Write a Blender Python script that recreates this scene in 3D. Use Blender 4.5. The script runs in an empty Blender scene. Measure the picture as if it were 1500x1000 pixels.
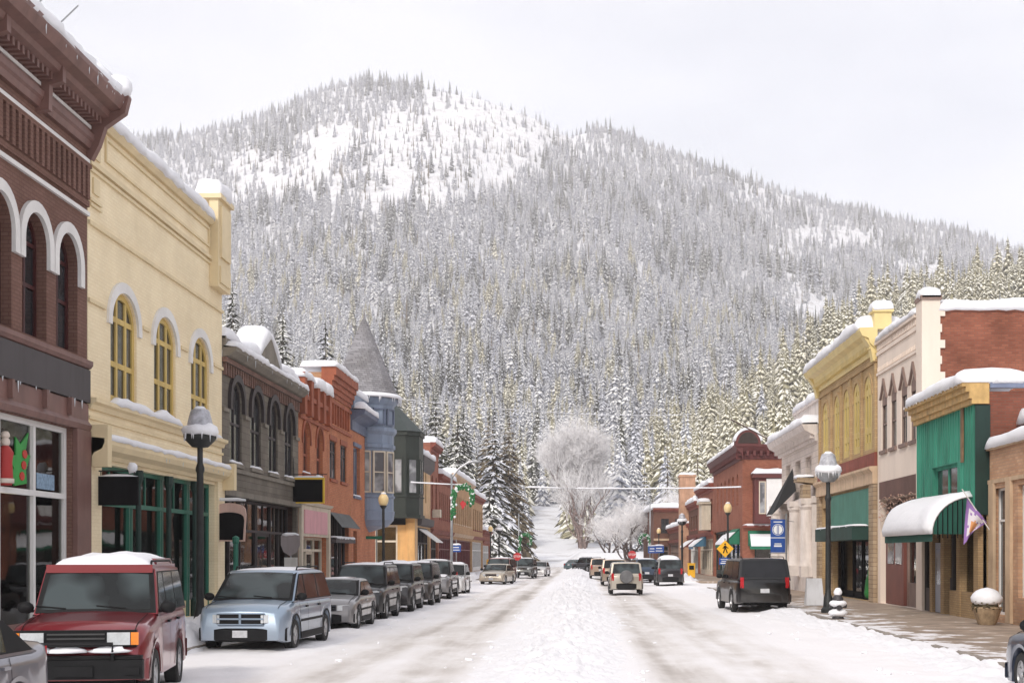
import bpy, bmesh, math, random
from mathutils import Vector, Matrix, noise
R = math.radians
rnd = random.Random(11)
scene = bpy.context.scene
COL = scene.collection

# ------------------------------------------------------------------ camera
CH = 2.1          # eye height above the street
cd = bpy.data.cameras.new("camera")
cam = bpy.data.objects.new("camera", cd)
COL.objects.link(cam)
cam.location = (0, 0, CH)
cam.rotation_euler = (R(90), 0, 0)
cd.sensor_width = 36
cd.lens = 36 * 2000 / 1500
cd.shift_x = -100 / 1500
cd.shift_y = 312 / 1500
cd.clip_start = 0.3
cd.clip_end = 9000
scene.camera = cam

# ------------------------------------------------------------------ world
SUN_EL, SUN_AZ = R(36), R(200)     # azimuth clockwise from +Y: behind and to the left of the camera
w = bpy.data.worlds.new("World"); scene.world = w; w.use_nodes = True
nt = w.node_tree; nt.nodes.clear()
def wn(t, **k):
    n = nt.nodes.new(t)
    for a, b in k.items(): setattr(n, a, b)
    return n
out = wn('ShaderNodeOutputWorld'); add = wn('ShaderNodeAddShader')
sky = wn('ShaderNodeTexSky', sky_type='NISHITA', sun_disc=False)
sky.sun_elevation = SUN_EL; sky.sun_rotation = SUN_AZ
b1 = wn('ShaderNodeBackground'); b1.inputs[1].default_value = 0.05
b2 = wn('ShaderNodeBackground'); b2.inputs[1].default_value = .86
tc = wn('ShaderNodeTexCoord'); mp = wn('ShaderNodeMapping'); mp.inputs['Scale'].default_value = (1.0, 1.0, 2.6)
nz = wn('ShaderNodeTexNoise'); nz.inputs['Scale'].default_value = 1.7; nz.inputs['Detail'].default_value = 6; nz.inputs['Roughness'].default_value = .55
cr = wn('ShaderNodeValToRGB')
cr.color_ramp.elements[0].position = .36; cr.color_ramp.elements[0].color = (.68, .665, .68, 1)
cr.color_ramp.elements[1].position = .64; cr.color_ramp.elements[1].color = (1.0, .955, .935, 1)
L = nt.links.new
L(tc.outputs['Generated'], mp.inputs[0]); L(mp.outputs[0], nz.inputs['Vector']); L(nz.outputs['Fac'], cr.inputs[0])
L(cr.outputs[0], b2.inputs[0]); L(sky.outputs[0], b1.inputs[0])
L(b1.outputs[0], add.inputs[0]); L(b2.outputs[0], add.inputs[1]); L(add.outputs[0], out.inputs[0])

sd = bpy.data.lights.new("sun", 'SUN'); so = bpy.data.objects.new("sun", sd); COL.objects.link(so)
sd.energy = 2.0; sd.angle = R(10); sd.color = (1, .95, .87)
dv = Vector((math.sin(SUN_AZ) * math.cos(SUN_EL), math.cos(SUN_AZ) * math.cos(SUN_EL), math.sin(SUN_EL)))
so.rotation_euler = (-dv).to_track_quat('-Z', 'Y').to_euler()
scene.view_settings.view_transform = 'Standard'; scene.view_settings.look = 'None'
scene.view_settings.exposure = 0.18; scene.view_settings.gamma = 1
scene.render.engine = 'CYCLES'
scene.cycles.max_bounces = 6; scene.cycles.transparent_max_bounces = 12; scene.cycles.volume_bounces = 1

# ------------------------------------------------------------------ materials
def lin(c):
    g_ = .3 * c[0] + .59 * c[1] + .11 * c[2]; c = [x + (g_ - x) * .13 for x in c]
    return tuple(((x / 255) / 12.92 if x / 255 <= .04045 else ((x / 255 + .055) / 1.055) ** 2.4) for x in c)
MATS = {}
def newmat(name):
    m = bpy.data.materials.new(name); m.use_nodes = True
    t = m.node_tree; b = t.nodes['Principled BSDF']
    return m, t, b
def M(name, col, rough=.7, var=.18, scale=1.2, bump=0.0, metal=0.0, spec=.4, coord='pos', streak=False, coat=0, fine=.0, emis=None):
    """plain paint / stone / metal with two octaves of real unevenness (dirt, fading)"""
    if name in MATS: return MATS[name]
    m, t, b = newmat(name)
    N = t.nodes.new; K = t.links.new
    if coord == 'pos':
        g = N('ShaderNodeNewGeometry'); vec = g.outputs['Position']
    else:
        g = N('ShaderNodeTexCoord'); vec = g.outputs['Object']
    mpn = N('ShaderNodeMapping'); mpn.inputs['Scale'].default_value = (1, 1, .18) if streak else (1, 1, 1)
    K(vec, mpn.inputs[0])
    n1 = N('ShaderNodeTexNoise'); n1.inputs['Scale'].default_value = scale; n1.inputs['Detail'].default_value = 7; n1.inputs['Roughness'].default_value = .6
    K(mpn.outputs[0], n1.inputs['Vector'])
    rp = N('ShaderNodeValToRGB')
    lo = [max(0, c * (1 - var * 1.3)) for c in col]; hi = [min(1, c * (1 + var)) for c in col]
    rp.color_ramp.elements[0].position = .3; rp.color_ramp.elements[1].position = .7
    rp.color_ramp.elements[0].color = (*lo, 1); rp.color_ramp.elements[1].color = (*hi, 1)
    K(n1.outputs['Fac'], rp.inputs[0])
    if coord == 'pos' and var < .5 and max(col) < .7:
        mg = N('ShaderNodeMapping'); mg.inputs['Scale'].default_value = (1.6, 1.6, .22); K(vec, mg.inputs[0])      # weather stains running down
        n3 = N('ShaderNodeTexNoise'); n3.inputs['Scale'].default_value = 1.7; n3.inputs['Detail'].default_value = 9; n3.inputs['Roughness'].default_value = .7; K(mg.outputs[0], n3.inputs['Vector'])
        r3 = N('ShaderNodeValToRGB'); r3.color_ramp.elements[0].position = .34; r3.color_ramp.elements[0].color = (.74, .72, .70, 1); r3.color_ramp.elements[1].position = .52; r3.color_ramp.elements[1].color = (1, 1, 1, 1); K(n3.outputs['Fac'], r3.inputs[0])
        m3 = N('ShaderNodeMix'); m3.data_type = 'RGBA'; m3.blend_type = 'MULTIPLY'; m3.inputs[0].default_value = .8; K(rp.outputs[0], m3.inputs[6]); K(r3.outputs[0], m3.inputs[7]); K(m3.outputs[2], b.inputs['Base Color'])
    else: K(rp.outputs[0], b.inputs['Base Color'])
    b.inputs['Roughness'].default_value = rough; b.inputs['Metallic'].default_value = metal
    b.inputs['Specular IOR Level'].default_value = spec
    if coat: b.inputs['Coat Weight'].default_value = coat; b.inputs['Coat Roughness'].default_value = .05
    if bump:
        n2 = N('ShaderNodeTexNoise'); n2.inputs['Scale'].default_value = 25; n2.inputs['Detail'].default_value = 4
        K(vec, n2.inputs['Vector'])
        bp = N('ShaderNodeBump'); bp.inputs['Strength'].default_value = bump; bp.inputs['Distance'].default_value = .02
        K(n2.outputs['Fac'], bp.inputs['Height']); K(bp.outputs[0], b.inputs['Normal'])
    if emis:
        b.inputs['Emission Color'].default_value = (*emis[0], 1); b.inputs['Emission Strength'].default_value = emis[1]
    MATS[name] = m
    return m
def BR(name, c1, c2, mortar, size=.22, wear=.35, paint=None):
    """brickwork: brick courses laid on x+y / z, uneven firing and weathering"""
    if name in MATS: return MATS[name]
    m, t, b = newmat(name); N = t.nodes.new; K = t.links.new
    g = N('ShaderNodeNewGeometry'); sx = N('ShaderNodeSeparateXYZ'); K(g.outputs['Position'], sx.inputs[0])
    ad = N('ShaderNodeMath'); K(sx.outputs[0], ad.inputs[0]); K(sx.outputs[1], ad.inputs[1])
    cb = N('ShaderNodeCombineXYZ'); K(ad.outputs[0], cb.inputs[0]); K(sx.outputs[2], cb.inputs[1])
    bt = N('ShaderNodeTexBrick'); bt.inputs['Scale'].default_value = 1; bt.inputs['Brick Width'].default_value = size
    bt.inputs['Row Height'].default_value = size * .36; bt.inputs['Mortar Size'].default_value = .012
    bt.inputs['Mortar Smooth'].default_value = .3; bt.inputs['Bias'].default_value = 0
    bt.inputs['Color1'].default_value = (*c1, 1); bt.inputs['Color2'].default_value = (*c2, 1); bt.inputs['Mortar'].default_value = (*mortar, 1)
    K(cb.outputs[0], bt.inputs['Vector'])
    n1 = N('ShaderNodeTexNoise'); n1.inputs['Scale'].default_value = .8; n1.inputs['Detail'].default_value = 8; K(g.outputs['Position'], n1.inputs['Vector'])
    rp = N('ShaderNodeValToRGB'); rp.color_ramp.elements[0].position = .3; rp.color_ramp.elements[1].position = .72
    a = 1 - wear; rp.color_ramp.elements[0].color = (a, a * .98, a * .96, 1); rp.color_ramp.elements[1].color = (1.0, 1.0, 1.0, 1)
    K(n1.outputs['Fac'], rp.inputs[0])
    mx = N('ShaderNodeMix'); mx.data_type = 'RGBA'; mx.blend_type = 'MULTIPLY'; mx.inputs[0].default_value = 1
    K(bt.outputs['Color'], mx.inputs[6]); K(rp.outputs[0], mx.inputs[7]); K(mx.outputs[2], b.inputs['Base Color'])
    bp = N('ShaderNodeBump'); bp.inputs['Strength'].default_value = .5; bp.inputs['Distance'].default_value = .01; bp.invert = True
    K(bt.outputs['Fac'], bp.inputs['Height']); K(bp.outputs[0], b.inputs['Normal'])
    b.inputs['Roughness'].default_value = .85; b.inputs['Specular IOR Level'].default_value = .2
    MATS[name] = m
    return m
def glossglass(name, tint, see, noisecol=None, rough=.03):
    """window glass: lets some of the room through, mirrors the street at grazing angles"""
    if name in MATS: return MATS[name]
    m, t, b = newmat(name); N = t.nodes.new; K = t.links.new
    o = t.nodes['Material Output']
    b.inputs['Base Color'].default_value = (*tint, 1); b.inputs['Roughness'].default_value = rough; b.inputs['Specular IOR Level'].default_value = .6
    if noisecol:
        g = N('ShaderNodeNewGeometry'); n1 = N('ShaderNodeTexNoise'); n1.inputs['Scale'].default_value = 1.1; n1.inputs['Detail'].default_value = 2
        K(g.outputs['Position'], n1.inputs['Vector'])
        rp = N('ShaderNodeValToRGB'); rp.color_ramp.elements[0].position = .45; rp.color_ramp.elements[1].position = .62
        rp.color_ramp.elements[0].color = (*tint, 1); rp.color_ramp.elements[1].color = (*noisecol, 1)
        K(n1.outputs['Fac'], rp.inputs[0]); K(rp.outputs[0], b.inputs['Base Color'])
    g2 = N('ShaderNodeNewGeometry'); n2 = N('ShaderNodeTexNoise'); n2.inputs['Scale'].default_value = .9; K(g2.outputs['Position'], n2.inputs['Vector'])
    bp = N('ShaderNodeBump'); bp.inputs['Strength'].default_value = .12; bp.inputs['Distance'].default_value = .03; K(n2.outputs['Fac'], bp.inputs['Height']); K(bp.outputs[0], b.inputs['Normal'])
    if see > 0:
        tr = N('ShaderNodeBsdfTransparent'); tr.inputs[0].default_value = (.86, .9, .87, 1)
        gl = N('ShaderNodeBsdfGlossy'); gl.inputs['Roughness'].default_value = rough; K(bp.outputs[0], gl.inputs['Normal'])
        fr = N('ShaderNodeFresnel'); fr.inputs[0].default_value = 1.5
        ma = N('ShaderNodeMath'); ma.operation = 'MAXIMUM'; K(fr.outputs[0], ma.inputs[0]); ma.inputs[1].default_value = 1 - see
        mx = N('ShaderNodeMixShader'); K(ma.outputs[0], mx.inputs[0]); K(tr.outputs[0], mx.inputs[1]); K(gl.outputs[0], mx.inputs[2]); K(mx.outputs[0], o.inputs[0])
    MATS[name] = m
    return m
def snowmat(name='snow', col=(.80, .80, .83), rough=.65, lump=.5):
    if name in MATS: return MATS[name]
    m, t, b = newmat(name); N = t.nodes.new; K = t.links.new
    g = N('ShaderNodeNewGeometry'); n = N('ShaderNodeTexNoise'); n.inputs['Scale'].default_value = 5; n.inputs['Detail'].default_value = 8; n.inputs['Roughness'].default_value = .6
    K(g.outputs['Position'], n.inputs['Vector'])
    bp = N('ShaderNodeBump'); bp.inputs['Strength'].default_value = lump; bp.inputs['Distance'].default_value = .05
    K(n.outputs['Fac'], bp.inputs['Height']); K(bp.outputs[0], b.inputs['Normal'])
    b.inputs['Base Color'].default_value = (*col, 1); b.inputs['Roughness'].default_value = rough; b.inputs['Specular IOR Level'].default_value = .3
    MATS[name] = m
    return m
SNOW = snowmat()

# ------------------------------------------------------------------ mesh helpers
class Fr:
    """a wall's own axes: u along it, v up, d out of it"""
    def __init__(s, o, u, n): s.o = Vector(o); s.u = Vector(u); s.n = Vector(n)
    def pt(s, u, v, d=0): return s.o + s.u * u + Vector((0, 0, v)) + s.n * d
    def off(s, d): return Fr(s.o + s.n * d, s.u, s.n)
WORLD = Fr((0, 0, 0), (1, 0, 0), (0, -1, 0))
XL, XR = -12.3, 12.1
FL = Fr((XL, 0, 0), (0, 1, 0), (1, 0, 0))
FRt = Fr((XR, 0, 0), (0, 1, 0), (-1, 0, 0))
def facing(y, x=0): return Fr((x, y, 0), (1, 0, 0), (0, -1, 0))
CUR = {'org': Vector((0, 0, 0)), 'root': None}
class MB:
    def __init__(s, fr=None): s.v = []; s.f = []; s.mi = []; s.fr = fr; s.k = 0
    def add(s, vs, fs):
        n = len(s.v); s.v += [Vector(p) for p in vs]; s.f += [tuple(i + n for i in f) for f in fs]; s.mi += [s.k] * len(fs)
        return s
    def box(s, u0, u1, v0, v1, d0, d1):
        p = s.fr.pt if s.fr else (lambda a, b, c: Vector((a, c, b)))
        vs = [p(u, v, d) for u in (u0, u1) for v in (v0, v1) for d in (d0, d1)]
        return s.add(vs, [(0, 1, 3, 2), (4, 6, 7, 5), (0, 4, 5, 1), (2, 3, 7, 6), (0, 2, 6, 4), (1, 5, 7, 3)])
    def bx(s, c, sz, rz=0):
        x, y, z = c; a, b, h = sz[0] / 2, sz[1] / 2, sz[2] / 2; ca, sa = math.cos(rz), math.sin(rz)
        vs = [(x + i * a * ca - j * b * sa, y + i * a * sa + j * b * ca, z + k * h) for i in (-1, 1) for j in (-1, 1) for k in (-1, 1)]
        return s.add(vs, [(0, 1, 3, 2), (4, 6, 7, 5), (0, 4, 5, 1), (2, 3, 7, 6), (0, 2, 6, 4), (1, 5, 7, 3)])
    def prism(s, pts, d0, d1):
        """closed outline in the frame's (u, v), pushed from d0 to d1"""
        n = len(pts); p = s.fr.pt
        vs = [p(u, v, d0) for u, v in pts] + [p(u, v, d1) for u, v in pts]
        return s.add(vs, [tuple(range(n)), tuple(range(2 * n - 1, n - 1, -1))] + [(i, (i + 1) % n, n + (i + 1) % n, n + i) for i in range(n)])
    def ring(s, a, b, d0, d1, close=True):
        """band between two outlines with the same number of points"""
        n = len(a); p = s.fr.pt
        vs = [p(u, v, d) for d in (d0, d1) for q in (a, b) for u, v in q]
        fs = []
        for i in range(n if close else n - 1):
            j = (i + 1) % n
            fs += [(2 * n + i, 2 * n + j, 3 * n + j, 3 * n + i), (i, n + i, n + j, j), (i, j, 2 * n + j, 2 * n + i), (n + i, 3 * n + i, 3 * n + j, n + j)]
        if not close: fs += [(0, n, 3 * n, 2 * n), (n - 1, 3 * n - 1, 4 * n - 1, 2 * n - 1)]
        return s.add(vs, fs)
    def sweep(s, prof, u0, u1):
        """cornice: a (d, v) profile run along u"""
        n = len(prof); p = s.fr.pt
        vs = [p(u0, v, d) for d, v in prof] + [p(u1, v, d) for d, v in prof]
        return s.add(vs, [tuple(range(n)), tuple(range(2 * n - 1, n - 1, -1))] + [(i, (i + 1) % n, n + (i + 1) % n, n + i) for i in range(n)])
    def lathe(s, prof, c=(0, 0, 0), n=16, ang0=0, axis='z'):
        vs = []; fs = []; k = len(prof)
        for i in range(n):
            a = ang0 + 2 * math.pi * i / n
            for r, z in prof:
                if axis == 'z': vs.append((c[0] + r * math.cos(a), c[1] + r * math.sin(a), c[2] + z))
                elif axis == 'x': vs.append((c[0] + z, c[1] + r * math.cos(a), c[2] + r * math.sin(a)))
                else: vs.append((c[0] + r * math.cos(a), c[1] + z, c[2] + r * math.sin(a)))
        for i in range(n):
            j = (i + 1) % n
            for q in range(k - 1): fs.append((i * k + q, j * k + q, j * k + q + 1, i * k + q + 1))
        if prof[0][0] > 1e-4: fs.append(tuple(i * k for i in range(n)))
        if prof[-1][0] > 1e-4: fs.append(tuple(i * k + k - 1 for i in range(n)))
        return s.add(vs, fs)
    def tube(s, pts, rad, n=8):
        pts = [Vector(p) for p in pts]; vs = []; fs = []
        if not hasattr(rad, '__len__'): rad = [rad] * len(pts)
        up = Vector((0, 0, 1))
        for i, p in enumerate(pts):
            t = (pts[min(i + 1, len(pts) - 1)] - pts[max(i - 1, 0)]).normalized()
            a = t.cross(up if abs(t.z) < .95 else Vector((1, 0, 0))).normalized(); b = t.cross(a)
            for k in range(n):
                q = 2 * math.pi * k / n
                vs.append(p + (a * math.cos(q) + b * math.sin(q)) * rad[i])
        for i in range(len(pts) - 1):
            for k in range(n):
                j = (k + 1) % n; fs.append((i * n + k, i * n + j, (i + 1) * n + j, (i + 1) * n + k))
        fs.append(tuple(range(n))); fs.append(tuple((len(pts) - 1) * n + k for k in range(n)))
        return s.add(vs, fs)
    def blob(s, c, r, seed=0, n=10, m=6, lump=.25, zmin=None):
        vs = []; fs = []
        for j in range(m + 1):
            th = math.pi * j / m
            for i in range(n):
                ph = 2 * math.pi * i / n
                d = Vector((math.sin(th) * math.cos(ph), math.sin(th) * math.sin(ph), math.cos(th)))
                k = 1 + lump * noise.noise(d * 1.6 + Vector((seed * 3.7, seed, 0)))
                z = c[2] + d.z * r[2] * k
                if zmin is not None: z = max(z, zmin)
                vs.append((c[0] + d.x * r[0] * k, c[1] + d.y * r[1] * k, z))
        for j in range(m):
            for i in range(n):
                q = (i + 1) % n; fs.append((j * n + i, j * n + q, (j + 1) * n + q, (j + 1) * n + i))
        return s.add(vs, fs)
    def roll(s, u0, u1, d0, d1, v, h, seed=0, lip=.05, step=.3, slope=None, wob=.35):
        """a bank of snow lying on a ledge: rounded section, uneven along its length"""
        fr = s.fr; L_ = abs(u1 - u0); n = max(4, int(L_ / step)); K = 10; vs = []; fs = []
        dc, hw = (d0 + d1) / 2, abs(d1 - d0) / 2
        for i in range(n + 1):
            t = i / n; u = u0 + (u1 - u0) * t
            e = min(t, 1 - t) * L_; tp = min(1, math.sqrt(max(.02, 1 - (1 - min(1, e / max(.12, h * .8))) ** 2)))
            nz_ = noise.noise(Vector((u * .8, seed * 7.1, v))) + .5 * noise.noise(Vector((u * 2.6, seed * 3.1, v)))
            hh = h * (1 + wob * nz_) * tp; ww = hw * (1 + .06 * nz_) * (.9 + .1 * tp)
            vv = v + (slope(u) if slope else 0)
            for k in range(K + 1):
                a = math.pi * k / K; c_, s_ = math.cos(a), math.sin(a)
                x = math.copysign(abs(c_) ** .55, c_) * ww * (1 + .10 * noise.noise(Vector((u * 1.9, k * .9, seed)))); y = abs(s_) ** .6 * hh * (1 + .16 * noise.noise(Vector((u * 1.3, k * .45, seed + 9))))
                if k in (0, K): y = -lip * (1 + 1.6 * max(-.5, noise.noise(Vector((u * 3.3, seed, k)))))
                vs.append(fr.pt(u, vv + y, dc + x))
        for i in range(n):
            for k in range(K): fs.append((i * (K + 1) + k, i * (K + 1) + k + 1, (i + 1) * (K + 1) + k + 1, (i + 1) * (K + 1) + k))
            fs.append((i * (K + 1), (i + 1) * (K + 1), (i + 1) * (K + 1) + K, i * (K + 1) + K))
        fs.append(tuple(range(K + 1))); fs.append(tuple(n * (K + 1) + k for k in range(K + 1)))
        return s.add(vs, fs)
    def build(s, name, mats, parent=None, smooth=False, local=False, split=None):
        me = bpy.data.meshes.new(name)
        o = Vector((0, 0, 0)) if local else CUR['org']
        me.from_pydata([tuple(p - o) for p in s.v], [], s.f)
        if not isinstance(mats, (list, tuple)): mats = [mats]
        for m in mats: me.materials.append(m)
        me.polygons.foreach_set('material_index', s.mi)
        bm = bmesh.new(); bm.from_mesh(me)
        bmesh.ops.recalc_face_normals(bm, faces=bm.faces); bm.to_mesh(me); bm.free()
        if smooth:
            me.polygons.foreach_set('use_smooth', [True] * len(me.polygons))
            if split: me.set_sharp_from_angle(angle=R(split))
        ob = bpy.data.objects.new(name, me); COL.objects.link(ob)
        if parent is None and not local: parent = CUR['root']
        if parent is not None: ob.parent = parent
        return ob
def tag(o, label=None, cat=None, group=None, kind=None):
    if label: o['label'] = label
    if cat: o['category'] = cat
    if group: o['group'] = group
    if kind: o['kind'] = kind
    return o
def begin(name, loc, label, cat, group=None):
    """start a thing: an Empty at its base; every mesh built until the next begin() is its part"""
    e = bpy.data.objects.new(name, None); COL.objects.link(e); e.location = loc; e.empty_display_size = .3
    CUR['org'] = Vector(loc); CUR['root'] = e
    return tag(e, label, cat, group)
def local(name, label, cat, group=None):
    e = bpy.data.objects.new(name, None); COL.objects.link(e); CUR['org'] = Vector((0, 0, 0)); CUR['root'] = e
    return tag(e, label, cat, group)
def kids(o): return [c for c in KID.get(o.name, [])]
def copy_tree(o, loc=None, rz=None, label=None, group=None):
    def rec(a, par):
        c = a.copy(); COL.objects.link(c)
        if par: c.parent = par
        for ch in [x for x in list(COL.objects) if x.parent == a]: rec(ch, c)
        return c
    c = rec(o, None)
    if loc is not None: c.location = loc
    if rz is not None: c.rotation_euler = (0, 0, rz)
    if label: c['label'] = label
    if group: c['group'] = group
    return c
def ss(a, b, x):
    t = max(0, min(1, (x - a) / (b - a))); return t * t * (3 - 2 * t)
def interp(tab, x):
    if x <= tab[0][0]: return tab[0][1]
    for (a, p), (b, q) in zip(tab, tab[1:]):
        if x <= b: return p + (q - p) * (x - a) / (b - a)
    return tab[-1][1]
# ------------------------------------------------------------------ ground, road, hills
def fbm(x, y, s, o=4, seed=0):
    return noise.fractal(Vector((x / s, y / s, seed)), 1.0, 2.0, o)
def heightmesh(xs, ys, f, name, mat, kind, label=None, cat=None, smooth=True):
    nx, ny = len(xs), len(ys); vs = [(x, y, f(x, y)) for y in ys for x in xs]
    fs = [(j * nx + i, j * nx + i + 1, (j + 1) * nx + i + 1, (j + 1) * nx + i) for j in range(ny - 1) for i in range(nx - 1)]
    me = bpy.data.meshes.new(name); me.from_pydata(vs, [], fs); me.materials.append(mat)
    if smooth: me.polygons.foreach_set('use_smooth', [True] * len(fs))
    o = bpy.data.objects.new(name, me); COL.objects.link(o); return tag(o, label, cat, kind=kind)
def rng(a, b, n): return [a + (b - a) * i / (n - 1) for i in range(n)]
def grow(a, b, k):
    r = [a]
    while r[-1] < b: r.append(r[-1] + max(.05, r[-1] * k))
    return r
END = 240.0
# skyline of the ground (tree tops stand above it): column tan -> elevation tan at 2200 m
_sky = [(-400, 240), (0, 225), (190, 208), (270, 200), (350, 182), (420, 158), (440, 146), (490, 126), (540, 122), (620, 128), (700, 142), (780, 170), (830, 200), (870, 190), (920, 200), (1000, 230), (1100, 268), (1200, 298), (1300, 320), (1400, 338), (1500, 372), (1800, 450), (2400, 560)]
SKY = [((p - 850) / 2000, (812 - y) / 2000) for p, y in _sky]
PROF = [(240, 0), (300, .03), (420, .105), (750, .31), (1250, .55), (1700, .78), (2200, 1.0), (2600, .93), (3400, .6)]
_near = [(900, 780), (960, 735), (1000, 700), (1100, 620), (1200, 535), (1300, 475), (1400, 447), (1500, 432), (1900, 400)]
NEAR = [((p - 850) / 2000, (812 - y) / 2000) for p, y in _near]
def land(x, y):
    if y < END: return -.06
    a = x / y
    e = interp(SKY, a) * interp(PROF, y)
    # spurs and gullies running down the face
    k = ss(420, 900, y) * (1 - ss(2000, 2200, y) * .7)
    e += k * (1 - .8 * ss(1500, 2100, y)) * (.013 * noise.noise(Vector((a * 14 + y * .0012, y * .0011, 3))) + .008 * noise.noise(Vector((a * 45, y * .003, 9))))
    if a > .0:
        n = interp(NEAR, a) * ss(.02, .08, a)
        b = n * ss(250, 600, y) * (1 - ss(640, 900, y))
        e = max(e, b) if b - e > .02 else (e + max(0, b - e + .02) ** 2 / .04 if b > e - .02 else e)
    return max(e * y + 0.0, -.06) 
land_mat, _t, _b = newmat('snowy_hill_ground')
_N = _t.nodes.new; _K = _t.links.new
_g = _N('ShaderNodeNewGeometry'); _n = _N('ShaderNodeTexNoise'); _n.inputs['Scale'].default_value = .09; _n.inputs['Detail'].default_value = 9; _n.inputs['Roughness'].default_value = .7
_K(_g.outputs['Position'], _n.inputs['Vector'])
_r = _N('ShaderNodeValToRGB'); _r.color_ramp.elements[0].position = .34; _r.color_ramp.elements[1].position = .5
_r.color_ramp.elements[0].color = (.52, .5, .49, 1); _r.color_ramp.elements[1].color = (.80, .80, .82, 1)
_K(_n.outputs['Fac'], _r.inputs[0]); _K(_r.outputs[0], _b.inputs['Base Color']); _b.inputs['Roughness'].default_value = .8; _b.inputs['Specular IOR Level'].default_value = .1
ys = grow(END - 12, 3400, .018)
vs = []; fs = []; cols = [-.85 + .0085 * i for i in range(201)]
for y in ys:
    for c in cols: vs.append((c * y, y, land(c * y, y)))
nc = len(cols)
for j in range(len(ys) - 1):
    for i in range(nc - 1): fs.append((j * nc + i, j * nc + i + 1, (j + 1) * nc + i + 1, (j + 1) * nc + i))
me = bpy.data.meshes.new('mountain'); me.from_pydata(vs, [], fs); me.materials.append(land_mat); me.polygons.foreach_set('use_smooth', [True] * len(fs))
mountain = bpy.data.objects.new('mountain', me); COL.objects.link(mountain); tag(mountain, kind='structure')
heightmesh(rng(-260, 260, 40), rng(-80, 262, 40), lambda x, y: -.08, 'ground', snowmat('ground_snow'), 'structure')

# the street: packed snow, brown slush where wheels run
road_mat, t_, b_ = newmat('packed_snow_road'); N_ = t_.nodes.new; K_ = t_.links.new
g_ = N_('ShaderNodeNewGeometry'); sp = N_('ShaderNodeSeparateXYZ'); K_(g_.outputs['Position'], sp.inputs[0])
def math_(op, a, b=None, c=None, clamp=False):
    n = N_('ShaderNodeMath'); n.operation = op; n.use_clamp = clamp
    for i, q in enumerate((a, b, c)):
        if q is None: continue
        if isinstance(q, (int, float)): n.inputs[i].default_value = q
        else: K_(q, n.inputs[i])
    return n.outputs[0]
def noise_(scale, sx_, sy_, det=6, rough=.6):
    m_ = N_('ShaderNodeMapping'); m_.inputs['Scale'].default_value = (sx_, sy_, 1); K_(g_.outputs['Position'], m_.inputs[0])
    n = N_('ShaderNodeTexNoise'); n.inputs['Scale'].default_value = scale; n.inputs['Detail'].default_value = det; n.inputs['Roughness'].default_value = rough
    K_(m_.outputs[0], n.inputs['Vector']); return n.outputs['Fac']
wob = math_('MULTIPLY', math_('SUBTRACT', noise_(1, .15, .035, 2), .5), 1.5)
xx = math_('ADD', sp.outputs[0], wob)
tot = None
for cx, wd, amp in ((-4.25, .42, .75), (-2.75, .5, 1.0), (1.75, .48, 1.0), (3.35, .5, .9), (4.3, .5, .4), (-5.2, .45, .4), (2.5, .9, .35), (-3.5, 1.0, .4)):
    dd = math_('DIVIDE', math_('SUBTRACT', xx, cx), wd)
    gg = math_('MULTIPLY', math_('POWER', 2.718, math_('MULTIPLY', math_('MULTIPLY', dd, dd), -1)), amp)
    tot = gg if tot is None else math_('ADD', tot, gg)
streak = noise_(1, 1.5, .05, 8, .55)
patch = noise_(1, .35, .05, 4)
blot = noise_(1, .9, .35, 8, .6)
grit = noise_(1, 7, 1.6, 6, .7)
f1 = math_('MULTIPLY', math_('MULTIPLY', tot, math_('ADD', math_('MULTIPLY', grit, .9), .55)), math_('MULTIPLY', math_('ADD', math_('MULTIPLY', streak, 1.7), -.25), math_('ADD', math_('MULTIPLY', math_('ADD', patch, blot), 2.1), -1.3)))
rp_ = N_('ShaderNodeValToRGB'); K_(f1, rp_.inputs[0]); el = rp_.color_ramp.elements
el[0].position = .06; el[0].color = (.83, .81, .82, 1); el[1].position = .95; el[1].color = (.36, .315, .275, 1)
e2 = el.new(.3); e2.color = (.70, .665, .645, 1); e3 = el.new(.58); e3.color = (.54, .495, .46, 1)
K_(rp_.outputs[0], b_.inputs['Base Color'])
rr = N_('ShaderNodeMapRange'); K_(f1, rr.inputs[0]); rr.inputs[3].default_value = .7; rr.inputs[4].default_value = .38; K_(rr.outputs[0], b_.inputs['Roughness'])
bmp = N_('ShaderNodeBump'); bmp.inputs['Strength'].default_value = .5; bmp.inputs['Distance'].default_value = .05
K_(math_('ADD', noise_(3, 1, .5, 9, .65), math_('MULTIPLY', streak, .5)), bmp.inputs['Height']); K_(bmp.outputs[0], b_.inputs['Normal'])
def rut(x, c, w): return math.exp(-((x - c) / w) ** 2)
def road_z(x, y):
    z = .035 * fbm(x * 1.3, y * .5, 1.6, 5) * (1 - .6 * rut(x, -3.4, 1.6) - .6 * rut(x, 2.4, 1.6))
    z -= .035 * (rut(x, -2.75, .35) + rut(x, -4.2, .35) + rut(x, 1.75, .35) + rut(x, 3.3, .35))
    z += .05 * ss(5.0, 6.4, abs(x)) * (1 + fbm(x, y, .9, 4, 5))
    return z
xs = sorted(set([round(v, 3) for v in rng(-9, 8.6, 150)]))
heightmesh(xs, grow(9, 262, .0075), road_z, 'road', road_mat, 'structure')
heightmesh(rng(-60, -9, 20), rng(82.5, 101, 14), lambda x, y: -.02, 'side_road', road_mat, 'structure')
heightmesh(rng(8.6, 60, 20), rng(82.5, 101, 14), lambda x, y: -.02, 'side_road', road_mat, 'structure')

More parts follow.
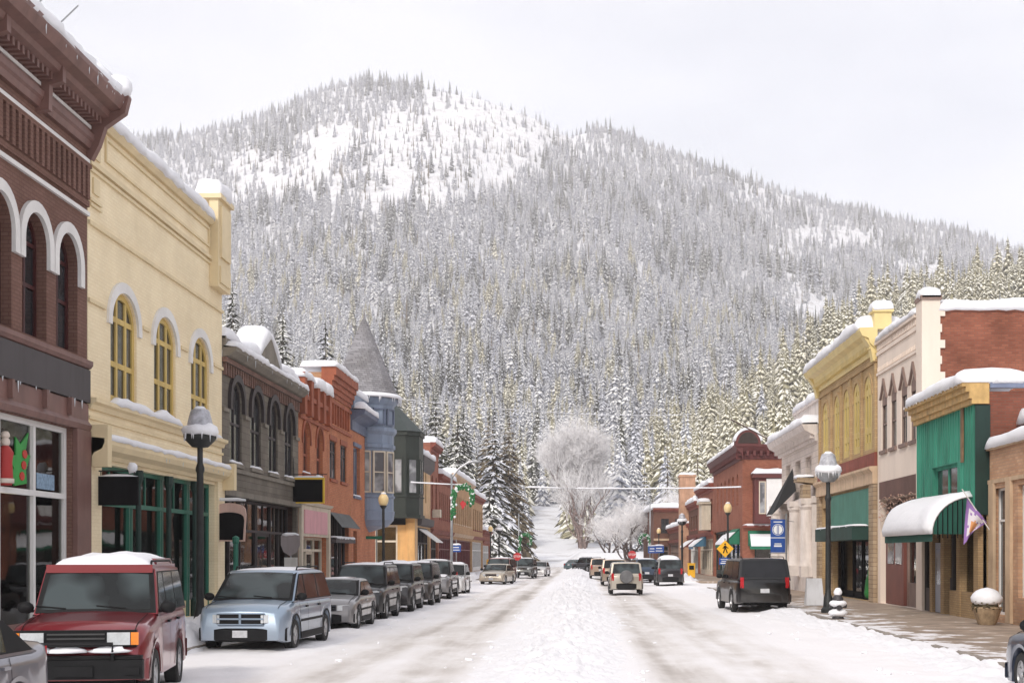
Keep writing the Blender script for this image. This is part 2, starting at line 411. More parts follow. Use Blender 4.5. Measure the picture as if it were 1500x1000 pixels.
concrete = M('sidewalk_concrete', lin((160, 140, 122)), .85, .3, 1.1, bump=.2)
_ct = concrete.node_tree; _cb = _ct.nodes['Principled BSDF']; _src = _cb.inputs['Base Color'].links[0].from_socket      # thin snow left in patches, more of it towards the kerb
_g2 = _ct.nodes.new('ShaderNodeNewGeometry'); _s2 = _ct.nodes.new('ShaderNodeSeparateXYZ'); _ct.links.new(_g2.outputs['Position'], _s2.inputs[0])
_n2 = _ct.nodes.new('ShaderNodeTexNoise'); _n2.inputs['Scale'].default_value = 1.1; _n2.inputs['Detail'].default_value = 9; _n2.inputs['Roughness'].default_value = .65; _ct.links.new(_g2.outputs['Position'], _n2.inputs['Vector'])
_m2 = _ct.nodes.new('ShaderNodeMapRange'); _m2.inputs[1].default_value = 7.6; _m2.inputs[2].default_value = 10.5; _m2.inputs[3].default_value = .16; _m2.inputs[4].default_value = -.06; _ct.links.new(_s2.outputs[0], _m2.inputs[0])
_a2 = _ct.nodes.new('ShaderNodeMath'); _ct.links.new(_n2.outputs['Fac'], _a2.inputs[0]); _ct.links.new(_m2.outputs[0], _a2.inputs[1])
_r2 = _ct.nodes.new('ShaderNodeValToRGB'); _r2.color_ramp.elements[0].position = .58; _r2.color_ramp.elements[1].position = .64; _ct.links.new(_a2.outputs[0], _r2.inputs[0])
_x2 = _ct.nodes.new('ShaderNodeMix'); _x2.data_type = 'RGBA'; _ct.links.new(_r2.outputs[0], _x2.inputs[0]); _ct.links.new(_src, _x2.inputs[6]); _x2.inputs[7].default_value = (.74, .72, .73, 1); _ct.links.new(_x2.outputs[2], _cb.inputs['Base Color'])
walk_snow = snowmat('trodden_snow', (.76, .75, .77))
def slab(x0, x1, y0, y1, name, mat):
    mb = MB(WORLD); fr = mb.fr
    mb.add([(x0, y0, -.05), (x1, y0, -.05), (x1, y1, -.05), (x0, y1, -.05), (x0, y0, .15), (x1, y0, .15), (x1, y1, .15), (x0, y1, .15)],
           [(0, 1, 2, 3), (4, 5, 6, 7), (0, 1, 5, 4), (1, 2, 6, 5), (2, 3, 7, 6), (3, 0, 4, 7)])
    return tag(mb.build(name, mat, local=True), kind='structure')
slab(7.75, XR + .02, 5, 82.2, 'sidewalk', concrete); slab(7.75, XR + .02, 101.5, 238, 'sidewalk', concrete)
slab(XL - .02, -8.35, 5, 82.2, 'sidewalk', walk_snow); slab(XL - .02, -8.35, 101.5, 190, 'sidewalk', walk_snow)
kerb = M('kerb_stone', lin((150, 140, 130)), .85)
for x0, x1, y0, y1 in ((7.6, 7.748, 5, 82.2), (7.6, 7.748, 101.5, 238), (-8.348, -8.2, 5, 82.2), (-8.348, -8.2, 101.5, 190)): slab(x0, x1, y0, y1, 'kerb', kerb)

def bank(name, xs, ys, f, label):
    o = heightmesh(xs, ys, f, name, snowmat('plowed_snow', (.82, .81, .83), lump=.8), 'stuff', label, 'snow bank'); return o
def chunk(x, y, s=0):
    c = noise.cell(Vector((x * 2.3, y * 2.3, s))) * .35 + noise.cell(Vector((x * 5, y * 5, s + 3))) * .25
    return fbm(x, y, .55, 5, s) * .7 + fbm(x, y, .14, 3, s + 2) * .5 + c * .6
def berm(x, y):
    c = -.5 + .25 * noise.noise(Vector((0, y * .06, 1))); wdt = 1.3 + .15 * noise.noise(Vector((3, y * .1, 1)))
    k = ss(7, 20, y) * (1 - ss(200, 226, y)) * (.34 + .42 * ss(15, 70, y)) * (1 + .35 * noise.noise(Vector((7, y * .13, 1))))
    e = math.exp(-abs((x - c) / wdt) ** 2.4)
    return e * k * (.46 + .34 * chunk(x, y)) - .06 + .03 * chunk(x, y, 4) * e
bank('snow_berm', rng(-3.2, 2.1, 110), grow(9, 228, .0055), berm, 'long lumpy ridge of plowed snow down the middle of the street')
def kerbbank(c0, w0, h0, seed, lo, hi, gaps):
    def f(x, y):
        c = c0 + .25 * noise.noise(Vector((seed, y * .12, 1)))
        k = h0 * (1 + .5 * noise.noise(Vector((seed + 4, y * .22, 1)))) * ss(lo, lo + 3, y) * (1 - ss(hi - 3, hi, y))
        for a, b, q in gaps: k *= 1 - (1 - q) * ss(a - 1, a, y) * (1 - ss(b, b + 1, y))
        return math.exp(-abs((x - c) / w0) ** 3) * k * (1 + .6 * chunk(x, y, seed)) - .05
    return f
bank('snow_bank', rng(-10, -7.6, 44), grow(12, 83, .008), kerbbank(-8.85, .62, .55, 3, 8, 84, ()), 'waist high snow bank along the left kerb beside the parked cars')
bank('snow_bank', rng(5.6, 9.0, 60), grow(12, 83, .008), kerbbank(7.25, 1.0, .17, 8, 8, 84, ()), 'low snow bank along the right kerb at the bare sidewalk edge')
bank('snow_bank', rng(-10, -7.6, 20), grow(101, 190, .012), kerbbank(-8.85, .6, .5, 5, 101, 190, ()), 'snow bank along the far left kerb beyond the cross street')
bank('snow_bank', rng(6.0, 10, 40), grow(70, 238, .012), kerbbank(7.9, 1.1, .55, 6, 101, 238, ()), 'snow bank along the far right kerb beyond the cross street')
bank('snow_bank', rng(-26, 26, 120), rng(226, 262, 40), lambda x, y: (1.6 * math.exp(-((y - 246 - 3 * noise.noise(Vector((x * .1, 0, 0)))) / 5) ** 2) * (1 - math.exp(-((x + 6.5) / 3.6) ** 2)) * (1 + .5 * chunk(x * .4, y * .4, 2)) - .1), 'heaped snow across the far end of the street below the hill')
# ------------------------------------------------------------------ trees
def needle_mat(name, base, warm=.0):
    m, t, b = newmat(name); N = t.nodes.new; K = t.links.new
    oi = N('ShaderNodeObjectInfo'); rp = N('ShaderNodeValToRGB')
    e = rp.color_ramp.elements
    e[0].color = (*[c * .5 for c in base], 1); e[1].color = (*[c * 1.55 for c in base], 1)
    K(oi.outputs['Random'], rp.inputs[0])
    g = N('ShaderNodeNewGeometry'); n = N('ShaderNodeTexNoise'); n.inputs['Scale'].default_value = 1.5; n.inputs['Detail'].default_value = 3; K(g.outputs['Position'], n.inputs['Vector'])
    mx = N('ShaderNodeMix'); mx.data_type = 'RGBA'; K(n.outputs['Fac'], mx.inputs[0]); K(rp.outputs[0], mx.inputs[6]); mx.inputs[7].default_value = (*[c * 1.3 for c in base], 1)
    K(mx.outputs[2], b.inputs['Base Color']); b.inputs['Roughness'].default_value = .95; b.inputs['Specular IOR Level'].default_value = .1
    return m
NEEDLE = needle_mat('fir_needles', (.28, .29, .33)); NEEDLE_W = needle_mat('sun_tinted_needles', (.26, .24, .16)); NEEDLE_D = needle_mat('dark_fir_needles', (.06, .062, .045)); NEEDLE_B = needle_mat('brown_fir_needles', (.15, .12, .08))  # NEEDLE_W: warm sunlight painted into the needle colour
BARK = M('bark', (.12, .09, .075), .9, .3, 3); 
def frost(name, a, b_, c_):
    m, t, b = newmat(name); N = t.nodes.new; K = t.links.new; oi = N('ShaderNodeObjectInfo'); rp = N('ShaderNodeValToRGB'); e = rp.color_ramp.elements
    e[0].color = (*a, 1); e[1].color = (*b_, 1); x = e.new(.5); x.color = (*c_, 1); K(oi.outputs['Random'], rp.inputs[0]); K(rp.outputs[0], b.inputs['Base Color']); b.inputs['Roughness'].default_value = .8; b.inputs['Specular IOR Level'].default_value = .1; return m
SNOW_T = frost('tree_snow', (.74, .75, .82), (.93, .92, .90), (.88, .87, .86)); SNOW_W = frost('sun_tinted_tree_snow', (.92, .90, .80), (.92, .91, .87), (.92, .87, .72))  # SNOW_W: the sun's yellow cast is put into the snow colour
def bough(mb, p, th, r, droop, wd, k, rr, snow=.9, lift=.0):
    c, s = math.cos(th), math.sin(th)
    def q(a, b, z): return (p[0] + c * a - s * b, p[1] + s * a + c * b, p[2] + z)
    mid = r * .55
    vs = [q(0, 0, 0), q(mid, wd, -droop * .5 - wd * .35), q(r, 0, -droop), q(mid, -wd, -droop * .5 - wd * .35), q(mid, 0, -droop * .38)]
    mb.k = k; mb.add(vs, [(0, 1, 4), (1, 2, 4), (2, 3, 4), (3, 0, 4)])
    if snow > 0:
        u = wd * .42 + .015 * r; a = 1.12 - rr.random() * .3
        r2 = r * snow * a; w2 = wd * snow * (.62 + .3 * rr.random()); m2 = r2 * .56
        dd = droop * r2 / r
        vs = [q(r * .12, 0, u * .3), q(m2, w2, -dd * .5 - w2 * .3 + u * .45), q(r2, 0, -dd + u * .4), q(m2, -w2, -dd * .5 - w2 * .3 + u * .45), q(m2, 0, -dd * .38 + u)]
        mb.k = 1; mb.add(vs, [(0, 1, 4), (1, 2, 4), (2, 3, 4), (3, 0, 4)])
def conifer(mb, H, Rb, levels, per, seed, snow=.9, k=0, gaps=.1, sub=0, z0=.06):
    rr = random.Random(seed)
    for i in range(levels):
        t = i / (levels - 1); z = H * (z0 + (1 - z0) * t ** .92)
        rad = Rb * (1 - t) ** .85 * (.85 + .3 * rr.random()) + .04 * Rb
        n = max(4, int(per * (1 - .4 * t)))
        o = rr.random() * 6.28
        for j in range(n):
            if rr.random() < gaps: continue
            th = o + 6.283 * (j + .5 * rr.random()) / n
            r = rad * (.6 + .55 * rr.random()); dr = r * ((.5 + .45 * rr.random()) if sub else (.65 + .45 * rr.random())) * (1 - .4 * t); wd = r * ((.28 + .12 * rr.random()) if sub else (.27 + .12 * rr.random()))
            if not sub:
                bough(mb, (0, 0, z + (rr.random() - .5) * H * .9 / levels), th, r, dr, wd, k, rr, snow if rr.random() < .93 else 0)
            else:
                bough(mb, (0, 0, z), th, r, dr, wd * .5, k, rr, snow * (1 if rr.random() < .8 else 0))
                for q in range(sub):
                    f = .3 + .6 * (q + rr.random()) / sub; a = rr.choice((-1, 1)) * (.5 + .5 * rr.random())
                    px = math.cos(th) * r * f; py = math.sin(th) * r * f; pz = z - dr * f * (.7 if f < .6 else .9)
                    bough(mb, (px, py, pz), th + a, r * (.45 - .2 * f) + .1, dr * .35, wd * .32, k, rr, snow * .95 if rr.random() < snow * .9 else 0)
    if not sub:      # dense inner crown
        mb.k = k; q = 7
        for a_, b_ in ((.1, .62), (.5, .98)): mb.lathe([(Rb * .42 * (1 - a_), H * a_), (.02, H * b_)], (0, 0, 0), q, rr.random())
    mb.k = k
    mb.add([(.03 * min(H, 18) * .3 * math.cos(a), .03 * H * .3 * math.sin(a), H * .9) for a in (0, 2.1, 4.2)] + [(0, 0, H * (1.01 if sub else 1.04))], [(0, 1, 3), (1, 2, 3), (2, 0, 3)])
def far_conifer(name, H, Rb, levels, per, seed, needle, snow_m, snow=.9, gaps=.1):
    mb = MB(); conifer(mb, H, Rb, levels, per, seed, snow, 0, gaps)
    mb.k = 2; mb.tube([(0, 0, -1.5), (0, 0, H * .9)], [H * .016, .03], 4)
    o = mb.build(name, [needle, snow_m, BARK], local=True); return o
GT = 'firs at the foot of the mountain'
protos = [far_conifer('fir_tree', 17, 3.6, 22, 12, 1, NEEDLE, SNOW_T, .92), far_conifer('fir_tree', 19, 3.2, 24, 11, 2, NEEDLE, SNOW_T, 1.0, .15),
          far_conifer('fir_tree', 15, 3.7, 20, 12, 3, NEEDLE, SNOW_T, .85), far_conifer('fir_tree', 20, 3.0, 24, 11, 4, NEEDLE_D, SNOW_T, .8, .2),
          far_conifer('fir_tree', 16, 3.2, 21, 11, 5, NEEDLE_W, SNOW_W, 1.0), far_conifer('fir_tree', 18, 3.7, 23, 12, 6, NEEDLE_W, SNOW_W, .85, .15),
          far_conifer('fir_tree', 15, 2.0, 9, 6, 7, NEEDLE_B, SNOW_T, .5, .35)]
def col_px(x, y): return 850 + 2000 * x / y
def row_px(z, y): return 812 - 2000 * (z - CH) / y
def bare(cx, ry, x, y):
    """how open the wood is here (0 closed .. 1 bare): the burnt, wind-swept shoulder under the summit, a few chutes"""
    n = noise.noise(Vector((cx * .018, ry * .022, 4))) + .5 * noise.noise(Vector((cx * .05, ry * .06, 8)))
    b = 0
    top = interp([(300, 232), (400, 205), (480, 180), (560, 150), (640, 140), (720, 165), (800, 205), (850, 215), (870, 200)], cx)
    bot = interp([(240, 250), (300, 330), (360, 310), (440, 300), (560, 325), (640, 312), (700, 300), (780, 270), (850, 248), (880, 220)], cx)
    if 240 < cx < 875 and top < ry < bot:
        e = min(ry - top, bot - ry, (cx - 235) * .7, (878 - cx) * 1.0) / 26
        b = min(1, e) * (.5 + .9 * n)
    if 620 < cx < 860 and 120 < ry < 215: b = max(b, .72)
    for qx, qy, sx_, sy_, am in ((1145, 405, 26, 55, .8), (1240, 350, 70, 16, .65), (1180, 450, 40, 26, .75), (1175, 350, 30, 20, .5), (1350, 395, 50, 14, .6), (620, 470, 20, 20, .35)):
        b = max(b, am * math.exp(-((cx - qx) / sx_) ** 2 - ((ry - qy) / sy_) ** 2) * (1 + n))
    return b
pts = []; rt = random.Random(5)
for y0, y1, spc in ((290, 420, 5.6), (420, 600, 6.2), (600, 850, 6.8), (850, 1250, 8.0), (1250, 1700, 9.0), (1700, 2330, 8.6)):
    y = y0
    while y < y1:
        xa, xb = -.42 * y, .40 * y
        x = xa + rt.random() * spc
        while x < xb:
            X = x + (rt.random() - .5) * spc * .9; Y = y + (rt.random() - .5) * spc * 1.6
            x += spc * (1 + .0)
            cx = col_px(X, Y); a = X / Y
            if cx < 250 and Y < 600 : continue
            z = land(X, Y); ry = row_px(z, Y)
            if Y > 2200 and rt.random() < .35: continue
            if Y < 470:   # town end: road up the hill and the clearing around it
                if -.036 * Y < X < -.009 * Y and Y < 450: continue
                if Y < 310 and abs(a) < .06: continue
                if rt.random() < .25: continue
            b = bare(cx, ry, X, Y)
            n = noise.noise(Vector((X * .012, Y * .008, 2))) + .5 * noise.noise(Vector((X * .04, Y * .025, 6)))
            if rt.random() < max(b, .5 * ss(.25, .6, noise.noise(Vector((a * 30, Y * .0035, 12))))): continue
            warm = 0; big = 1
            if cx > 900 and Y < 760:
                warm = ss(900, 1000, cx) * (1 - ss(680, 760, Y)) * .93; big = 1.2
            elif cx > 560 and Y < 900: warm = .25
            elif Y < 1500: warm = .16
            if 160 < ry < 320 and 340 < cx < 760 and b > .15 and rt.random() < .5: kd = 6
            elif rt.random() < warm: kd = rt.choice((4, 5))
            elif rt.random() < .06 + .25 * max(0, n): kd = 3
            elif rt.random() < .03: kd = 6
            else: kd = rt.choice((0, 1, 2, 0, 1)) if n < 0.1 else rt.choice((0, 2, 1, 3))
            sc = (1 + .28 * ss(500, 1000, Y)) * (.62 + .75 * rt.random() ** 1.6) * (.95 + .3 * n) * (1.08 - .25 * ss(1500, 2200, Y)) * (.8 if b > .3 else 1) * big
            if rt.random() < .12: sc *= .6
            pts.append((X, Y, z, kd, sc, rt.random() * 6.28))
        y += spc * 1.25
# rough visibility (front to back, running skyline per 3-px column) -> the 290 that show largest stand as trees of their own
pts.sort(key=lambda p: p[1])
occ = {}
vis = []
Ht = (17, 19, 15, 20, 16, 18, 15)
for i, p in enumerate(pts):
    X, Y, z, kd, sc, rz = p; H = Ht[kd] * sc; c = int(col_px(X, Y) / 3); top = row_px(z + H, Y); base = row_px(z, Y)
    cur = sum(occ.get(c + d, 835) for d in (-1, 0, 1)) / 3
    v = max(0, min(base, cur) - top); cx = col_px(X, Y)
    if 325 < cx < 1500: 
        lim = interp([(325, 470), (420, 560), (600, 640), (700, 700), (712, 820), (950, 820), (1045, 680), (1160, 600), (1270, 480), (1360, 432), (1500, 430)], cx)
        vv = max(0, min(base, cur, lim) - top)
        vis.append((vv * H * .3 * 2000 / Y, i))
    for d in (-1, 0, 1): occ[c + d] = min(occ.get(c + d, 835), max(top + (base - top) * .3, 0))
vis.sort(reverse=True)
chosen = set(i for _, i in vis[:285])
first = {}
SIDE = {0: 'snow laden', 1: 'heavily frosted slender', 2: 'broad snowy', 3: 'tall dark', 4: 'yellowish sunlit', 5: 'broad yellow green', 6: 'thin brownish'}
for i in sorted(chosen):
    X, Y, z, kd, sc, rz = pts[i]
    o = protos[kd] if kd not in first else protos[kd].copy()
    if kd in first: COL.objects.link(o)
    first[kd] = 1
    o.location = (X, Y, z); o.scale = (sc, sc, sc); o.rotation_euler = (0, 0, rz)
    tag(o, '%s fir among the crowded firs on the lower mountainside' % SIDE[kd], 'tree', '%s firs low on the mountainside' % SIDE[kd])
for kd in range(7):
    if kd not in first:
        j = next(i for i, p in enumerate(pts) if p[3] == kd and i not in chosen and 350 < col_px(p[0], p[1]) < 1480); X, Y, z, k_, sc, rz = pts[j]; chosen.add(j)
        protos[kd].location = (X, Y, z); protos[kd].scale = (sc,) * 3
        tag(protos[kd], '%s fir among the crowded firs on the lower mountainside' % SIDE[kd], 'tree', '%s firs low on the mountainside' % SIDE[kd])
rest = [p for i, p in enumerate(pts) if i not in chosen]
me = bpy.data.meshes.new('conifer_forest'); me.from_pydata([p[:3] for p in rest], [], [])
for nm, ty, j in (('kd', 'INT', 3), ('sc', 'FLOAT', 4), ('rz', 'FLOAT', 5)):
    at = me.attributes.new(nm, ty, 'POINT'); at.data.foreach_set('value', [p[j] for p in rest])
forest = bpy.data.objects.new('conifer_forest', me); COL.objects.link(forest)
tag(forest, 'dense snow covered fir forest blanketing the mountain behind the town', 'forest', kind='stuff')
ng = bpy.data.node_groups.new('scatter', 'GeometryNodeTree')
ng.interface.new_socket('Geometry', in_out='INPUT', socket_type='NodeSocketGeometry'); ng.interface.new_socket('Geometry', in_out='OUTPUT', socket_type='NodeSocketGeometry')
gi = ng.nodes.new('NodeGroupInput'); go = ng.nodes.new('NodeGroupOutput')
iop = ng.nodes.new('GeometryNodeInstanceOnPoints'); gti = ng.nodes.new('GeometryNodeGeometryToInstance')
for o in reversed(protos):
    inf = ng.nodes.new('GeometryNodeObjectInfo'); inf.inputs['Object'].default_value = o; inf.transform_space = 'ORIGINAL'; inf.inputs['As Instance'].default_value = False
    ng.links.new(inf.outputs['Geometry'], gti.inputs[0])
def attr(nm, ty):
    n = ng.nodes.new('GeometryNodeInputNamedAttribute'); n.data_type = ty; n.inputs['Name'].default_value = nm; return [s for s in n.outputs if s.enabled][0]
iop.inputs['Pick Instance'].default_value = True
cx_ = ng.nodes.new('ShaderNodeCombineXYZ'); ng.links.new(attr('rz', 'FLOAT'), cx_.inputs[2])
cs_ = ng.nodes.new('ShaderNodeCombineXYZ'); sa = attr('sc', 'FLOAT')
for i in range(3): ng.links.new(sa, cs_.inputs[i])
ng.links.new(gi.outputs[0], iop.inputs['Points']); ng.links.new(gti.outputs[0], iop.inputs['Instance']); ng.links.new(attr('kd', 'INT'), iop.inputs['Instance Index'])
ng.links.new(cx_.outputs[0], iop.inputs['Rotation']); ng.links.new(cs_.outputs[0], iop.inputs['Scale']); ng.links.new(iop.outputs[0], go.inputs[0])
md = forest.modifiers.new('scatter', 'NODES'); md.node_group = ng
print('trees', len(pts))
# ------------------------------------------------------------------ building kit
def uL(px, X=12.3): return 2000 * X / (850 - px)
def uR(px, X=12.1): return 2000 * X / (px - 850)
def zL(px, py, X=12.3): return CH + (812 - py) * X / (850 - px)
def zR(px, py, X=12.1): return CH + (812 - py) * X / (px - 850)
G_DARK = glossglass('dark_window_glass', (.02, .022, .025), 0, (.05, .055, .06), .06)
G_PALE = glossglass('pale_curtained_glass', (.12, .12, .13), 0, (.36, .36, .37), .08)
G_SHOP = glossglass('shop_glass', (.02, .02, .02), .88)
WHITE = M('white_trim', (.72, .70, .68), .6, .08); BLACK = M('black_paint', (.008, .008, .009), .85, .2, spec=.08); DKGREY = M('dark_grey_panel', lin((70, 64, 66)), .6, .06)
INSIDE = M('shop_interior', (.5, .4, .3), .9, .6, .9); INSIDE_D = M('dark_shop_interior', (.07, .06, .055), .9, .6, .9)
def outline(u0, u1, v0, vs, rise, n=12):
    if rise <= 0: return [(u0, v0), (u1, v0), (u1, vs), (u0, vs)]
    c, h = (u0 + u1) / 2, (u1 - u0) / 2
    return [(u0, v0), (u1, v0)] + [(c + h * math.cos(math.pi * i / n), vs + rise * math.sin(math.pi * i / n)) for i in range(n + 1)]
def gothic(u0, u1, v0, vs, rise):
    c, h = (u0 + u1) / 2, (u1 - u0) / 2
    return [(u0, v0), (u1, v0), (u1, vs), (c + h * .5, vs + rise * .42), (c, vs + rise), (c - h * .5, vs + rise * .42), (u0, vs)]
def wall_front(mb, fr, u0, u1, v0, v1, holes, reveal=.22, topline=None, d=0.0):
    """one wall face with real openings and their reveals"""
    bm = bmesh.new(); edges = []
    outer = [(u0, v0), (u1, v0)] + (topline if topline else [(u1, v1), (u0, v1)])
    for loop in [outer] + holes:
        vv = [bm.verts.new((a, b, 0)) for a, b in loop]
        for i in range(len(vv)): edges.append(bm.edges.new((vv[i], vv[(i + 1) % len(vv)])))
    bmesh.ops.triangle_fill(bm, use_beauty=True, use_dissolve=False, edges=edges, normal=(0, 0, 1))
    bm.verts.index_update()
    mb.add([fr.pt(v.co.x, v.co.y, d) for v in bm.verts], [tuple(v.index for v in f.verts) for f in bm.faces]); bm.free()
    for h in holes:
        n = len(h); vs = [fr.pt(u, v, d) for u, v in h] + [fr.pt(u, v, d - reveal) for u, v in h]
        mb.add(vs, [(i, (i + 1) % n, n + (i + 1) % n, n + i) for i in range(n)])
def win(fr, u0, u1, v0, vs, rise=0, frame=WHITE, glass=G_DARK, fw=.07, mull=(), trans=(), depth=.2, sill=None, sillsnow=False, hood=None, shape='arch', inner=0, panel=None):
    """window part with pane, sill, hood; returns the opening's outline"""
    g = outline if shape == 'arch' else (lambda a, b, c, d_, e: gothic(a, b, c, d_, e))
    o = g(u0, u1, v0, vs, rise)
    i_ = g(u0 + fw, u1 - fw, v0 + fw, vs, max(0, rise - fw) if rise else 0) if rise else outline(u0 + fw, u1 - fw, v0 + fw, vs - fw, 0)
    f = fr.off(-depth); mb = MB(f); mb.ring(o, i_, 0, .07)
    top = vs + rise - fw * 1.2
    for m in mull:
        u = u0 + (u1 - u0) * m; t_ = vs - fw * .5 + (rise * math.sqrt(max(0, 1 - (2 * m - 1) ** 2)) - fw * .5 if rise else 0)
        mb.box(u - fw * .45, u + fw * .45, v0 + fw * .5, t_, .004, .064)
    for t in trans: mb.box(u0 + fw * .5, u1 - fw * .5, t - fw * .45, t + fw * .45, .01, .06)
    w_ = mb.build('window', frame)
    pm = MB(f); pm.prism([(a, b) for a, b in i_], .005, .02); pm.build('pane', glass, w_)
    if sill: MB(fr).box(u0 - .08, u1 + .08, v0 - .14, v0 - .003, -.1, .09).build('sill', sill, w_)
    if sillsnow: MB(fr).roll(u0 - .05, u1 + .05, -.16, .08, v0, .09, seed=u0, lip=.01).build('sill_snow', SNOW, w_, smooth=True)
    if hood:
        hm, hw, hd = hood[:3]; drop = hood[3] if len(hood) > 3 else .3
        c, h = (u0 + u1) / 2, (u1 - u0) / 2; n = 14
        if shape == 'arch' and rise:
            a = [(c + h * 1.02 * math.cos(math.pi * i / n), vs + rise * 1.02 * math.sin(math.pi * i / n)) for i in range(n + 1)]
            b = [(c + (h + hw) * math.cos(math.pi * i / n), vs + (rise + hw) * math.sin(math.pi * i / n)) for i in range(n + 1)]
            a = [(a[0][0], vs - drop)] + a + [(a[-1][0], vs - drop)]; b = [(b[0][0], vs - drop)] + b + [(b[-1][0], vs - drop)]
            MB(fr).ring(a, b, -.002, hd, close=False).build('hood', hm, w_)
        elif shape == 'gothic':
            a = gothic(u0 - .01, u1 + .01, v0, vs, rise)[2:]; b = gothic(u0 - hw, u1 + hw, v0, vs, rise + hw * 1.8)[2:]
            a = [(a[0][0], vs - drop)] + a + [(a[-1][0], vs - drop)]; b = [(b[0][0], vs - drop)] + b + [(b[-1][0], vs - drop)]
            MB(fr).ring(a, b, -.002, hd, close=False).build('hood', hm, w_)
        else: MB(fr).box(u0 - .1, u1 + .1, vs + .003, vs + hw, -.05, hd).build('hood', hm, w_)
    return o
SHELF = [M('goods_red', (.3, .06, .05), .7, .3, 5), M('goods_cream', (.5, .45, .35), .7, .3, 5), M('goods_blue', (.08, .13, .25), .7, .3, 5), M('goods_wood', (.22, .12, .06), .7, .3, 5), M('goods_grey', (.25, .25, .26), .7, .3, 5)]
SR = random.Random(77)
def shop(fr, u0, u1, v0, v1, bays, trans, frame, base=None, baseh=.45, fw=.1, depth=.25, doors=(), glass=G_SHOP, inside=INSIDE_D, fillpanel=None, tmull=1, room=3.0):
    """shopfront: bays of glass between mullions, transom lights over them, a stall riser; a room behind"""
    f = fr.off(-depth); ed = [u0] + list(bays) + [u1]
    mb = MB(f); mb.box(u0, u0 + fw, v0, v1, 0, .1); mb.box(u1 - fw, u1, v0, v1, 0, .1); mb.box(u0 + fw, u1 - fw, v1 - fw, v1, .002, .098)
    for b in bays: mb.box(b - fw / 2, b + fw / 2, v0, v1 - fw, .001, .11)
    if trans: mb.box(u0 + fw, u1 - fw, trans - fw / 2, trans + fw / 2, .003, .12)
    s = mb.build('shopfront', frame)
    for i in range(len(ed) - 1):
        a, b = ed[i] + fw / 2, ed[i + 1] - fw / 2
        if i in doors:
            d_ = MB(f); t = trans or v1; dw = .12
            d_.box(a + .01, a + dw, v0 + .02, t - fw / 2, .01, .06); d_.box(b - dw, b - .01, v0 + .02, t - fw / 2, .01, .06)
            d_.box(a + dw, b - dw, v0 + .02, v0 + .3, .012, .058); d_.box(a + dw, b - dw, t - fw / 2 - dw, t - fw / 2, .012, .058)
            dd = d_.build('door', frame); MB(f).box(a + dw, b - dw, v0 + .3, t - fw / 2 - dw, .02, .03).build('pane', glass, dd)
            MB(f).box(a + .16, a + .2, v0 + .8, v0 + 1.2, .06, .11).build('handle', DKGREY, dd)
        else:
            MB(f).box(a, b, v0 + baseh, (trans or v1) - fw / 2, .02, .03).build('pane', glass, s)
            MB(f).box(a, b, v0, v0 + baseh, .0, .085).build('stall_riser', base or frame, s)
        if trans:
            MB(f).box(a, b, trans + fw / 2, v1 - fw, .02, .03).build('pane', glass, s)
            if tmull:
                m = MB(f)
                for k in range(1, tmull + 1): c = a + (b - a) * k / (tmull + 1); m.box(c - .03, c + .03, trans + fw / 2, v1 - fw, .032, .07)
                m.build('mullion', frame, s)
    if room:
        mb = MB(fr); d0, d1 = -depth - .02, -depth - room
        p = fr.pt; a, b, lo, hi = u0 + .02, u1 - .02, v0 + .01, v1 + .3
        mb.add([p(a, lo, d0), p(b, lo, d0), p(b, lo, d1), p(a, lo, d1), p(a, hi, d0), p(b, hi, d0), p(b, hi, d1), p(a, hi, d1)], [(0, 1, 2, 3), (4, 5, 6, 7), (3, 2, 6, 7), (0, 3, 7, 4), (1, 2, 6, 5)])
        mb.build('interior', inside)
        if abs(fr.n.x) > .5 and u0 < 72:
            u = u0 + .3
            while u < u1 - .9:
                w_ = .5 + SR.random() * .7; h_ = .5 + SR.random() * 1.3; dd = -depth - .4 - SR.random() * .9
                MB(fr).box(u, u + w_, v0 + .03, v0 + h_, dd - .4, dd).box(u + .1, u + w_ - .1, v0 + h_, v0 + h_ + .25 + .4 * SR.random(), dd - .3, dd - .1).build('display_shelf', SR.choice(SHELF)); u += w_ + .15 + SR.random() * .6
    return outline(u0, u1, v0, v1, 0)
def shell(mb, fr, u0, u1, v0, v1, dep=12, roofdrop=.5, k_side=1, k_snow=2, sidestart=0):
    """side walls, back and snow covered roof behind a facade"""
    p = fr.pt; r = v1 - roofdrop
    mb.k = k_side
    for u in (u0, u1): mb.add([p(u, v0, sidestart), p(u, v0, -dep), p(u, v1, -dep), p(u, v1, sidestart)], [(0, 1, 2, 3)])
    mb.add([p(u0, v0, -dep), p(u1, v0, -dep), p(u1, v1, -dep), p(u0, v1, -dep)], [(0, 1, 2, 3)])
    mb.add([p(u0, v1, -.3), p(u1, v1, -.3), p(u1, r, -.3), p(u0, r, -.3)], [(0, 1, 2, 3)])
    mb.add([p(u0, v1, 0), p(u1, v1, 0), p(u1, v1, -.3), p(u0, v1, -.3)], [(0, 1, 2, 3)])
    mb.k = k_snow; mb.add([p(u0, r, -.3), p(u1, r, -.3), p(u1, r, -dep), p(u0, r, -dep)], [(0, 1, 2, 3)]); mb.k = 0
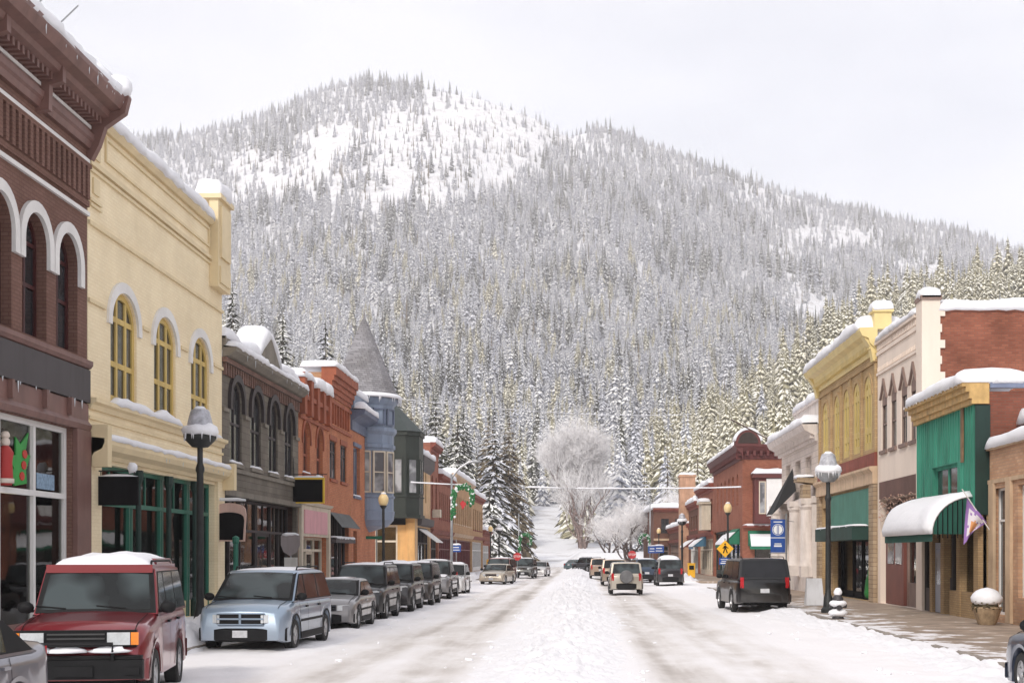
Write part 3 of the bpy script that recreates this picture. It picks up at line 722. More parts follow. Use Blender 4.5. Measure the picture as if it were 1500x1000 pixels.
def cornice(fr, u0, u1, v, prof, mat, dent=None, brackets=None, name='cornice'):
    mb = MB(fr); mb.sweep([(d, v + z) for d, z in prof], u0, u1)
    if dent:
        w_, pitch, z0, z1, dd = dent; u = u0 + pitch / 2
        while u < u1: mb.box(u, u + w_, v + z0, v + z1, -.01, dd); u += pitch
    if brackets:
        n, w_, z0, z1, dd = brackets
        for i in range(n):
            u = u0 + .1 + (u1 - u0 - .2 - w_) * i / max(1, n - 1)
            q = fr.pt; vs = []
            for uu in (u, u + w_): vs += [q(uu, v + z0, -.01), q(uu, v + z0, dd * .25), q(uu, v + z0 + (z1 - z0) * .55, dd * .45), q(uu, v + z1, dd), q(uu, v + z1, -.01)]
            mb.add(vs, [(0, 1, 2, 3, 4), (5, 6, 7, 8, 9)] + [(i_, (i_ + 1) % 5, 5 + (i_ + 1) % 5, 5 + i_) for i_ in range(5)])
    return mb.build(name, mat)
def bldg(fr, u0, u1, h, wall, side, dep=12, holes=(), reveal=.25, topline=None, v0=.0, roofdrop=.5):
    mb = MB(fr); wall_front(mb, fr, u0, u1, v0, h, list(holes), reveal, topline)
    shell(mb, fr, u0, u1, v0, h, dep, roofdrop)
    return mb.build('wall', [wall, side, SNOW])
def roofsnow(fr, u0, u1, d0, d1, v, h, seed=0, name='roof_snow', slope=None, step=.3, wob=.35):
    return MB(fr).roll(u0, u1, d0, d1, v, h, seed, slope=slope, step=step, wob=wob).build(name, SNOW, smooth=True)

# ------------------------------------------------------------------ left side of the street
# brown brick building with white arches
BRN = BR('brown_painted_brick', lin((134, 98, 86)), lin((126, 90, 78)), lin((112, 80, 70)), .24, .25); BRN_P = M('brown_trim_paint', lin((124, 88, 80)), .5, .15); MAR = M('maroon_window_paint', lin((72, 26, 26)), .5, .2)
begin('brick_building', (XL, 26, 0), 'dark brown brick building with white window arches and heavy bracketed cornice, nearest left', 'building')
A0, A1 = 17.0, 34.04
hl = []
for k in range(8):
    c = 32.72 - 1.94 * k
    hl.append(win(FL, c - .68, c + .68, 7.0, 9.1, .68, MAR, G_DARK, .1, (.5,), (8.2, 9.15), .3, hood=(WHITE, .27, .09, .45)))
hl.append(shop(FL, 20.5, 33.0, .15, 5.15, [22.5, 24.6, 26.6, 29.15, 31.05], 3.5, WHITE, BRN_P, .42, .13, .22, inside=INSIDE, tmull=0, room=3.2, doors=(3,)))
bldg(FL, A0, A1, 13.0, BRN, BRN, 14, hl, .3)
mb = MB(FL); mb.box(A0, A1, 11.82, 11.93, 0.002, .08); mb.box(A0, A1, 10.52, 10.62, 0.002, .08); mb.build('white_band', WHITE)
mb = MB(FL); u = 33.75
while u > A0 + .3: mb.box(u, u + .16, 10.9, 11.7, 0.001, .13); u -= .32
mb.box(A0, A1, 11.701, 11.8, .001, .13); mb.box(A0, A1, 10.75, 10.899, .001, .07); mb.build('brick_frieze', BRN)
cornice(FL, A0, A1 + .02, 12.2, [(0, 0), (.1, 0), (.14, .15), (.2, .2), (.2, .35), (.1, .4), (.1, .62), (.55, .8), (.6, .92), (.85, .98), (.95, 1.2), (.95, 1.32), (0, 1.32)], BRN_P, dent=(.12, .26, .58, .82, .42))
cornice(FL, A0 + .8, A1 - .05, 12.2, [(0, .48), (.13, .48), (.13, .56), (0, .56)], WHITE, name='white_band')
u = A1 - 3.22
while u > A0:
    mb = MB(FL); mb.sweep([(0, 12.1), (.3, 12.15), (.32, 12.7), (.62, 12.78), (.62, 13.12), (0, 13.12)], u, u + .2); mb.build('cornice_bracket', BRN_P); u -= 3.0
mb = MB(FL); mb.sweep([(0, 11.9), (.12, 11.95), (.3, 12.3), (.45, 12.75), (.95, 13.1), (1.05, 13.5), (.95, 13.75), (.3, 13.6), (0, 13.5)], A1 - .02, A1 + .2)
mb.build('cornice_bracket', BRN_P)
roofsnow(FL, A0, A1 + .1, -1.6, .98, 13.5, .42, 1, wob=.25); MB(FL).blob(FL.pt(A1 + .0, 13.72, .8), (.34, .34, .28), 4, 12, 8, .35).blob(FL.pt(A1 - .3, 13.9, .1), (.6, .6, .35), 9, 12, 8, .4).build('snow_cap', SNOW, smooth=True)
MB(FL).box(A0, A1 - .02, 5.87, 6.68, 0.002, .1).build('sign_band', DKGREY)
mb = MB(FL); mb.sweep([(0, 6.68), (.1, 6.72), (.16, 6.8), (.16, 6.9), (0, 6.96)], A0, A1); mb.sweep([(0, 5.17), (.1, 5.17), (.14, 5.3), (.05, 5.42), (.05, 5.84), (0, 5.84)], A0, A1 - .03)
for u in (21, 23.2, 25.4, 27.3, 29.2, 31.1, 32.6): mb.box(u, u + .14, 5.45, 5.86, .04, .16)
mb.box(33.08, 34.02, .15, 5.16, .001, .12); mb.build('fascia', BRN_P)
for u, q in ((16.8, 1), (22.6, 1)): pass
mb = MB(); mb.blob((-12.95, 29.6, 3.05), (.07, .07, .08), 1, 8, 6, .05); mb.build('bulb', M('lit_bulb', (1, .8, .4), .5, .05, emis=((1, .72, .35), 6)))
pl_ = bpy.data.lights.new('shop_bulb_light', 'POINT'); pl_.energy = 60; pl_.color = (1, .75, .48); pl_.shadow_soft_size = .1; po = bpy.data.objects.new('shop_bulb_light', pl_); COL.objects.link(po); po.location = (-13.2, 29.6, 3.0)
brown = CUR['root']

# pale yellow building
YEL = BR('pale_yellow_painted_brick', lin((248, 230, 192)), lin((244, 224, 184)), lin((240, 220, 180)), .26, .14); YEL_T = M('yellow_moulding', lin((222, 200, 156)), .6, .08); OCH = M('ochre_window_paint', lin((205, 172, 88)), .5, .1)
GRN = M('green_shop_paint', lin((38, 112, 92)), .45, .12); GRN_D = M('dark_green_paint', lin((22, 52, 46)), .5, .15)
begin('stucco_building', (XL, 40, 0), 'pale yellow building with three ochre arched windows under white hoods and green shopfront', 'building')
B0, B1 = 34.09, 46.86
hl = [shop(FL, B0 + .75, B1 - .9, .15, 4.45, [37.85, 38.05, 40.65, 40.85, 43.4, 43.6], 3.45, GRN, YEL_T, .5, .12, .3, inside=INSIDE_D, tmull=1, room=3)]
for a, b in ((35.75, 37.85), (39.4, 41.5), (43.15, 45.25)):
    hl.append(win(FL, a, b, 6.15, 8.25, .85, OCH, G_DARK, .16, (.33, .67), (7.15, 8.35), .14, hood=(WHITE, .3, .07, .12)))
bldg(FL, B0, B1, 13.05, YEL, YEL, 16, hl, .32)
mb = MB(FL)
mb.box(B0, B1, 10.36, 10.46, .001, .07); mb.box(B0, B1, 11.72, 11.8, .001, .06); mb.box(B0, B1, 11.86, 11.98, .001, .1)
for a, b in ((B0, 35.3), (38.32, 38.93), (41.97, 42.7), (45.72, B1)): mb.box(a, b, 8.42, 8.52, .001, .06)
mb.box(B0 + 1.2, B1 - 1.7, 12.25, 12.33, .001, .06); mb.box(B0 + 1.2, B1 - 1.7, 12.82, 12.9, .001, .06); mb.box(B0 + 1.2, B0 + 1.28, 12.33, 12.82, .001, .06); mb.box(B1 - 1.78, B1 - 1.7, 12.33, 12.82, .001, .06)
mb.box(B0 + .25, B0 + .8, 12.1, 12.95, .001, .05); mb.box(B0 + .3, B0 + .75, 11.2, 11.6, .001, .05)
for z in (10.85, 10.98): mb.box(B0 + .1, B0 + .9, z, z + .07, .001, .06)
mb.sweep([(0, 13.0), (.1, 13.0), (.2, 13.1), (.2, 13.2), (0, 13.22)], B0, B1)
mb.sweep([(0, 5.75), (.08, 5.75), (.12, 5.87), (.22, 5.92), (.22, 6.02), (0, 6.04)], B0, B1); mb.box(B0, B1, 5.5, 5.58, .001, .06)
mb.build('moulding', YEL_T)
mb = MB(FL); mb.box(B1 - 1.6, B1 - .02, 11.0, 13.9, .002, .3); mb.box(B1 - 1.4, B1 - .25, 12.0, 13.7, .3, .38); mb.box(B1 - 1.45, B1 - .2, 11.15, 11.7, .3, .36); mb.box(B1 - 1.7, B1 + .02, 13.9, 14.05, -.4, .42); mb.build('corner_pier', YEL_T)
MB(FL).roll(B1 - 1.65, B1 + .02, -.5, .42, 14.03, .62, 3, step=.12, wob=.2).build('snow_cap', SNOW, smooth=True)
cornice(FL, B0 + .0, B1 + .04, 4.55, [(0, 0), (.1, 0), (.15, .1), (.35, .2), (.42, .34), (.42, .46), (0, .5)], YEL_T)
mb = MB(FL); mb.box(B0, B0 + .3, 4.3, 5.35, .004, .5); mb.box(B1 - .3, B1 + .02, 4.3, 5.2, .004, .5); mb.build('cornice_block', YEL_T)
roofsnow(FL, B0, B1 - 1.6, -1.8, .28, 13.2, .42, 2, wob=.25); roofsnow(FL, B0 + .4, B1 - .3, .05, .44, 5.04, .12, 3, 'ledge_snow'); roofsnow(FL, 35.6, 41.5, -.02, .24, 6.04, .17, 5, 'ledge_snow', wob=.9); roofsnow(FL, 42.5, 46.2, 0, .22, 6.04, .1, 6, 'ledge_snow', wob=.8)
mb = MB(FL); mb.box(B0, B0 + .72, .15, 4.55, .002, .1); mb.box(B1 - .86, B1, .15, 4.55, .002, .1); mb.build('pilaster', YEL)
mb = MB(FL)
for u in (37.95, 40.75, 43.5): mb.lathe([(.14, 0), (.14, .5), (.08, .6), (.08, 3.9), (.14, 4.05), (.14, 4.28)], FL.pt(u, .15, .02), 10)
mb.build('iron_column', GRN_D)
yellow = CUR['root']

# grey stone building
GST = BR('grey_cut_stone', lin((128, 120, 108)), lin((116, 108, 98)), lin((98, 90, 82)), .7, .3); GST_P = M('dressed_grey_stone', lin((126, 118, 106)), .85, .18, 1.2, bump=.2); DKTRIM = M('charcoal_trim', lin((58, 50, 50)), .6, .2); REDB = BR('faded_red_brick', lin((146, 108, 94)), lin((128, 94, 84)), lin((112, 94, 86)), .24, .35)
begin('stone_building', (XL, 53, 0), 'grey stone building with four dark arched windows and a small snow capped gable', 'building')
C0, C1 = 46.9, 59.55; hl = []
for a, b in ((47.9, 49.6), (50.9, 52.6), (53.85, 55.5), (56.8, 58.4)):
    hl.append(win(FL, a, b, 5.35, 7.5, .75, DKTRIM, G_DARK, .1, (.5,), (6.75,), .13, sill=GST_P, sillsnow=True, hood=(DKTRIM, .26, .12, .3)))
hl.append(shop(FL, C0 + .35, C1 - .3, .15, 4.15, [49.4, 51.0, 53.4, 53.6, 56, 57.5], 3.0, DKTRIM, DKTRIM, .6, .1, .5, doors=(1, 4), tmull=1))
bldg(FL, C0, C1, 8.9, GST, REDB, 14, hl, .2)
mb = MB(FL); u = C0 + .1
while u < C1 - .2: mb.box(u, u + .16, 8.3, 8.72, .001, .1); u += .34
mb.box(C0, C1, 8.721, 8.9, .001, .16); mb.build('corbel_table', REDB)
cornice(FL, C0, C1, 8.9, [(0, 0), (.25, .05), (.45, .22), (.5, .34), (0, .4)], GST_P)
mb = MB(FL); mb.box(C0, C1, 9.3, 9.62, -.3, .12); mb.prism([(51.9, 9.62), (55.4, 9.62), (53.9, 10.55), (53.4, 10.55)], -.3, .14); mb.build('parapet', GST_P)
mb = MB(FL); mb.box(C0, C1, 5.02, 5.16, .001, .07); mb.box(C0, C1, 4.16, 4.36, .001, .12)
for a, b in ((C0, 47.55), (49.95, 50.55), (52.95, 53.5), (55.85, 56.45), (58.75, C1)): mb.box(a, b, 7.05, 7.18, .001, .08)
mb.build('string_course', GST_P)
roofsnow(FL, C0, 52.0, .02, .52, 9.28, .22, 4, 'ledge_snow'); roofsnow(FL, 55.2, C1, .02, .52, 9.28, .22, 5, 'ledge_snow'); roofsnow(FL, 52.0, 55.2, .14, .52, 9.28, .12, 6, 'ledge_snow')
roofsnow(FL, C0, 52.3, -1.2, .16, 9.6, .4, 7, wob=.7); roofsnow(FL, 55.1, C1, -1.4, .16, 9.6, .42, 8, wob=.6)
mb = MB(FL); mb.roll(51.7, 53.7, -1.1, .2, 9.75, .45, 2, slope=lambda u: (u - 51.9) * .55); mb.roll(53.6, 55.6, -.5, .2, 9.75, .3, 3, slope=lambda u: (55.4 - u) * .55); mb.build('gable_snow', SNOW, smooth=True)
stone = CUR['root']

# orange brick pair
ORB = BR('orange_brick', lin((214, 132, 90)), lin((198, 114, 76)), lin((172, 122, 94)), .24, .28); ORB_P = M('orange_brick_trim', lin((160, 84, 56)), .8, .2, 2); CRM = M('cream_paint', lin((206, 192, 170)), .6, .1); PINK = M('pink_sign_panel', lin((216, 150, 158)), .5, .05)
begin('brick_building', (XL, 63, 0), 'orange brick building with stepped snow topped parapet, two narrow arches and pink sign panel', 'building')
D0, D1 = 59.6, 66.5; hl = []
for a, b in ((60.5, 62.1), (63.6, 65.2)): hl.append(win(FL, a, b, 5.75, 7.35, .7, ORB_P, G_DARK, .12, (.5,), (6.6,), .2, sill=ORB_P, sillsnow=True, hood=(ORB_P, .2, .06)))
hl.append(shop(FL, D0 + .5, D1 - .5, .15, 2.9, [62.2, 64], 2.3, CRM, CRM, .6, .12, .3, doors=(1,), tmull=0))
bldg(FL, D0, D1, 9.0, ORB, ORB, 12, hl, .35)
mb = MB(FL); mb.box(D0, D1, 9.0, 9.2, -.3, .2)
for i, (u, z) in enumerate(((59.7, 10.1), (61.2, 9.9), (62.7, 10.1), (64.2, 9.9), (65.7, 10.1))):
    mb.box(u, u + .55, 8.3, z, -.28, .26)
mb.box(D0, D1, 9.2, 9.75, -.25, .05); mb.box(D0, D1, 8.1, 8.25, .001, .1); mb.build('parapet', ORB_P)
mb = MB(FL); mb.box(D0 + .1, D1 - .1, 2.92, 4.3, .002, .12); mb.sweep([(0, 4.3), (.2, 4.32), (.3, 4.45), (0, 4.5)], D0, D1); mb.box(D0, D0 + .4, .15, 4.3, .003, .14); mb.box(D1 - .4, D1, .15, 4.3, .003, .14); mb.build('fascia', CRM)
MB(FL).box(D0 + .6, D1 - .9, 3.05, 4.1, .12, .16).build('sign_panel', PINK)
roofsnow(FL, D0, 62.2, -1.2, .3, 9.95, .35, 9, wob=.8); roofsnow(FL, 62.2, D1 + .1, -1.2, .34, 9.8, .5, 10, wob=.9)
begin('brick_building', (XL, 70, 0), 'taller orange brick building with corbelled cornice beside the stepped parapet, paired rectangular windows', 'building')
D0, D1 = 66.55, 73.0; hl = []
for a, b in ((67.0, 68.8), (70.0, 71.8)): hl.append(win(FL, a, b, 5.85, 7.75, 0, DKTRIM, G_PALE, .1, (.5,), (7.2,), .14, sill=ORB_P, hood=(ORB_P, .25, .05)))
hl.append(shop(FL, D0 + .4, D1 - .5, .15, 4.2, [68.4, 70.2, 71.3], 2.9, DKGREY, DKGREY, .5, .1, .3, doors=(2,), tmull=2))
bldg(FL, D0, D1, 11.0, ORB, BR('tan_side_brick', lin((200, 150, 110)), lin((180, 128, 92)), lin((170, 130, 100)), .24, .3), 12, hl, .3)
mb = MB(FL)
for i, (z0, z1, d) in enumerate(((9.9, 10.1, .06), (10.1, 10.35, .14), (10.35, 10.6, .22), (10.6, 10.85, .32), (10.85, 11.3, .42))): mb.box(D0 - .1, D1 + .1, z0 + .001, z1, -.3, d)
u = D0 + .3
while u < D1 - .3: mb.box(u, u + .14, 8.6, 9.6, .001, .1); u += .75
mb.box(D0, D1, 8.35, 8.5, .001, .09); mb.box(D0, D1, 9.6, 9.75, .001, .09); mb.build('cornice', ORB_P)
roofsnow(FL, D0 - .2, D1 + .2, -1.4, .5, 11.3, .3, 11)
mb = MB(FL); mb.sweep([(.03, 4.2), (.6, 3.5), (.62, 3.45), (.05, 4.15)], D0 + .4, D1 - .4); mb.build('awning', M('grey_awning', lin((88, 92, 92)), .7, .15))
mb = MB(FL); mb.box(D0 + .3, D1 - .4, 2.7, 2.95, .001, .35); mb.build('ledge', DKGREY); roofsnow(FL, D0 + .3, D1 - .4, .0, .36, 2.95, .08, 12, 'ledge_snow')

# narrow brick house with blue cornice, then the blue corner turret
BLU = M('slate_blue_paint', lin((124, 138, 160)), .55, .12, .8, streak=True); BLU_D = M('grey_blue_trim', lin((96, 106, 130)), .5, .12); SHG = BR('wood_shingles', lin((160, 158, 162)), lin((136, 134, 138)), lin((96, 94, 98)), .35, .3)
GOLD = M('golden_ochre_plaster', lin((214, 160, 94)), .8, .12, .9)
begin('brick_building', (XL, 77, 0), 'red brick corner building with slate blue turret under a tall shingled cone roof', 'building')
E0, E1 = 73.05, 81.9; hl = []
for a, b in ((74.0, 76.2),): hl.append(win(FL, a, b, 5.3, 8.0, .0, BLU_D, G_PALE, .12, (.33, .66), (), .25, sill=BLU_D, sillsnow=True, hood=(BLU_D, .2, .08)))
hl.append(win(FL, 74.0, 75.2, .2, 3.4, 0, DKTRIM, G_DARK, .12, (.5,), (2.7,), .3))
bldg(FL, E0, E1, 9.6, ORB, GOLD, 14, hl, .25)
cornice(FL, E0, 78.0, 8.8, [(0, 0), (.1, 0), (.1, .5), (.5, .75), (.75, .85), (.8, 1.1), (0, 1.15)], BLU_D); MB(FL).box(E0, 77.5, 9.95, 10.8, -.4, .2).build('parapet', BLU)
roofsnow(FL, E0, 77.9, .1, .85, 9.92, .35, 13, 'ledge_snow'); roofsnow(FL, E0, 77.6, -.8, .3, 10.8, .35, 14)
TC = (-12.6, 79.6)
mb = MB(); mb.lathe([(.3, 3.4), (1.4, 3.75), (1.72, 4.1), (1.78, 4.6), (1.72, 4.65), (1.72, 5.35), (1.8, 5.4), (1.8, 5.5), (1.72, 5.52), (1.72, 8.2), (1.82, 8.25), (1.82, 8.45), (1.74, 8.5), (1.74, 9.0), (1.9, 9.2), (1.9, 9.4), (1.76, 9.45), (1.76, 10.7), (2.0, 11.0), (2.0, 11.15)], (TC[0], TC[1], 0), 12, .26)
tur = mb.build('turret', BLU, smooth=True, split=25)
for a in (-1.95, -1.42, -.9, -.37):
    fr = Fr((TC[0] + 1.66 * math.cos(a), TC[1] + 1.66 * math.sin(a), 0), (-math.sin(a), math.cos(a), 0), (math.cos(a), math.sin(a), 0))
    m = MB(fr); m.ring(outline(-.4, .4, 5.65, 8.05, 0), outline(-.31, .31, 5.74, 7.96, 0), .0, .1); m.box(-.31, .31, 6.8, 6.87, .02, .09); f = m.build('window', CRM, tur)
    MB(fr).box(-.31, .31, 5.74, 7.96, .02, .05).build('pane', G_PALE, f)
    m = MB(fr); m.ring(outline(-.38, .38, 9.55, 10.5, 0), outline(-.3, .3, 9.63, 10.42, 0), .04, .14); m.build('panel_moulding', BLU_D, tur)
mb = MB(); mb.lathe([(2.12, 11.1), (1.98, 11.3), (1.5, 12.5), (.95, 13.8), (.45, 15.0), (.06, 15.9), (0.02, 16.3)], (TC[0], TC[1], 0), 14, .2); mb.build('cone_roof', SHG, tur)
mb = MB(); mb.lathe([(2.0, 11.12), (2.2, 11.12), (2.24, 11.22), (2.08, 11.36), (1.9, 11.38)], (TC[0], TC[1], 0), 20); 
for i in range(40): 
    a = rnd.random() * 6.28; h_ = .12 + rnd.random() * .35; mb.tube([(TC[0] + 2.16 * math.cos(a), TC[1] + 2.16 * math.sin(a), 11.15), (TC[0] + 2.16 * math.cos(a), TC[1] + 2.16 * math.sin(a), 11.15 - h_)], [.03, .004], 4)
mb.build('eave_snow', SNOW, tur, smooth=True)
fr = facing(E1 - .0); 
corner_red = CUR['root']
# far corner building with dark green oriel
GRO = M('dark_green_oriel_paint', lin((38, 46, 40)), .55, .15); GRO_R = M('green_copper_roof', lin((50, 60, 58)), .5, .15, 1); TAN = BR('tan_brick', lin((206, 164, 118)), lin((190, 146, 102)), lin((176, 140, 108)), .24, .22); TAN_P = M('tan_plaster', lin((208, 168, 122)), .8, .12)
begin('corner_building', (-13, 104, 0), 'ochre corner building with dark green oriel bay above dark shop windows', 'building')
F0, F1 = 101.6, 112.0; FC = facing(F0)
hl = []
for a, b in ((106.0, 107.1), (108.1, 109.2)): hl.append(win(FL, a, b, 6.2, 8.2, .45, DKTRIM, G_DARK, .08, (.5,), (), .25))
hl.append(shop(FL, 103.2, F1 - .4, .15, 4.2, [105, 107, 109.2], 3.0, DKTRIM, DKTRIM, .5, .12, .3, doors=(1,)))
mb = MB(FL); wall_front(mb, FL, F0, F1, 0, 9.8, hl, .25); mb.build('wall', TAN_P)
hc = [shop(FC, -16.6, -13.6, .15, 4.3, [-15.2], 3.1, CRM, GRN_D, .8, .14, .25, tmull=0), win(FC, -20.5, -18.7, .9, 3.6, 0, DKTRIM, G_DARK, .1, (.5,), (), .25)]
mb = MB(FC); wall_front(mb, FC, -27, XL, 0, 9.8, hc, .25)
mb.add([(XL, F1, 0), (XL, F1, 9.8), (-27, F1, 9.8), (-27, F1, 0), (-27, F0, 0), (-27, F0, 9.8)], [(0, 1, 2, 3), (3, 2, 5, 4)]); mb.k = 1; mb.add([(XL, F0, 9.5), (XL, F1, 9.5), (-27, F1, 9.5), (-27, F0, 9.5)], [(0, 1, 2, 3)]); mb.build('side_wall', [GOLD, SNOW])
mb = MB(FC); mb.box(-12.9, -12.31, .15, 4.5, .001, .12); mb.box(-17.3, -16.7, .15, 4.5, .001, .12); mb.build('column', GOLD); MB(FC).box(-16.6, -13.0, 4.32, 4.9, .002, .2).build('fascia', BLACK)
def octo(cx, cy, hw, z0, z1, mb, ch=.9):
    p = [(cx - hw, cy + hw), (cx - hw, cy - hw + ch), (cx - hw + ch, cy - hw), (cx + hw - ch, cy - hw), (cx + hw, cy - hw + ch), (cx + hw, cy + hw)]
    n = len(p); mb.add([(x, y, z0) for x, y in p] + [(x, y, z1) for x, y in p], [tuple(range(n)), tuple(range(n, 2 * n))] + [(i, (i + 1) % n, n + (i + 1) % n, n + i) for i in range(n)]); return p
mb = MB(); octo(-13.7, 102.2, 1.75, 4.95, 10.9, mb); octo(-13.7, 102.2, 1.85, 4.8, 5.05, mb); octo(-13.7, 102.2, 1.85, 10.9, 11.2, mb); octo(-13.7, 102.2, 1.82, 6.35, 6.45, mb); bay = mb.build('oriel', GRO)
mb = MB(); p = octo(-13.7, 102.2, 1.95, 11.2, 11.21, mb); mb.add([(x, y, 11.2) for x, y in p] + [(-14.4, 103.8, 13.9)], [(i, (i + 1) % 6, 6) for i in range(6)]); mb.build('oriel_roof', GRO_R, bay)
for (x0, y0), (x1, y1) in (((-14.6, 100.45), (-12.85, 100.45)), ((-12.85, 100.45), (-11.95, 101.35)), ((-11.95, 101.35), (-11.95, 103.9))):
    dx, dy = x1 - x0, y1 - y0; l = math.hypot(dx, dy); fr = Fr((x0, y0, 0), (dx / l, dy / l, 0), (dy / l, -dx / l, 0))
    m = MB(fr); m.ring(outline(.22, l - .22, 6.6, 9.2, 0), outline(.3, l - .3, 6.68, 9.12, 0), -.02, .06)
    if l > 1.5: m.box(l / 2 - .1, l / 2 + .1, 6.68, 9.12, .0, .06)
    f = m.build('window', GRO, bay); MB(fr).box(.3, l - .3, 6.68, 9.12, .0, .02).build('pane', G_PALE, f)
mb = MB(FL); mb.sweep([(0, 4.3), (.3, 4.4), (.35, 4.9), (0, 5.0)], 103.2, F1); mb.sweep([(0, 8.6), (.35, 9.0), (.4, 9.7), (0, 9.8)], 104.2, F1); mb.build('cornice', DKGREY); roofsnow(FL, 104, F1, -.6, .5, 9.8, .4, 15)
mb = MB(FL); mb.sweep([(.0, 4.1), (1.3, 3.1), (1.3, 3.04), (0, 4.0)], 104.5, 109.5); mb.build('awning', WHITE)

def row_house(fr, u0, u1, h, wall, label, name='brick_building', wins=(), wv=(5.6, 7.4, .3), fmat=DKTRIM, gl=G_DARK, corn=None, shopm=DKTRIM, sh=3.6, snow=.3, seed=0, dep=12, extra=None, side=None, base=None, hood=None, doors=(1,)):
    X = fr.pt((u0 + u1) / 2, 0, 0); begin(name, tuple(X), label, 'building'); hl = []
    for a, b in wins: hl.append(win(fr, a, b, wv[0], wv[1], wv[2], fmat, gl, .08, (.5,), ((wv[0] + wv[1]) / 2,), .22, sill=corn or wall, hood=hood))
    if sh:
        n = max(2, int((u1 - u0) / 2)); ba = [u0 + .5 + (u1 - u0 - 1) * (i + 1) / (n + 1) for i in range(n)]
        hl.append(shop(fr, u0 + .4, u1 - .4, .15, sh, ba, sh * .72, shopm, base or shopm, .5, .12, .3, doors=doors, room=2))
    bldg(fr, u0, u1, h, wall, side or wall, dep, hl, .25)
    cornice(fr, u0 - .02, u1 + .02, h - .7, [(0, 0), (.08, 0), (.12, .3), (.35, .45), (.45, .6), (.45, .72), (0, .74)], corn or wall, dent=(.16, .4, .2, .44, .26))
    MB(fr).sweep([(0, sh + .25), (.12, sh + .25), (.3, sh + .6), (0, sh + .65)], u0, u1).build('shop_cornice', corn or wall)
    roofsnow(fr, u0, u1, -1.2, .5, h + .02, snow, seed)
    return CUR['root']
RDB = BR('red_brick', lin((180, 108, 84)), lin((164, 92, 72)), lin((142, 102, 86)), .24, .3); RDB_P = M('red_brick_trim', lin((140, 70, 56)), .8, .2); BUR = M('burgundy_paint', lin((122, 52, 56)), .5, .12); SNDP = M('sandstone_trim', lin((200, 170, 138)), .8, .12)
row_house(FL, 112.05, 118.4, 11.3, RDB, 'tall narrow red brick house with air conditioner beyond the green oriel', wins=((112.8, 114.2), (115.9, 117.3)), wv=(5.9, 8.2, .5), corn=RDB_P, snow=.5, seed=21)
MB(FL).box(113.0, 114.1, 5.2, 5.85, .05, .7).build('air_conditioner', CRM)
row_house(FL, 118.45, 131.0, 9.1, RDB, 'long low red brick house with burgundy shopfront behind the wreath pole', wins=[(119.2 + 1.75 * i, 120.1 + 1.75 * i) for i in range(7)], wv=(5.3, 7.3, .35), corn=RDB_P, shopm=BUR, snow=.5, seed=22)
row_house(FL, 131.05, 155.0, 9.9, TAN, 'long tan brick house with many narrow windows behind the wreath', wins=[(132 + 2.3 * i, 133.2 + 2.3 * i) for i in range(10)], wv=(5.2, 7.6, .4), corn=SNDP, shopm=BUR, snow=.6, seed=23)
row_house(FL, 155.05, 172, 9.0, TAN, 'last tan brick house of the left row, beside the tall snowy firs', wins=[(156.5 + 3 * i, 158.2 + 3 * i) for i in range(5)], wv=(5.0, 7.4, .0), corn=RDB_P, shopm=WHITE, snow=.6, seed=24)
row_house(FL, 172.05, 186, 5.2, RDB, 'single storey brick shop closing the left row at the foot of the firs', wins=(), corn=RDB_P, shopm=WHITE, sh=3.3, snow=.5, seed=25)

# ------------------------------------------------------------------ right side of the street
TNB = BR('sandy_brick', lin((204, 160, 124)), lin((188, 138, 104)), lin((178, 144, 118)), .26, .25); TNB_P = M('sandy_coping', lin((190, 160, 128)), .8, .15)
begin('brick_building', (XR, 36, 0), 'single storey sandy brick building with two rolls of snow on its parapet, nearest right', 'building')
X2 = 12.25; FN = Fr((X2, 0, 0), (0, 1, 0), (-1, 0, 0))
hl = [win(FN, 39.3, 40.4, .35, 4.05, 0, WHITE, G_DARK, .07, (), (3.1,), .2), win(FN, 36.4, 38.2, .9, 4.05, 0, WHITE, G_DARK, .07, (.5,), (3.1,), .2), win(FN, 31, 34, .9, 4.05, 0, WHITE, G_DARK, .07, (.5,), (3.1,), .2), win(FN, 26, 29, .9, 4.05, 0, WHITE, G_DARK, .07, (.5,), (3.1,), .2)]
bldg(FN, 20, 40.85, 5.2, TNB, TNB, 14, hl, .22, roofdrop=.05)
mb = MB(FN); mb.box(20, 40.9, 5.2, 5.32, -.35, .1); mb.box(20, 40.88, 4.2, 4.32, .001, .06)
for u in (40.6, 39.0, 35.6, 30.3, 25): mb.box(u - .35, u + .1, .15, 4.2, .001, .09)
mb.build('coping', TNB_P); MB(FN).box(36.6, 37.1, 4.45, 4.75, .002, .05).build('plaque', DKGREY)
mb = MB(FN); mb.box(20, 40.8, 5.1, 6.05, -1.3, -.9); mb.build('upper_parapet', BR('dark_red_brick', lin((142, 80, 66)), lin((128, 70, 56)), lin((118, 80, 68)), .24, .3))
roofsnow(FN, 20, 40.95, -.55, .16, 5.3, .34, 31, wob=.2); roofsnow(FN, 20, 40.9, -1.55, -.78, 6.03, .42, 32, wob=.2)

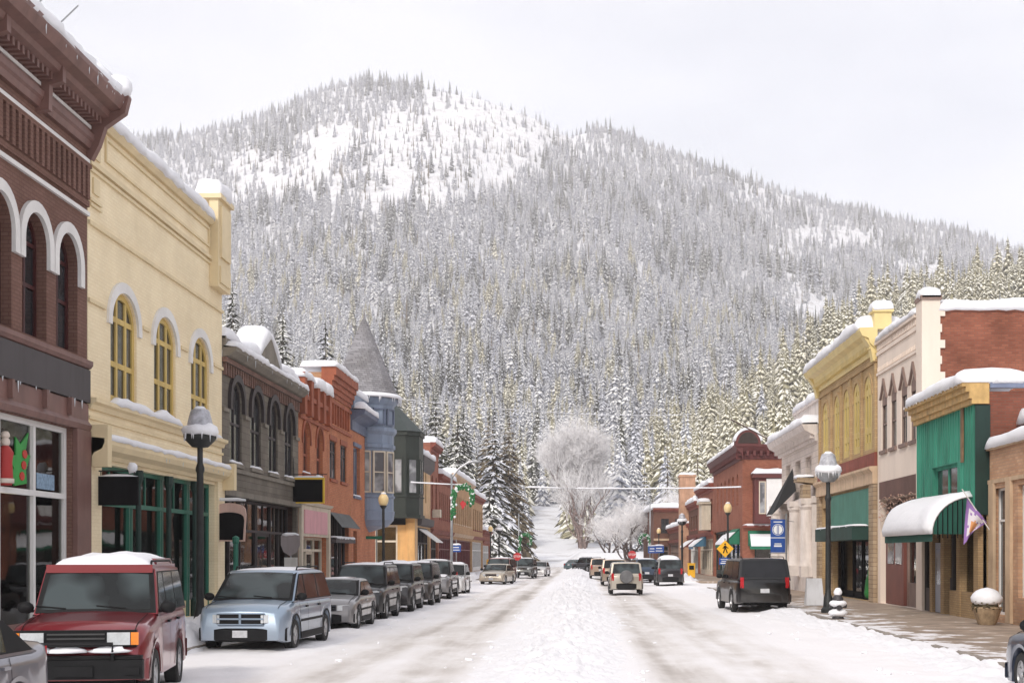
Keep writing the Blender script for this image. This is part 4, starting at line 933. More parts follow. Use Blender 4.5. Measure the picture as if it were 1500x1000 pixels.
# green sided house with barrel awning
GSD = M('weathered_green_boards', lin((46, 138, 112)), .75, .3, 1.6, streak=True, bump=.1); WCN = M('varnished_wood_cornice', lin((196, 156, 92)), .6, .25, 3, streak=False); PIL = BR('buff_brick_piers', lin((176, 146, 104)), lin((164, 132, 92)), lin((150, 124, 92)), .2, .2)
X3 = 11.85; FG = Fr((X3, 0, 0), (0, 1, 0), (-1, 0, 0)); H0, H1 = 41.0, 48.0
begin('house', (X3, 44.5, 0), 'green boarded two storey house with wooden cornice above a snow covered barrel awning', 'building')
hl = [win(FG, 42.9, 46.0, 3.75, 5.0, 0, GSD, G_DARK, .1, (.5,), (), .2)]
mb = MB(FG); wall_front(mb, FG, H0, H1, 3.3, 6.8, hl, .2)
u = H0 + .02
while u < H1:
    for a, b in ((5.05, 6.62),) if 42.7 < u < 46.1 else ((3.3, 6.62),): mb.box(u, u + .03, a, b, .001, .022)
    u += .29
mb.build('board_wall', GSD)
mb = MB(FG); shell(mb, FG, H0, H1, 3.3, 7.0, 12, .3, 0, 1); mb.build('side_wall', [BR('dark_red_brick2', lin((150, 86, 68)), lin((134, 74, 58)), lin((124, 86, 72)), .24, .3), SNOW])
mb = MB(FG); mb.box(H0 - .05, H0 - .0, 3.3, 6.6, -.45, .0); mb.build('corner_board', GRN_D)
mb = MB(FG); mb.box(42.1, 42.35, 4.95, 6.6, .024, .06); mb.build('bare_batten', M('bare_wood', lin((128, 96, 66)), .8, .3, 3))
mb = MB(FG)
for z0, z1, d in ((6.62, 6.78, .12), (6.78, 6.98, .2), (6.98, 7.14, .3), (7.14, 7.3, .42)): mb.box(H0 - .12, H1 + .1, z0 + .001, z1, -.4, d)
mb.build('cornice', WCN); fl = MB(FG); fl.box(H0 - .14, H0 - .02, 7.1, 7.3, -12, -.42); fl.build('metal_flashing', M('blue_grey_flashing', lin((122, 132, 160)), .4, .1, metal=.2))
roofsnow(FG, H0 - .15, H1 + .1, -1.6, .5, 7.3, .40, 33, wob=.15)
MB(facing(H0)).roll(X3 + .3, 24, -1.1, .16, 7.28, .42, 8).build('roof_snow', SNOW, smooth=True)
mb = MB(FG)
for i in range(16): mb.tube([FG.pt(H0 + .3 + i * .45, 7.28, .45), FG.pt(H0 + .32 + i * .45, 7.2, .46)], .025, 5)
mb.build('light_string', WHITE)
FG2 = FG.off(-.1)
mb = MB(FG2)
for a, b in ((41.0, 41.5), (43.0, 43.4), (44.9, 45.3), (46.4, 46.7)): mb.box(a, b, .15, 3.3, -.35, .0)
for a, b in ((41.5, 43.0), (43.4, 44.3)): mb.box(a, b, .15, .95, -.3, -.03)
mb.build('brick_pier', PIL)
shop(FG2.off(-.05), 41.0, 48.0, .15, 3.3, [43.2, 44.4, 45.1, 46.6], 0, DKTRIM, DKTRIM, .8, .08, .2, doors=(2,))
d_ = MB(FG2).box(45.4, 46.35, .17, 2.5, -.18, -.1).build('door', M('pale_blue_grey_door', lin((150, 152, 164)), .5, .1)); MB(FG2).box(45.55, 46.2, 1.1, 2.3, -.1, -.08).build('pane', G_PALE, d_)
AWG = M('green_canvas', lin((20, 84, 70)), .8, .12)
aw0, aw1 = 41.25, 47.7; mb = MB(FG); n = 10; arc = [(1.2 * math.sin(math.pi / 2 * i / n), 2.72 + 1.1 * math.cos(math.pi / 2 * i / n)) for i in range(n + 1)]
vs = [FG.pt(u, v, d) for u in (aw0, aw1) for d, v in arc]; mb.add(vs, [(i, i + 1, n + 2 + i, n + 1 + i) for i in range(n)])
for u in (aw0, aw1): mb.add([FG.pt(u, v, d) for d, v in arc] + [FG.pt(u, 2.72, 0)], [tuple(range(n + 2))])
mb.add([FG.pt(u, v, 1.21) for u in (aw0, aw1) for v in (2.5, 2.73)], [(0, 1, 3, 2)]); aw = mb.build('barrel_awning', AWG)
mb = MB(FG)
for i in range(1, 8):
    d = .15 * i; v = 2.72 + 1.1 * math.sqrt(max(0, 1 - (d / 1.2) ** 2)); mb.tube([FG.pt(aw0 - .012, 2.6, d), FG.pt(aw0 - .012, v, d)], .018, 5)
mb.build('awning_rib', BLACK, aw)
mb = MB(FG); nn = 22; st = []
for i in range(nn + 1):
    u = aw0 - .04 + (aw1 - aw0 + .08) * i / nn; e = min(i, nn - i) / nn * (aw1 - aw0); tp = min(1, (e / .25)) ** .5 * .16 + .02
    for j in range(n + 1):
        d, v = arc[j]; q = j / n; t = tp * (1 + .3 * noise.noise(Vector((u * 1.2, q * 3, 2)))) * (1 if q < .93 else .55); nx, nz_ = d / 1.2, (v - 2.72) / 1.1; st.append(FG.pt(u, v + nz_ * t + .01, d + nx * t + .01))
mb.add(st, [(i * (n + 1) + j, i * (n + 1) + j + 1, (i + 1) * (n + 1) + j + 1, (i + 1) * (n + 1) + j) for i in range(nn) for j in range(n)]); so_ = mb.build('awning_snow', SNOW, aw, smooth=True)
sm = so_.modifiers.new('t', 'SOLIDIFY'); sm.thickness = .05; sm.offset = -1 if False else 0

# pinkish gothic building, brick side
PNK = M('pinkish_stucco', lin((226, 208, 192)), .8, .07, .9, bump=.12, streak=True); BRW = M('brown_grey_trim', lin((132, 108, 98)), .7, .15); SID = BR('russet_side_brick', lin((168, 98, 74)), lin((146, 80, 60)), lin((134, 92, 76)), .24, .38)
begin('stucco_building', (XR, 51.5, 0), 'pinkish building with four pointed windows and a bare russet brick side wall', 'building')
J0, J1 = 48.05, 55.55; hl = []
for c in (49.55, 51.05, 52.75, 54.35): hl.append(win(FRt, c - .5, c + .5, 6.25, 8.3, .6, BRW, G_DARK, .07, (), (7.3,), .12, sill=BRW, shape='gothic', hood=(BRW, .12, .08, .0)))
hl.append(shop(FRt, J0 + .5, J1 - .5, .15, 4.3, [51.5, 53.5], 3.0, BRW, BRW, .9, .14, .35, doors=(), tmull=2))
bldg(FRt, J0, J1, 10.75, PNK, SID, 16, hl, .3)
for c in (49.55, 51.05, 52.75, 54.35): mb = MB(FRt); mb.prism([(c - .48, 8.05), (c + .47, 8.05), (c + .47, 8.3), (c + .24, 8.55), (c, 8.86), (c - .24, 8.55), (c - .47, 8.3)], -.09, -.03); mb.build('arch_panel', BRW)
mb = MB(FRt); mb.box(J0 + .9, J1, 10.15, 10.3, .001, .06); mb.box(J0 + .9, J1, 9.35, 9.45, .001, .06); u = J0 + 1
while u < J1 - .2: mb.box(u, u + .1, 9.5, 9.66, .001, .05); mb.box(u, u + .12, 10.35, 10.55, .001, .07); u += .24
mb.box(J0 + .9, J1, 10.6, 10.76, .001, .14); mb.build('moulding', PNK)
mb = MB(FRt); mb.box(J0 - .08, J0 + .75, .15, 11.05, -.55, .1); mb.build('corner_pier', PNK)
z = .4; k = 0
while z < 10.8: mb = MB(facing(J0 - .085)); mb.box(XR + .53, XR + .53 + (.08 if k % 2 else .19), z, z + .28, -.06, .0); z += .56; k += 1; mb.build('quoin', PNK)
MB(FRt).box(J0 - .14, J0 + .8, 11.05, 11.2, -.6, .14).build('pier_cap', BRW); MB(FRt).roll(J0 - .14, J0 + .8, -.6, .14, 11.19, .34, 5, step=.1, wob=.2).build('snow_cap', SNOW, smooth=True)
roofsnow(FRt, J0 + .8, J1 + .1, -1.5, .2, 10.76, .3, 35); MB(facing(J0)).roll(XR + .45, 28, -1.2, .12, 10.74, .38, 18).build('roof_snow', SNOW, smooth=True)
mb = MB(FRt); mb.box(J0 + .55, J1 - .55, 4.32, 5.0, .002, .06); mb.build('fascia', M('brown_fascia', lin((104, 70, 60)), .6, .2))
mb = MB(FRt)
for i in range(46): u = J0 + .6 + rnd.random() * 6.2; v = 3.4 + rnd.random() * 1.0; mb.blob(FRt.pt(u, v, .1 + .03 * rnd.random()), (.035, .035, .035), i, 5, 3)
for q in range(5): mb.tube([FRt.pt(J0 + .6 + 6.2 * t / 12, 3.5 + .2 * q + .1 * math.sin(t * 2.2 + q), .1) for t in range(13)], .012, 4)
mb.build('light_string', M('fairy_lights', lin((190, 150, 130)), .5, .2))
MB(FRt).box(50.3, 51.3, 2.0, 3.4, .0, .05)
mb = MB(FRt); mb.box(51.6, 54.6, .17, 2.95, -.28, -.12); dr = mb.build('door', M('red_brown_door', lin((116, 62, 52)), .55, .12)); mb = MB(FRt); mb.box(51.9, 52.9, 1.75, 2.75, -.12, -.1); mb.box(53.2, 54.2, 1.75, 2.75, -.12, -.1); mb.build('pane', G_PALE, dr)

# tan and yellow building with a deep yellow cornice
TYB = BR('tan_pressed_brick', lin((196, 166, 118)), lin((184, 150, 104)), lin((170, 140, 104)), .26, .2); YWD = M('mustard_wood', lin((200, 172, 92)), .5, .12, 2, streak=True); YCN = M('yellow_cornice_paint', lin((224, 200, 132)), .5, .1); SST = BR('rough_sandstone', lin((190, 166, 136)), lin((168, 142, 112)), lin((130, 106, 86)), .5, .3)
begin('brick_building', (XR, 62, 0), 'tan brick building with five mustard arched windows and deep yellow bracketed cornice, green shop sign', 'building')
K0, K1 = 55.6, 69.0; hl = []
for c in (57.35, 59.65, 61.95, 64.25, 67.3): hl.append(win(FRt, c - .72, c + .72, 6.5, 8.85, .72, YWD, G_DARK, .3, (.5,), (7.3, 8.9), .07, hood=(TYB, .16, .05, .1)))
hl.append(shop(FRt, K0 + 1.0, K1 - 3.6, .15, 4.9, [58.6, 60.6, 62.6], 2.85, BLACK, BLACK, .3, .1, .5, doors=(1,), tmull=0)); hl.append(win(FRt, 66.3, 68.2, .9, 4.4, 0, SNDP, G_DARK, .1, (.5,), (3.4,), .25))
bldg(FRt, K0, K1, 10.6, TYB, TYB, 14, hl, .25)
cornice(FRt, K0 - .02, K1 + .5, 10.3, [(0, 0), (.08, 0), (.1, .22), (.3, .42), (.36, .62), (.62, .72), (.72, .92), (.72, 1.04), (0, 1.06)], YCN, dent=(.13, .3, .2, .5, .3), brackets=(2, .5, -.3, .75, .6))
mb = MB(FRt)
for u in (K0 + .05, 58.45, 60.75, 63.05, 65.5, K1 - .35): mb.box(u, u + .16, 6.3, 9.9, .001, .1)
mb.box(K0, K1, 9.95, 10.08, .001, .08); mb.build('pilaster', TYB)
mb = MB(FRt); mb.box(K0, K1, 5.72, 6.28, .001, .12); mb.build('red_band', RDB_P); mb = MB(FRt); mb.sweep([(0, 5.0), (.2, 5.0), (.2, 5.45), (.34, 5.6), (.34, 5.7), (0, 5.72)], K0, K1); mb.build('stone_band', SNDP)
mb = MB(FRt); mb.box(K0 + .05, K0 + .95, .15, 5.0, .001, .16); mb.box(K1 - 3.5, K1 - 2.8, .15, 5.0, .001, .16); mb.box(K1 - .7, K1, .15, 5.0, .001, .16); mb.build('stone_pier', SST)
mb = MB(FRt); mb.box(K0 + 1.0, K1 - 3.6, 3.3, 4.88, .0, .1); mb.build('sign_panel', M('green_sign_panel', lin((54, 122, 104)), .55, .1)); mb = MB(FRt); mb.box(K0 + .95, K1 - 3.6, 2.72, 3.3, .1, .85); mb.build('awning', M('dark_green_awning', lin((26, 62, 54)), .7, .2)); roofsnow(FRt, K0 + .95, K1 - 3.6, .12, .85, 3.3, .09, 36, 'ledge_snow')
mb = MB(FRt); mb.box(K0 + .1, K0 + .8, 11.3, 12.0, -.6, .1); mb.box(K0 + .02, K0 + .88, 12.0, 12.14, -.68, .18); mb.build('parapet_post', YCN); MB(FRt).roll(K0, K0 + .95, -.7, .2, 12.12, .42, 6, step=.1, wob=.2).build('snow_cap', SNOW, smooth=True)
roofsnow(FRt, K0 + .3, K1 + .6, -1.2, .8, 11.34, .5, 37, wob=.5)

# white stone bank
WST = BR('pale_limestone', lin((214, 200, 190)), lin((204, 190, 180)), lin((160, 148, 140)), .9, .12); WST_P = M('carved_limestone', lin((216, 204, 196)), .75, .1, 1.5, bump=.2)
begin('stone_building', (XR, 75, 0), 'pale limestone building with round columns and a snowy classical cornice', 'building')
N0, N1 = 69.6, 82.0
hl = [win(FRt, 71.5, 73.3, 5.6, 7.3, 0, WST_P, G_DARK, .1, (.5,), (), .3), win(FRt, 75.0, 76.8, 5.6, 7.3, 0, WST_P, G_DARK, .1, (.5,), (), .3), win(FRt, 78.6, 80.4, 5.6, 7.3, 0, WST_P, G_DARK, .1, (.5,), (), .3), win(FRt, 71.5, 73.3, 1.2, 4.4, 0, WST_P, G_DARK, .1, (.5,), (3.4,), .35), win(FRt, 75.0, 76.8, .2, 4.4, 0, WST_P, G_DARK, .14, (.5,), (3.4,), .4), win(FRt, 78.6, 80.4, 1.2, 4.4, 0, WST_P, G_DARK, .1, (.5,), (3.4,), .35)]
bldg(FRt, N0, N1, 8.2, WST, WST, 14, hl, .35)
cornice(FRt, N0, N1 + .7, 7.9, [(0, 0), (.12, .02), (.16, .3), (.4, .42), (.66, .55), (.78, .78), (.78, .92), (0, .95)], WST_P, dent=(.16, .36, .16, .4, .36))
mb = MB(facing(N1 + .0)); 
mb = MB(FRt); mb.box(N0, N1, 4.75, 5.1, .001, .3); mb.box(N0, N1, .15, .95, .001, .22)
for u in (69.7, 70.5, 73.7, 77.2, 80.8): mb.box(u, u + .75, .95, 4.75, .001, .26)
for u in (69.9, 73.8, 77.3, 80.9):
    mb.lathe([(.4, 0), (.36, .2), (.33, .25), (.3, 2.9), (.4, 3.05), (.4, 3.2)], FRt.pt(u + .3, 1.5, .45), 14)
    mb.box(u - .1, u + .7, .96, 1.52, .22, .8); mb.box(u - .1, u + .7, 4.69, 4.99, .26, .82)
mb.build('pilaster', WST_P, smooth=True, split=30)
mb = MB(FRt); mb.box(70.0, 81.0, 9.2, 10.3, -1.8, -.6); mb.box(69.9, 81.1, 10.3, 10.5, -1.9, -.5); mb.build('attic', WST_P); roofsnow(FRt, 69.9, 81.1, -1.9, -.45, 10.5, .45, 38, wob=.5)
roofsnow(FRt, N0, N1 + .75, -.9, .85, 8.82, .45, 39, wob=.5); mb = MB(FRt); mb.sweep([(0, 5.7), (1.0, 5.85), (1.0, 6.05), (0, 6.1)], 69.8, 71.0); mb.box(69.9, 70.9, 4.9, 5.7, .3, .7); mb.build('stone_bracket', SST); roofsnow(FRt, 69.8, 71.0, .1, 1.05, 6.08, .14, 40, 'ledge_snow')
mb = MB(FRt); mb.add([FRt.pt(u, v, d) for u, v, d in ((74.6, 5.6, .3), (77.2, 5.6, .3), (74.6, 4.3, 1.6), (77.2, 4.3, 1.6), (75.9, 6.9, .3))], [(0, 2, 4), (1, 3, 4), (2, 3, 4), (0, 1, 4), (0, 1, 3, 2)]); mb.build('door_canopy', M('black_canvas', (.012, .012, .012), .8))

# red brick corner building across the side street
RBB = BR('deep_red_brick', lin((176, 106, 80)), lin((158, 88, 66)), lin((136, 92, 76)), .24, .3); MRN = M('maroon_trim', lin((98, 44, 42)), .6, .15)
begin('corner_building', (XR, 104, 0), 'red brick corner building with round corner pediment, maroon bay and green awnings', 'building')
O0, O1 = 101.8, 124.0; FQ = facing(O0); hl = []
for a in (104.5, 107.5, 110.5, 113.5, 116.5, 119.5): hl.append(win(FRt, a, a + 1.3, 5.9, 7.8, .5, RDB_P, G_DARK, .1, (.5,), (), .25))
hl.append(shop(FRt, 103.4, O1 - .6, .15, 4.1, [107, 110, 113, 117, 120], 3.0, GRN_D, GRN_D, .6, .14, .3, doors=(2,)))
mb = MB(FRt); wall_front(mb, FRt, O0, O1, 0, 9.9, hl, .25); mb.k = 1; mb.add([(XR, O1, 0), (XR, O1, 9.9), (26, O1, 9.9), (26, O1, 0), (26, O0, 0), (26, O0, 9.9)], [(0, 1, 2, 3), (3, 2, 5, 4)]); mb.k = 2; mb.add([(XR, O0, 9.6), (XR, O1, 9.6), (26, O1, 9.6), (26, O0, 9.6)], [(0, 1, 2, 3)]); mb.build('wall', [RBB, RBB, SNOW])
hq = [shop(FQ, XR + .9, XR + 5.0, .15, 3.4, [XR + 2.4], 2.7, GRN_D, GRN_D, .6, .12, .25, doors=(1,)), win(FQ, 19, 20.4, 5.8, 8, 0, MRN, G_DARK, .1, (.5,), (), .25)]
mb = MB(FQ); wall_front(mb, FQ, XR, 26, 0, 9.9, hq, .25); mb.build('side_wall', RBB)
for fr, a, b in ((FRt, O0 - .5, O1), (FQ, XR - .5, 26)): cornice(fr, a, b, 9.2, [(0, 0), (.06, 0), (.12, .4), (.35, .6), (.6, .95), (.6, 1.1), (0, 1.12)], MRN, dent=(.2, .5, .25, .65, .38))
mb = MB(FQ); n = 14; pts_ = [(XR + .35 + .95 * math.cos(math.pi * i / n), 10.3 + 1.05 * math.sin(math.pi * i / n)) for i in range(n + 1)]; mb.prism(pts_, -.5, .55); mb.build('round_pediment', MRN); MB(FQ).prism([(XR + .35 + .74 * math.cos(math.pi * i / n), 10.36 + .82 * math.sin(math.pi * i / n)) for i in range(n + 1)], .55, .58).build('pediment_recess_disc', M('dark_recess_brown', (.035, .022, .018), .7, .3, 4))  # flat disc with the arch recess's darkness painted on
mb = MB(FQ); o_ = [(XR + .35 + 1.12 * math.cos(math.pi * i / n), 10.3 + 1.25 * math.sin(math.pi * i / n)) for i in range(1, n)]; i2 = [(XR + .35 + .95 * math.cos(math.pi * i / n), 10.3 + 1.05 * math.sin(math.pi * i / n)) for i in range(1, n)]; mb.ring(o_, i2, -.5, .6, close=False); mb.build('snow_cap', SNOW, smooth=True)
roofsnow(FRt, O0 + 1.5, O1, -.9, .65, 10.3, .35, 41); MB(FQ).roll(XR + 1.6, 26, -.9, .65, 10.3, .32, 42).build('roof_snow', SNOW, smooth=True)
mb = MB(FQ); mb.box(XR + .75, 17.2, 4.4, 7.75, .002, 1.3); mb.box(XR + .6, 17.3, 7.75, 8.1, .002, 1.5); b_y = mb.build('bay', MRN)
m = MB(FQ); m.ring(outline(XR + 1.05, XR + 1.55, 5.1, 7.5, 0), outline(XR + 1.12, XR + 1.48, 5.17, 7.43, 0), 1.3, 1.36); w_ = m.build('window', CRM, b_y); MB(FQ).box(XR + 1.12, XR + 1.48, 5.17, 7.43, 1.3, 1.31).build('pane', G_PALE, w_)
m = MB(FQ); m.box(XR + 1.6, XR + 2.75, 4.95, 7.7, 1.302, 1.36); m.build('white_panel', WHITE, b_y); MB(FQ).roll(XR + .6, 17.3, .0, 1.55, 8.1, .35, 43).build('bay_snow', SNOW, b_y, smooth=True)
MB(FQ).box(XR, 26, 4.1, 4.3, .002, .3).build('stone_ledge', RDB_P); MB(FQ).roll(XR, XR + 4, .0, .3, 4.3, .1, 44).build('ledge_snow', SNOW, smooth=True)
def slant_awning(fr, u0, u1, v0, v1, d, mat, snowy=True, par=None):
    mb = MB(fr); mb.sweep([(.02, v1), (d, v0), (d, v0 - .25), (d - .03, v0 - .25), (d - .04, v0 - .03), (.02, v1 - .08)], u0, u1)
    for u in (u0, u1): mb.add([fr.pt(u, v1, .02), fr.pt(u, v0, d), fr.pt(u, v0, .02)], [(0, 1, 2)])
    a = mb.build('awning', mat, par)
    if snowy: s = MB(fr); s.sweep([(d * .25, v1 - (v1 - v0) * .22), (d * .6, v1 - (v1 - v0) * .5 + .12), (d + .02, v0 + .14), (d + .05, v0 - .02), (d * .98, v0 + .01), (d * .3, v1 - (v1 - v0) * .28)], u0 + .1, u1 - .1); s.build('awning_snow', SNOW, a, smooth=False)
    return a
AWT = M('teal_green_awning', lin((26, 116, 84)), .75, .12)
slant_awning(FQ, XR + .4, XR + 4.6, 2.75, 3.9, 1.2, AWT); slant_awning(FRt, 103.5, 109.0, 2.9, 4.1, 1.3, AWT)

# the rest of the right row
BRK = BR('brown_brick', lin((128, 84, 68)), lin((112, 72, 58)), lin((104, 76, 64)), .24, .3); TNP = M('tan_rendered_wall', lin((188, 142, 112)), .8, .15)
row_house(FRt, 124.1, 140, 8.6, RDB, 'red brick house with cream balcony pieces beyond the round pediment corner', wins=[(125 + 3.4 * i, 126.4 + 3.4 * i) for i in range(4)], wv=(5.2, 7.0, .3), corn=RDB_P, shopm=CRM, snow=.5, seed=51)
mb = MB(FRt); mb.box(126, 129, 4.4, 6.8, .05, .9); mb.box(125.8, 129.2, 6.8, 7.0, .05, 1.1); mb.build('bay', CRM); roofsnow(FRt, 125.8, 129.2, .1, 1.1, 7.0, .35, 52, 'ledge_snow')
slant_awning(FRt, 131, 136, 2.9, 3.9, 1.3, M('blue_awning', lin((60, 110, 140)), .7, .1))
row_house(FRt, 140.1, 152, 7.6, BRK, 'low brown brick house with snowy awning beyond the cream balconies', wins=[(141.5 + 3 * i, 143 + 3 * i) for i in range(3)], wv=(4.8, 6.2, 0), corn=RDB_P, shopm=WHITE, snow=.5, seed=53)
slant_awning(FRt, 141, 146, 2.9, 3.9, 1.4, BUR)
begin('chimney_stack', (12, 153.5, 0), 'tall plain tan rendered stack capped with snow above the low brown brick roofs', 'chimney')
mb = MB(); mb.bx((12.0, 153.6, 5.4), (1.7, 2.4, 10.8)); mb.bx((12.0, 153.6, 10.9), (1.9, 2.6, .25)); mb.build('stack', TNP); MB(WORLD).roll(11.0, 13.0, -154.9, -152.3, 11.02, .3, 3).build('snow_cap', SNOW, smooth=True)
FZ = facing(186.0)
begin('brick_building', (14, 190, 0), 'two storey brown brick building with snowy cornice at the far end of the right row', 'building')
zz = 186; hz = [win(FZ, a, a + 1.1, 5.0, 7.0, 0, DKTRIM, G_DARK, .1, (.5,), (), .25) for a in (11.0, 12.9, 15, 17)] + [shop(FZ, 10.6, 14.6, .15, 3.3, [12, 13.3], 2.6, BRW, BRW, .6, .12, .25, doors=(1,)), shop(FZ, 15.2, 19.4, .15, 3.3, [16.6, 18], 2.6, BRW, BRW, .6, .12, .25)]
mb = MB(FZ); wall_front(mb, FZ, 10.0, 24, 0, 8.4, hz, .25); shell(mb, FZ, 10.0, 24, 0, 8.4, 30, .5); mb.build('wall', [BRK, BRK, SNOW])
cornice(FZ, 9.9, 24, 7.9, [(0, 0), (.2, .1), (.6, .35), (.6, .6), (0, .62)], RDB_P); MB(FZ).roll(9.7, 24, -1.2, .7, 8.5, .6, 55).build('roof_snow', SNOW, smooth=True); MB(Fr((10, 0, 0), (0, 1, 0), (-1, 0, 0))).roll(186, 216, -1.2, .6, 8.4, .6, 56).build('roof_snow', SNOW, smooth=True)
MB(FZ).box(10, 24, 4.0, 4.3, .001, .15).build('stone_ledge', SNDP); slant_awning(FZ, 15, 19, 3.3, 4.4, 1.4, M('snowy_white_awning', (.6, .58, .58), .8)); 
row_house(FRt, 152.2, 185.8, 5.6, BRK, 'long single storey brown shop row behind the far lamp posts on the right', wins=(), corn=RDB_P, shopm=BRW, sh=3.4, snow=.5, seed=57)
# ------------------------------------------------------------------ cars (front towards -y, built at the origin, wheels on z = 0)
TYRE = M('tyre_rubber', (.018, .018, .018), .85, .3, 6, coord='obj'); RIM = M('alloy_rim', (.42, .42, .43), .35, .15, 5, metal=.8, coord='obj'); CARBLK = M('black_car_plastic', (.012, .012, .013), .6, .25, 4, coord='obj', spec=.15)
CHROME = M('chrome', (.6, .6, .6), .15, .05, 4, metal=1, coord='obj'); HEADL = M('headlamp_lens', (.55, .57, .58), .08, .1, 14, spec=.8, coord='obj', coat=1); AMBER = M('amber_lens', (.75, .22, .02), .15, .1, 10, coord='obj', coat=1); REDL = M('red_lens', (.42, .015, .02), .15, .1, 10, coord='obj', coat=1)
PLATE = M('licence_plate', (.5, .5, .52), .4, .15, 9, coord='obj')
def carglass():
    m, t, b = newmat('car_glass'); N = t.nodes.new; K = t.links.new
    tc_ = N('ShaderNodeTexCoord'); n = N('ShaderNodeTexNoise'); n.inputs['Scale'].default_value = 1.3; n.inputs['Detail'].default_value = 1.5; K(tc_.outputs['Object'], n.inputs['Vector'])
    r = N('ShaderNodeValToRGB'); r.color_ramp.elements[0].position = .45; r.color_ramp.elements[1].position = .58; r.color_ramp.elements[0].color = (.008, .01, .01, 1); r.color_ramp.elements[1].color = (.05, .065, .068, 1)  # blotches painted in to stand for uneven reflections
    K(n.outputs['Fac'], r.inputs[0]); K(r.outputs[0], b.inputs['Base Color']); b.inputs['Roughness'].default_value = .06; b.inputs['Specular IOR Level'].default_value = .38
    return m
CGL = carglass()
CGL_D = M('privacy_glass', (.012, .012, .014), .08, .3, 2, spec=.35, coord='obj')
def carpaint(name, col, metal=.35, salt=.5):
    if sum(col) < .25: salt = .18
    """paint over a film of road salt that thickens downwards on real panels"""
    m, t, b = newmat(name); N = t.nodes.new; K = t.links.new
    tc_ = N('ShaderNodeTexCoord'); sx = N('ShaderNodeSeparateXYZ'); K(tc_.outputs['Object'], sx.inputs[0])
    n = N('ShaderNodeTexNoise'); n.inputs['Scale'].default_value = 3.5; n.inputs['Detail'].default_value = 7; K(tc_.outputs['Object'], n.inputs['Vector'])
    mr = N('ShaderNodeMapRange'); mr.inputs[1].default_value = .95; mr.inputs[2].default_value = .25; mr.inputs[3].default_value = .0; mr.inputs[4].default_value = salt; K(sx.outputs[2], mr.inputs[0])
    mu = N('ShaderNodeMath'); mu.operation = 'MULTIPLY'; K(mr.outputs[0], mu.inputs[0]); K(n.outputs['Fac'], mu.inputs[1])
    mx = N('ShaderNodeMix'); mx.data_type = 'RGBA'; K(mu.outputs[0], mx.inputs[0]); mx.inputs[6].default_value = (*col, 1); mx.inputs[7].default_value = (.36, .33, .31, 1)
    K(mx.outputs[2], b.inputs['Base Color']); b.inputs['Metallic'].default_value = metal
    r2 = N('ShaderNodeMapRange'); r2.inputs[3].default_value = .28; r2.inputs[4].default_value = .8; K(mu.outputs[0], r2.inputs[0]); K(r2.outputs[0], b.inputs['Roughness'])
    b.inputs['Coat Weight'].default_value = .8 if sum(col) > .1 else .45; b.inputs['Coat Roughness'].default_value = .08; return m
def wheel(x, y, r, w_, side, root, spokes=5):
    c = (x, y, r); s = 1 if side > 0 else -1
    mb = MB(); mb.lathe([(r * .64, -w_ / 2), (r * .93, -w_ / 2), (r, -w_ * .36), (r, w_ * .36), (r * .93, w_ / 2), (r * .64, w_ / 2), (r * .62, w_ * .3), (r * .62, -w_ * .3), (r * .64, -w_ / 2)], c, 26, axis='x')
    wh = mb.build('wheel', TYRE, root, smooth=True, split=35)
    mb = MB(); mb.lathe([(0, w_ * .1 * s), (r * .56, w_ * .1 * s), (r * .6, w_ * .44 * s), (r * .66, w_ * .46 * s), (r * .66, w_ * .38 * s), (0, -.02 * s)], c, 24, axis='x'); mb.k = 1
    mb.k = 0
    for i in range(spokes):
        a = 2 * math.pi * i / spokes + .3; ca, sa = math.cos(a), math.sin(a); x0 = x + s * w_ * .12; x1 = x + s * w_ * .42; q = .16 * r
        vs = []
        for rr_, xx_ in ((r * .1, x1 - s * .02), (r * .6, x1)):
            for e in (-1, 1): vs.append((xx_, y + ca * rr_ - sa * q * e * (1.2 if rr_ < .2 * r else .8), r + sa * rr_ + ca * q * e * (1.2 if rr_ < .2 * r else .8)))
        vs += [(x0, v[1], v[2]) for v in vs]
        mb.add(vs, [(0, 1, 3, 2), (0, 2, 6, 4), (1, 3, 7, 5), (0, 1, 5, 4), (2, 3, 7, 6)])
    mb.lathe([(0, w_ * .5 * s), (r * .12, w_ * .5 * s), (r * .16, w_ * .4 * s)], c, 12, axis='x'); mb.k = 1
    mb.lathe([(r * .555, w_ * .11 * s), (r * .15, w_ * .11 * s)], c, 20, axis='x')
    mb.build('rim', [RIM, CARBLK], wh, smooth=True, split=30)
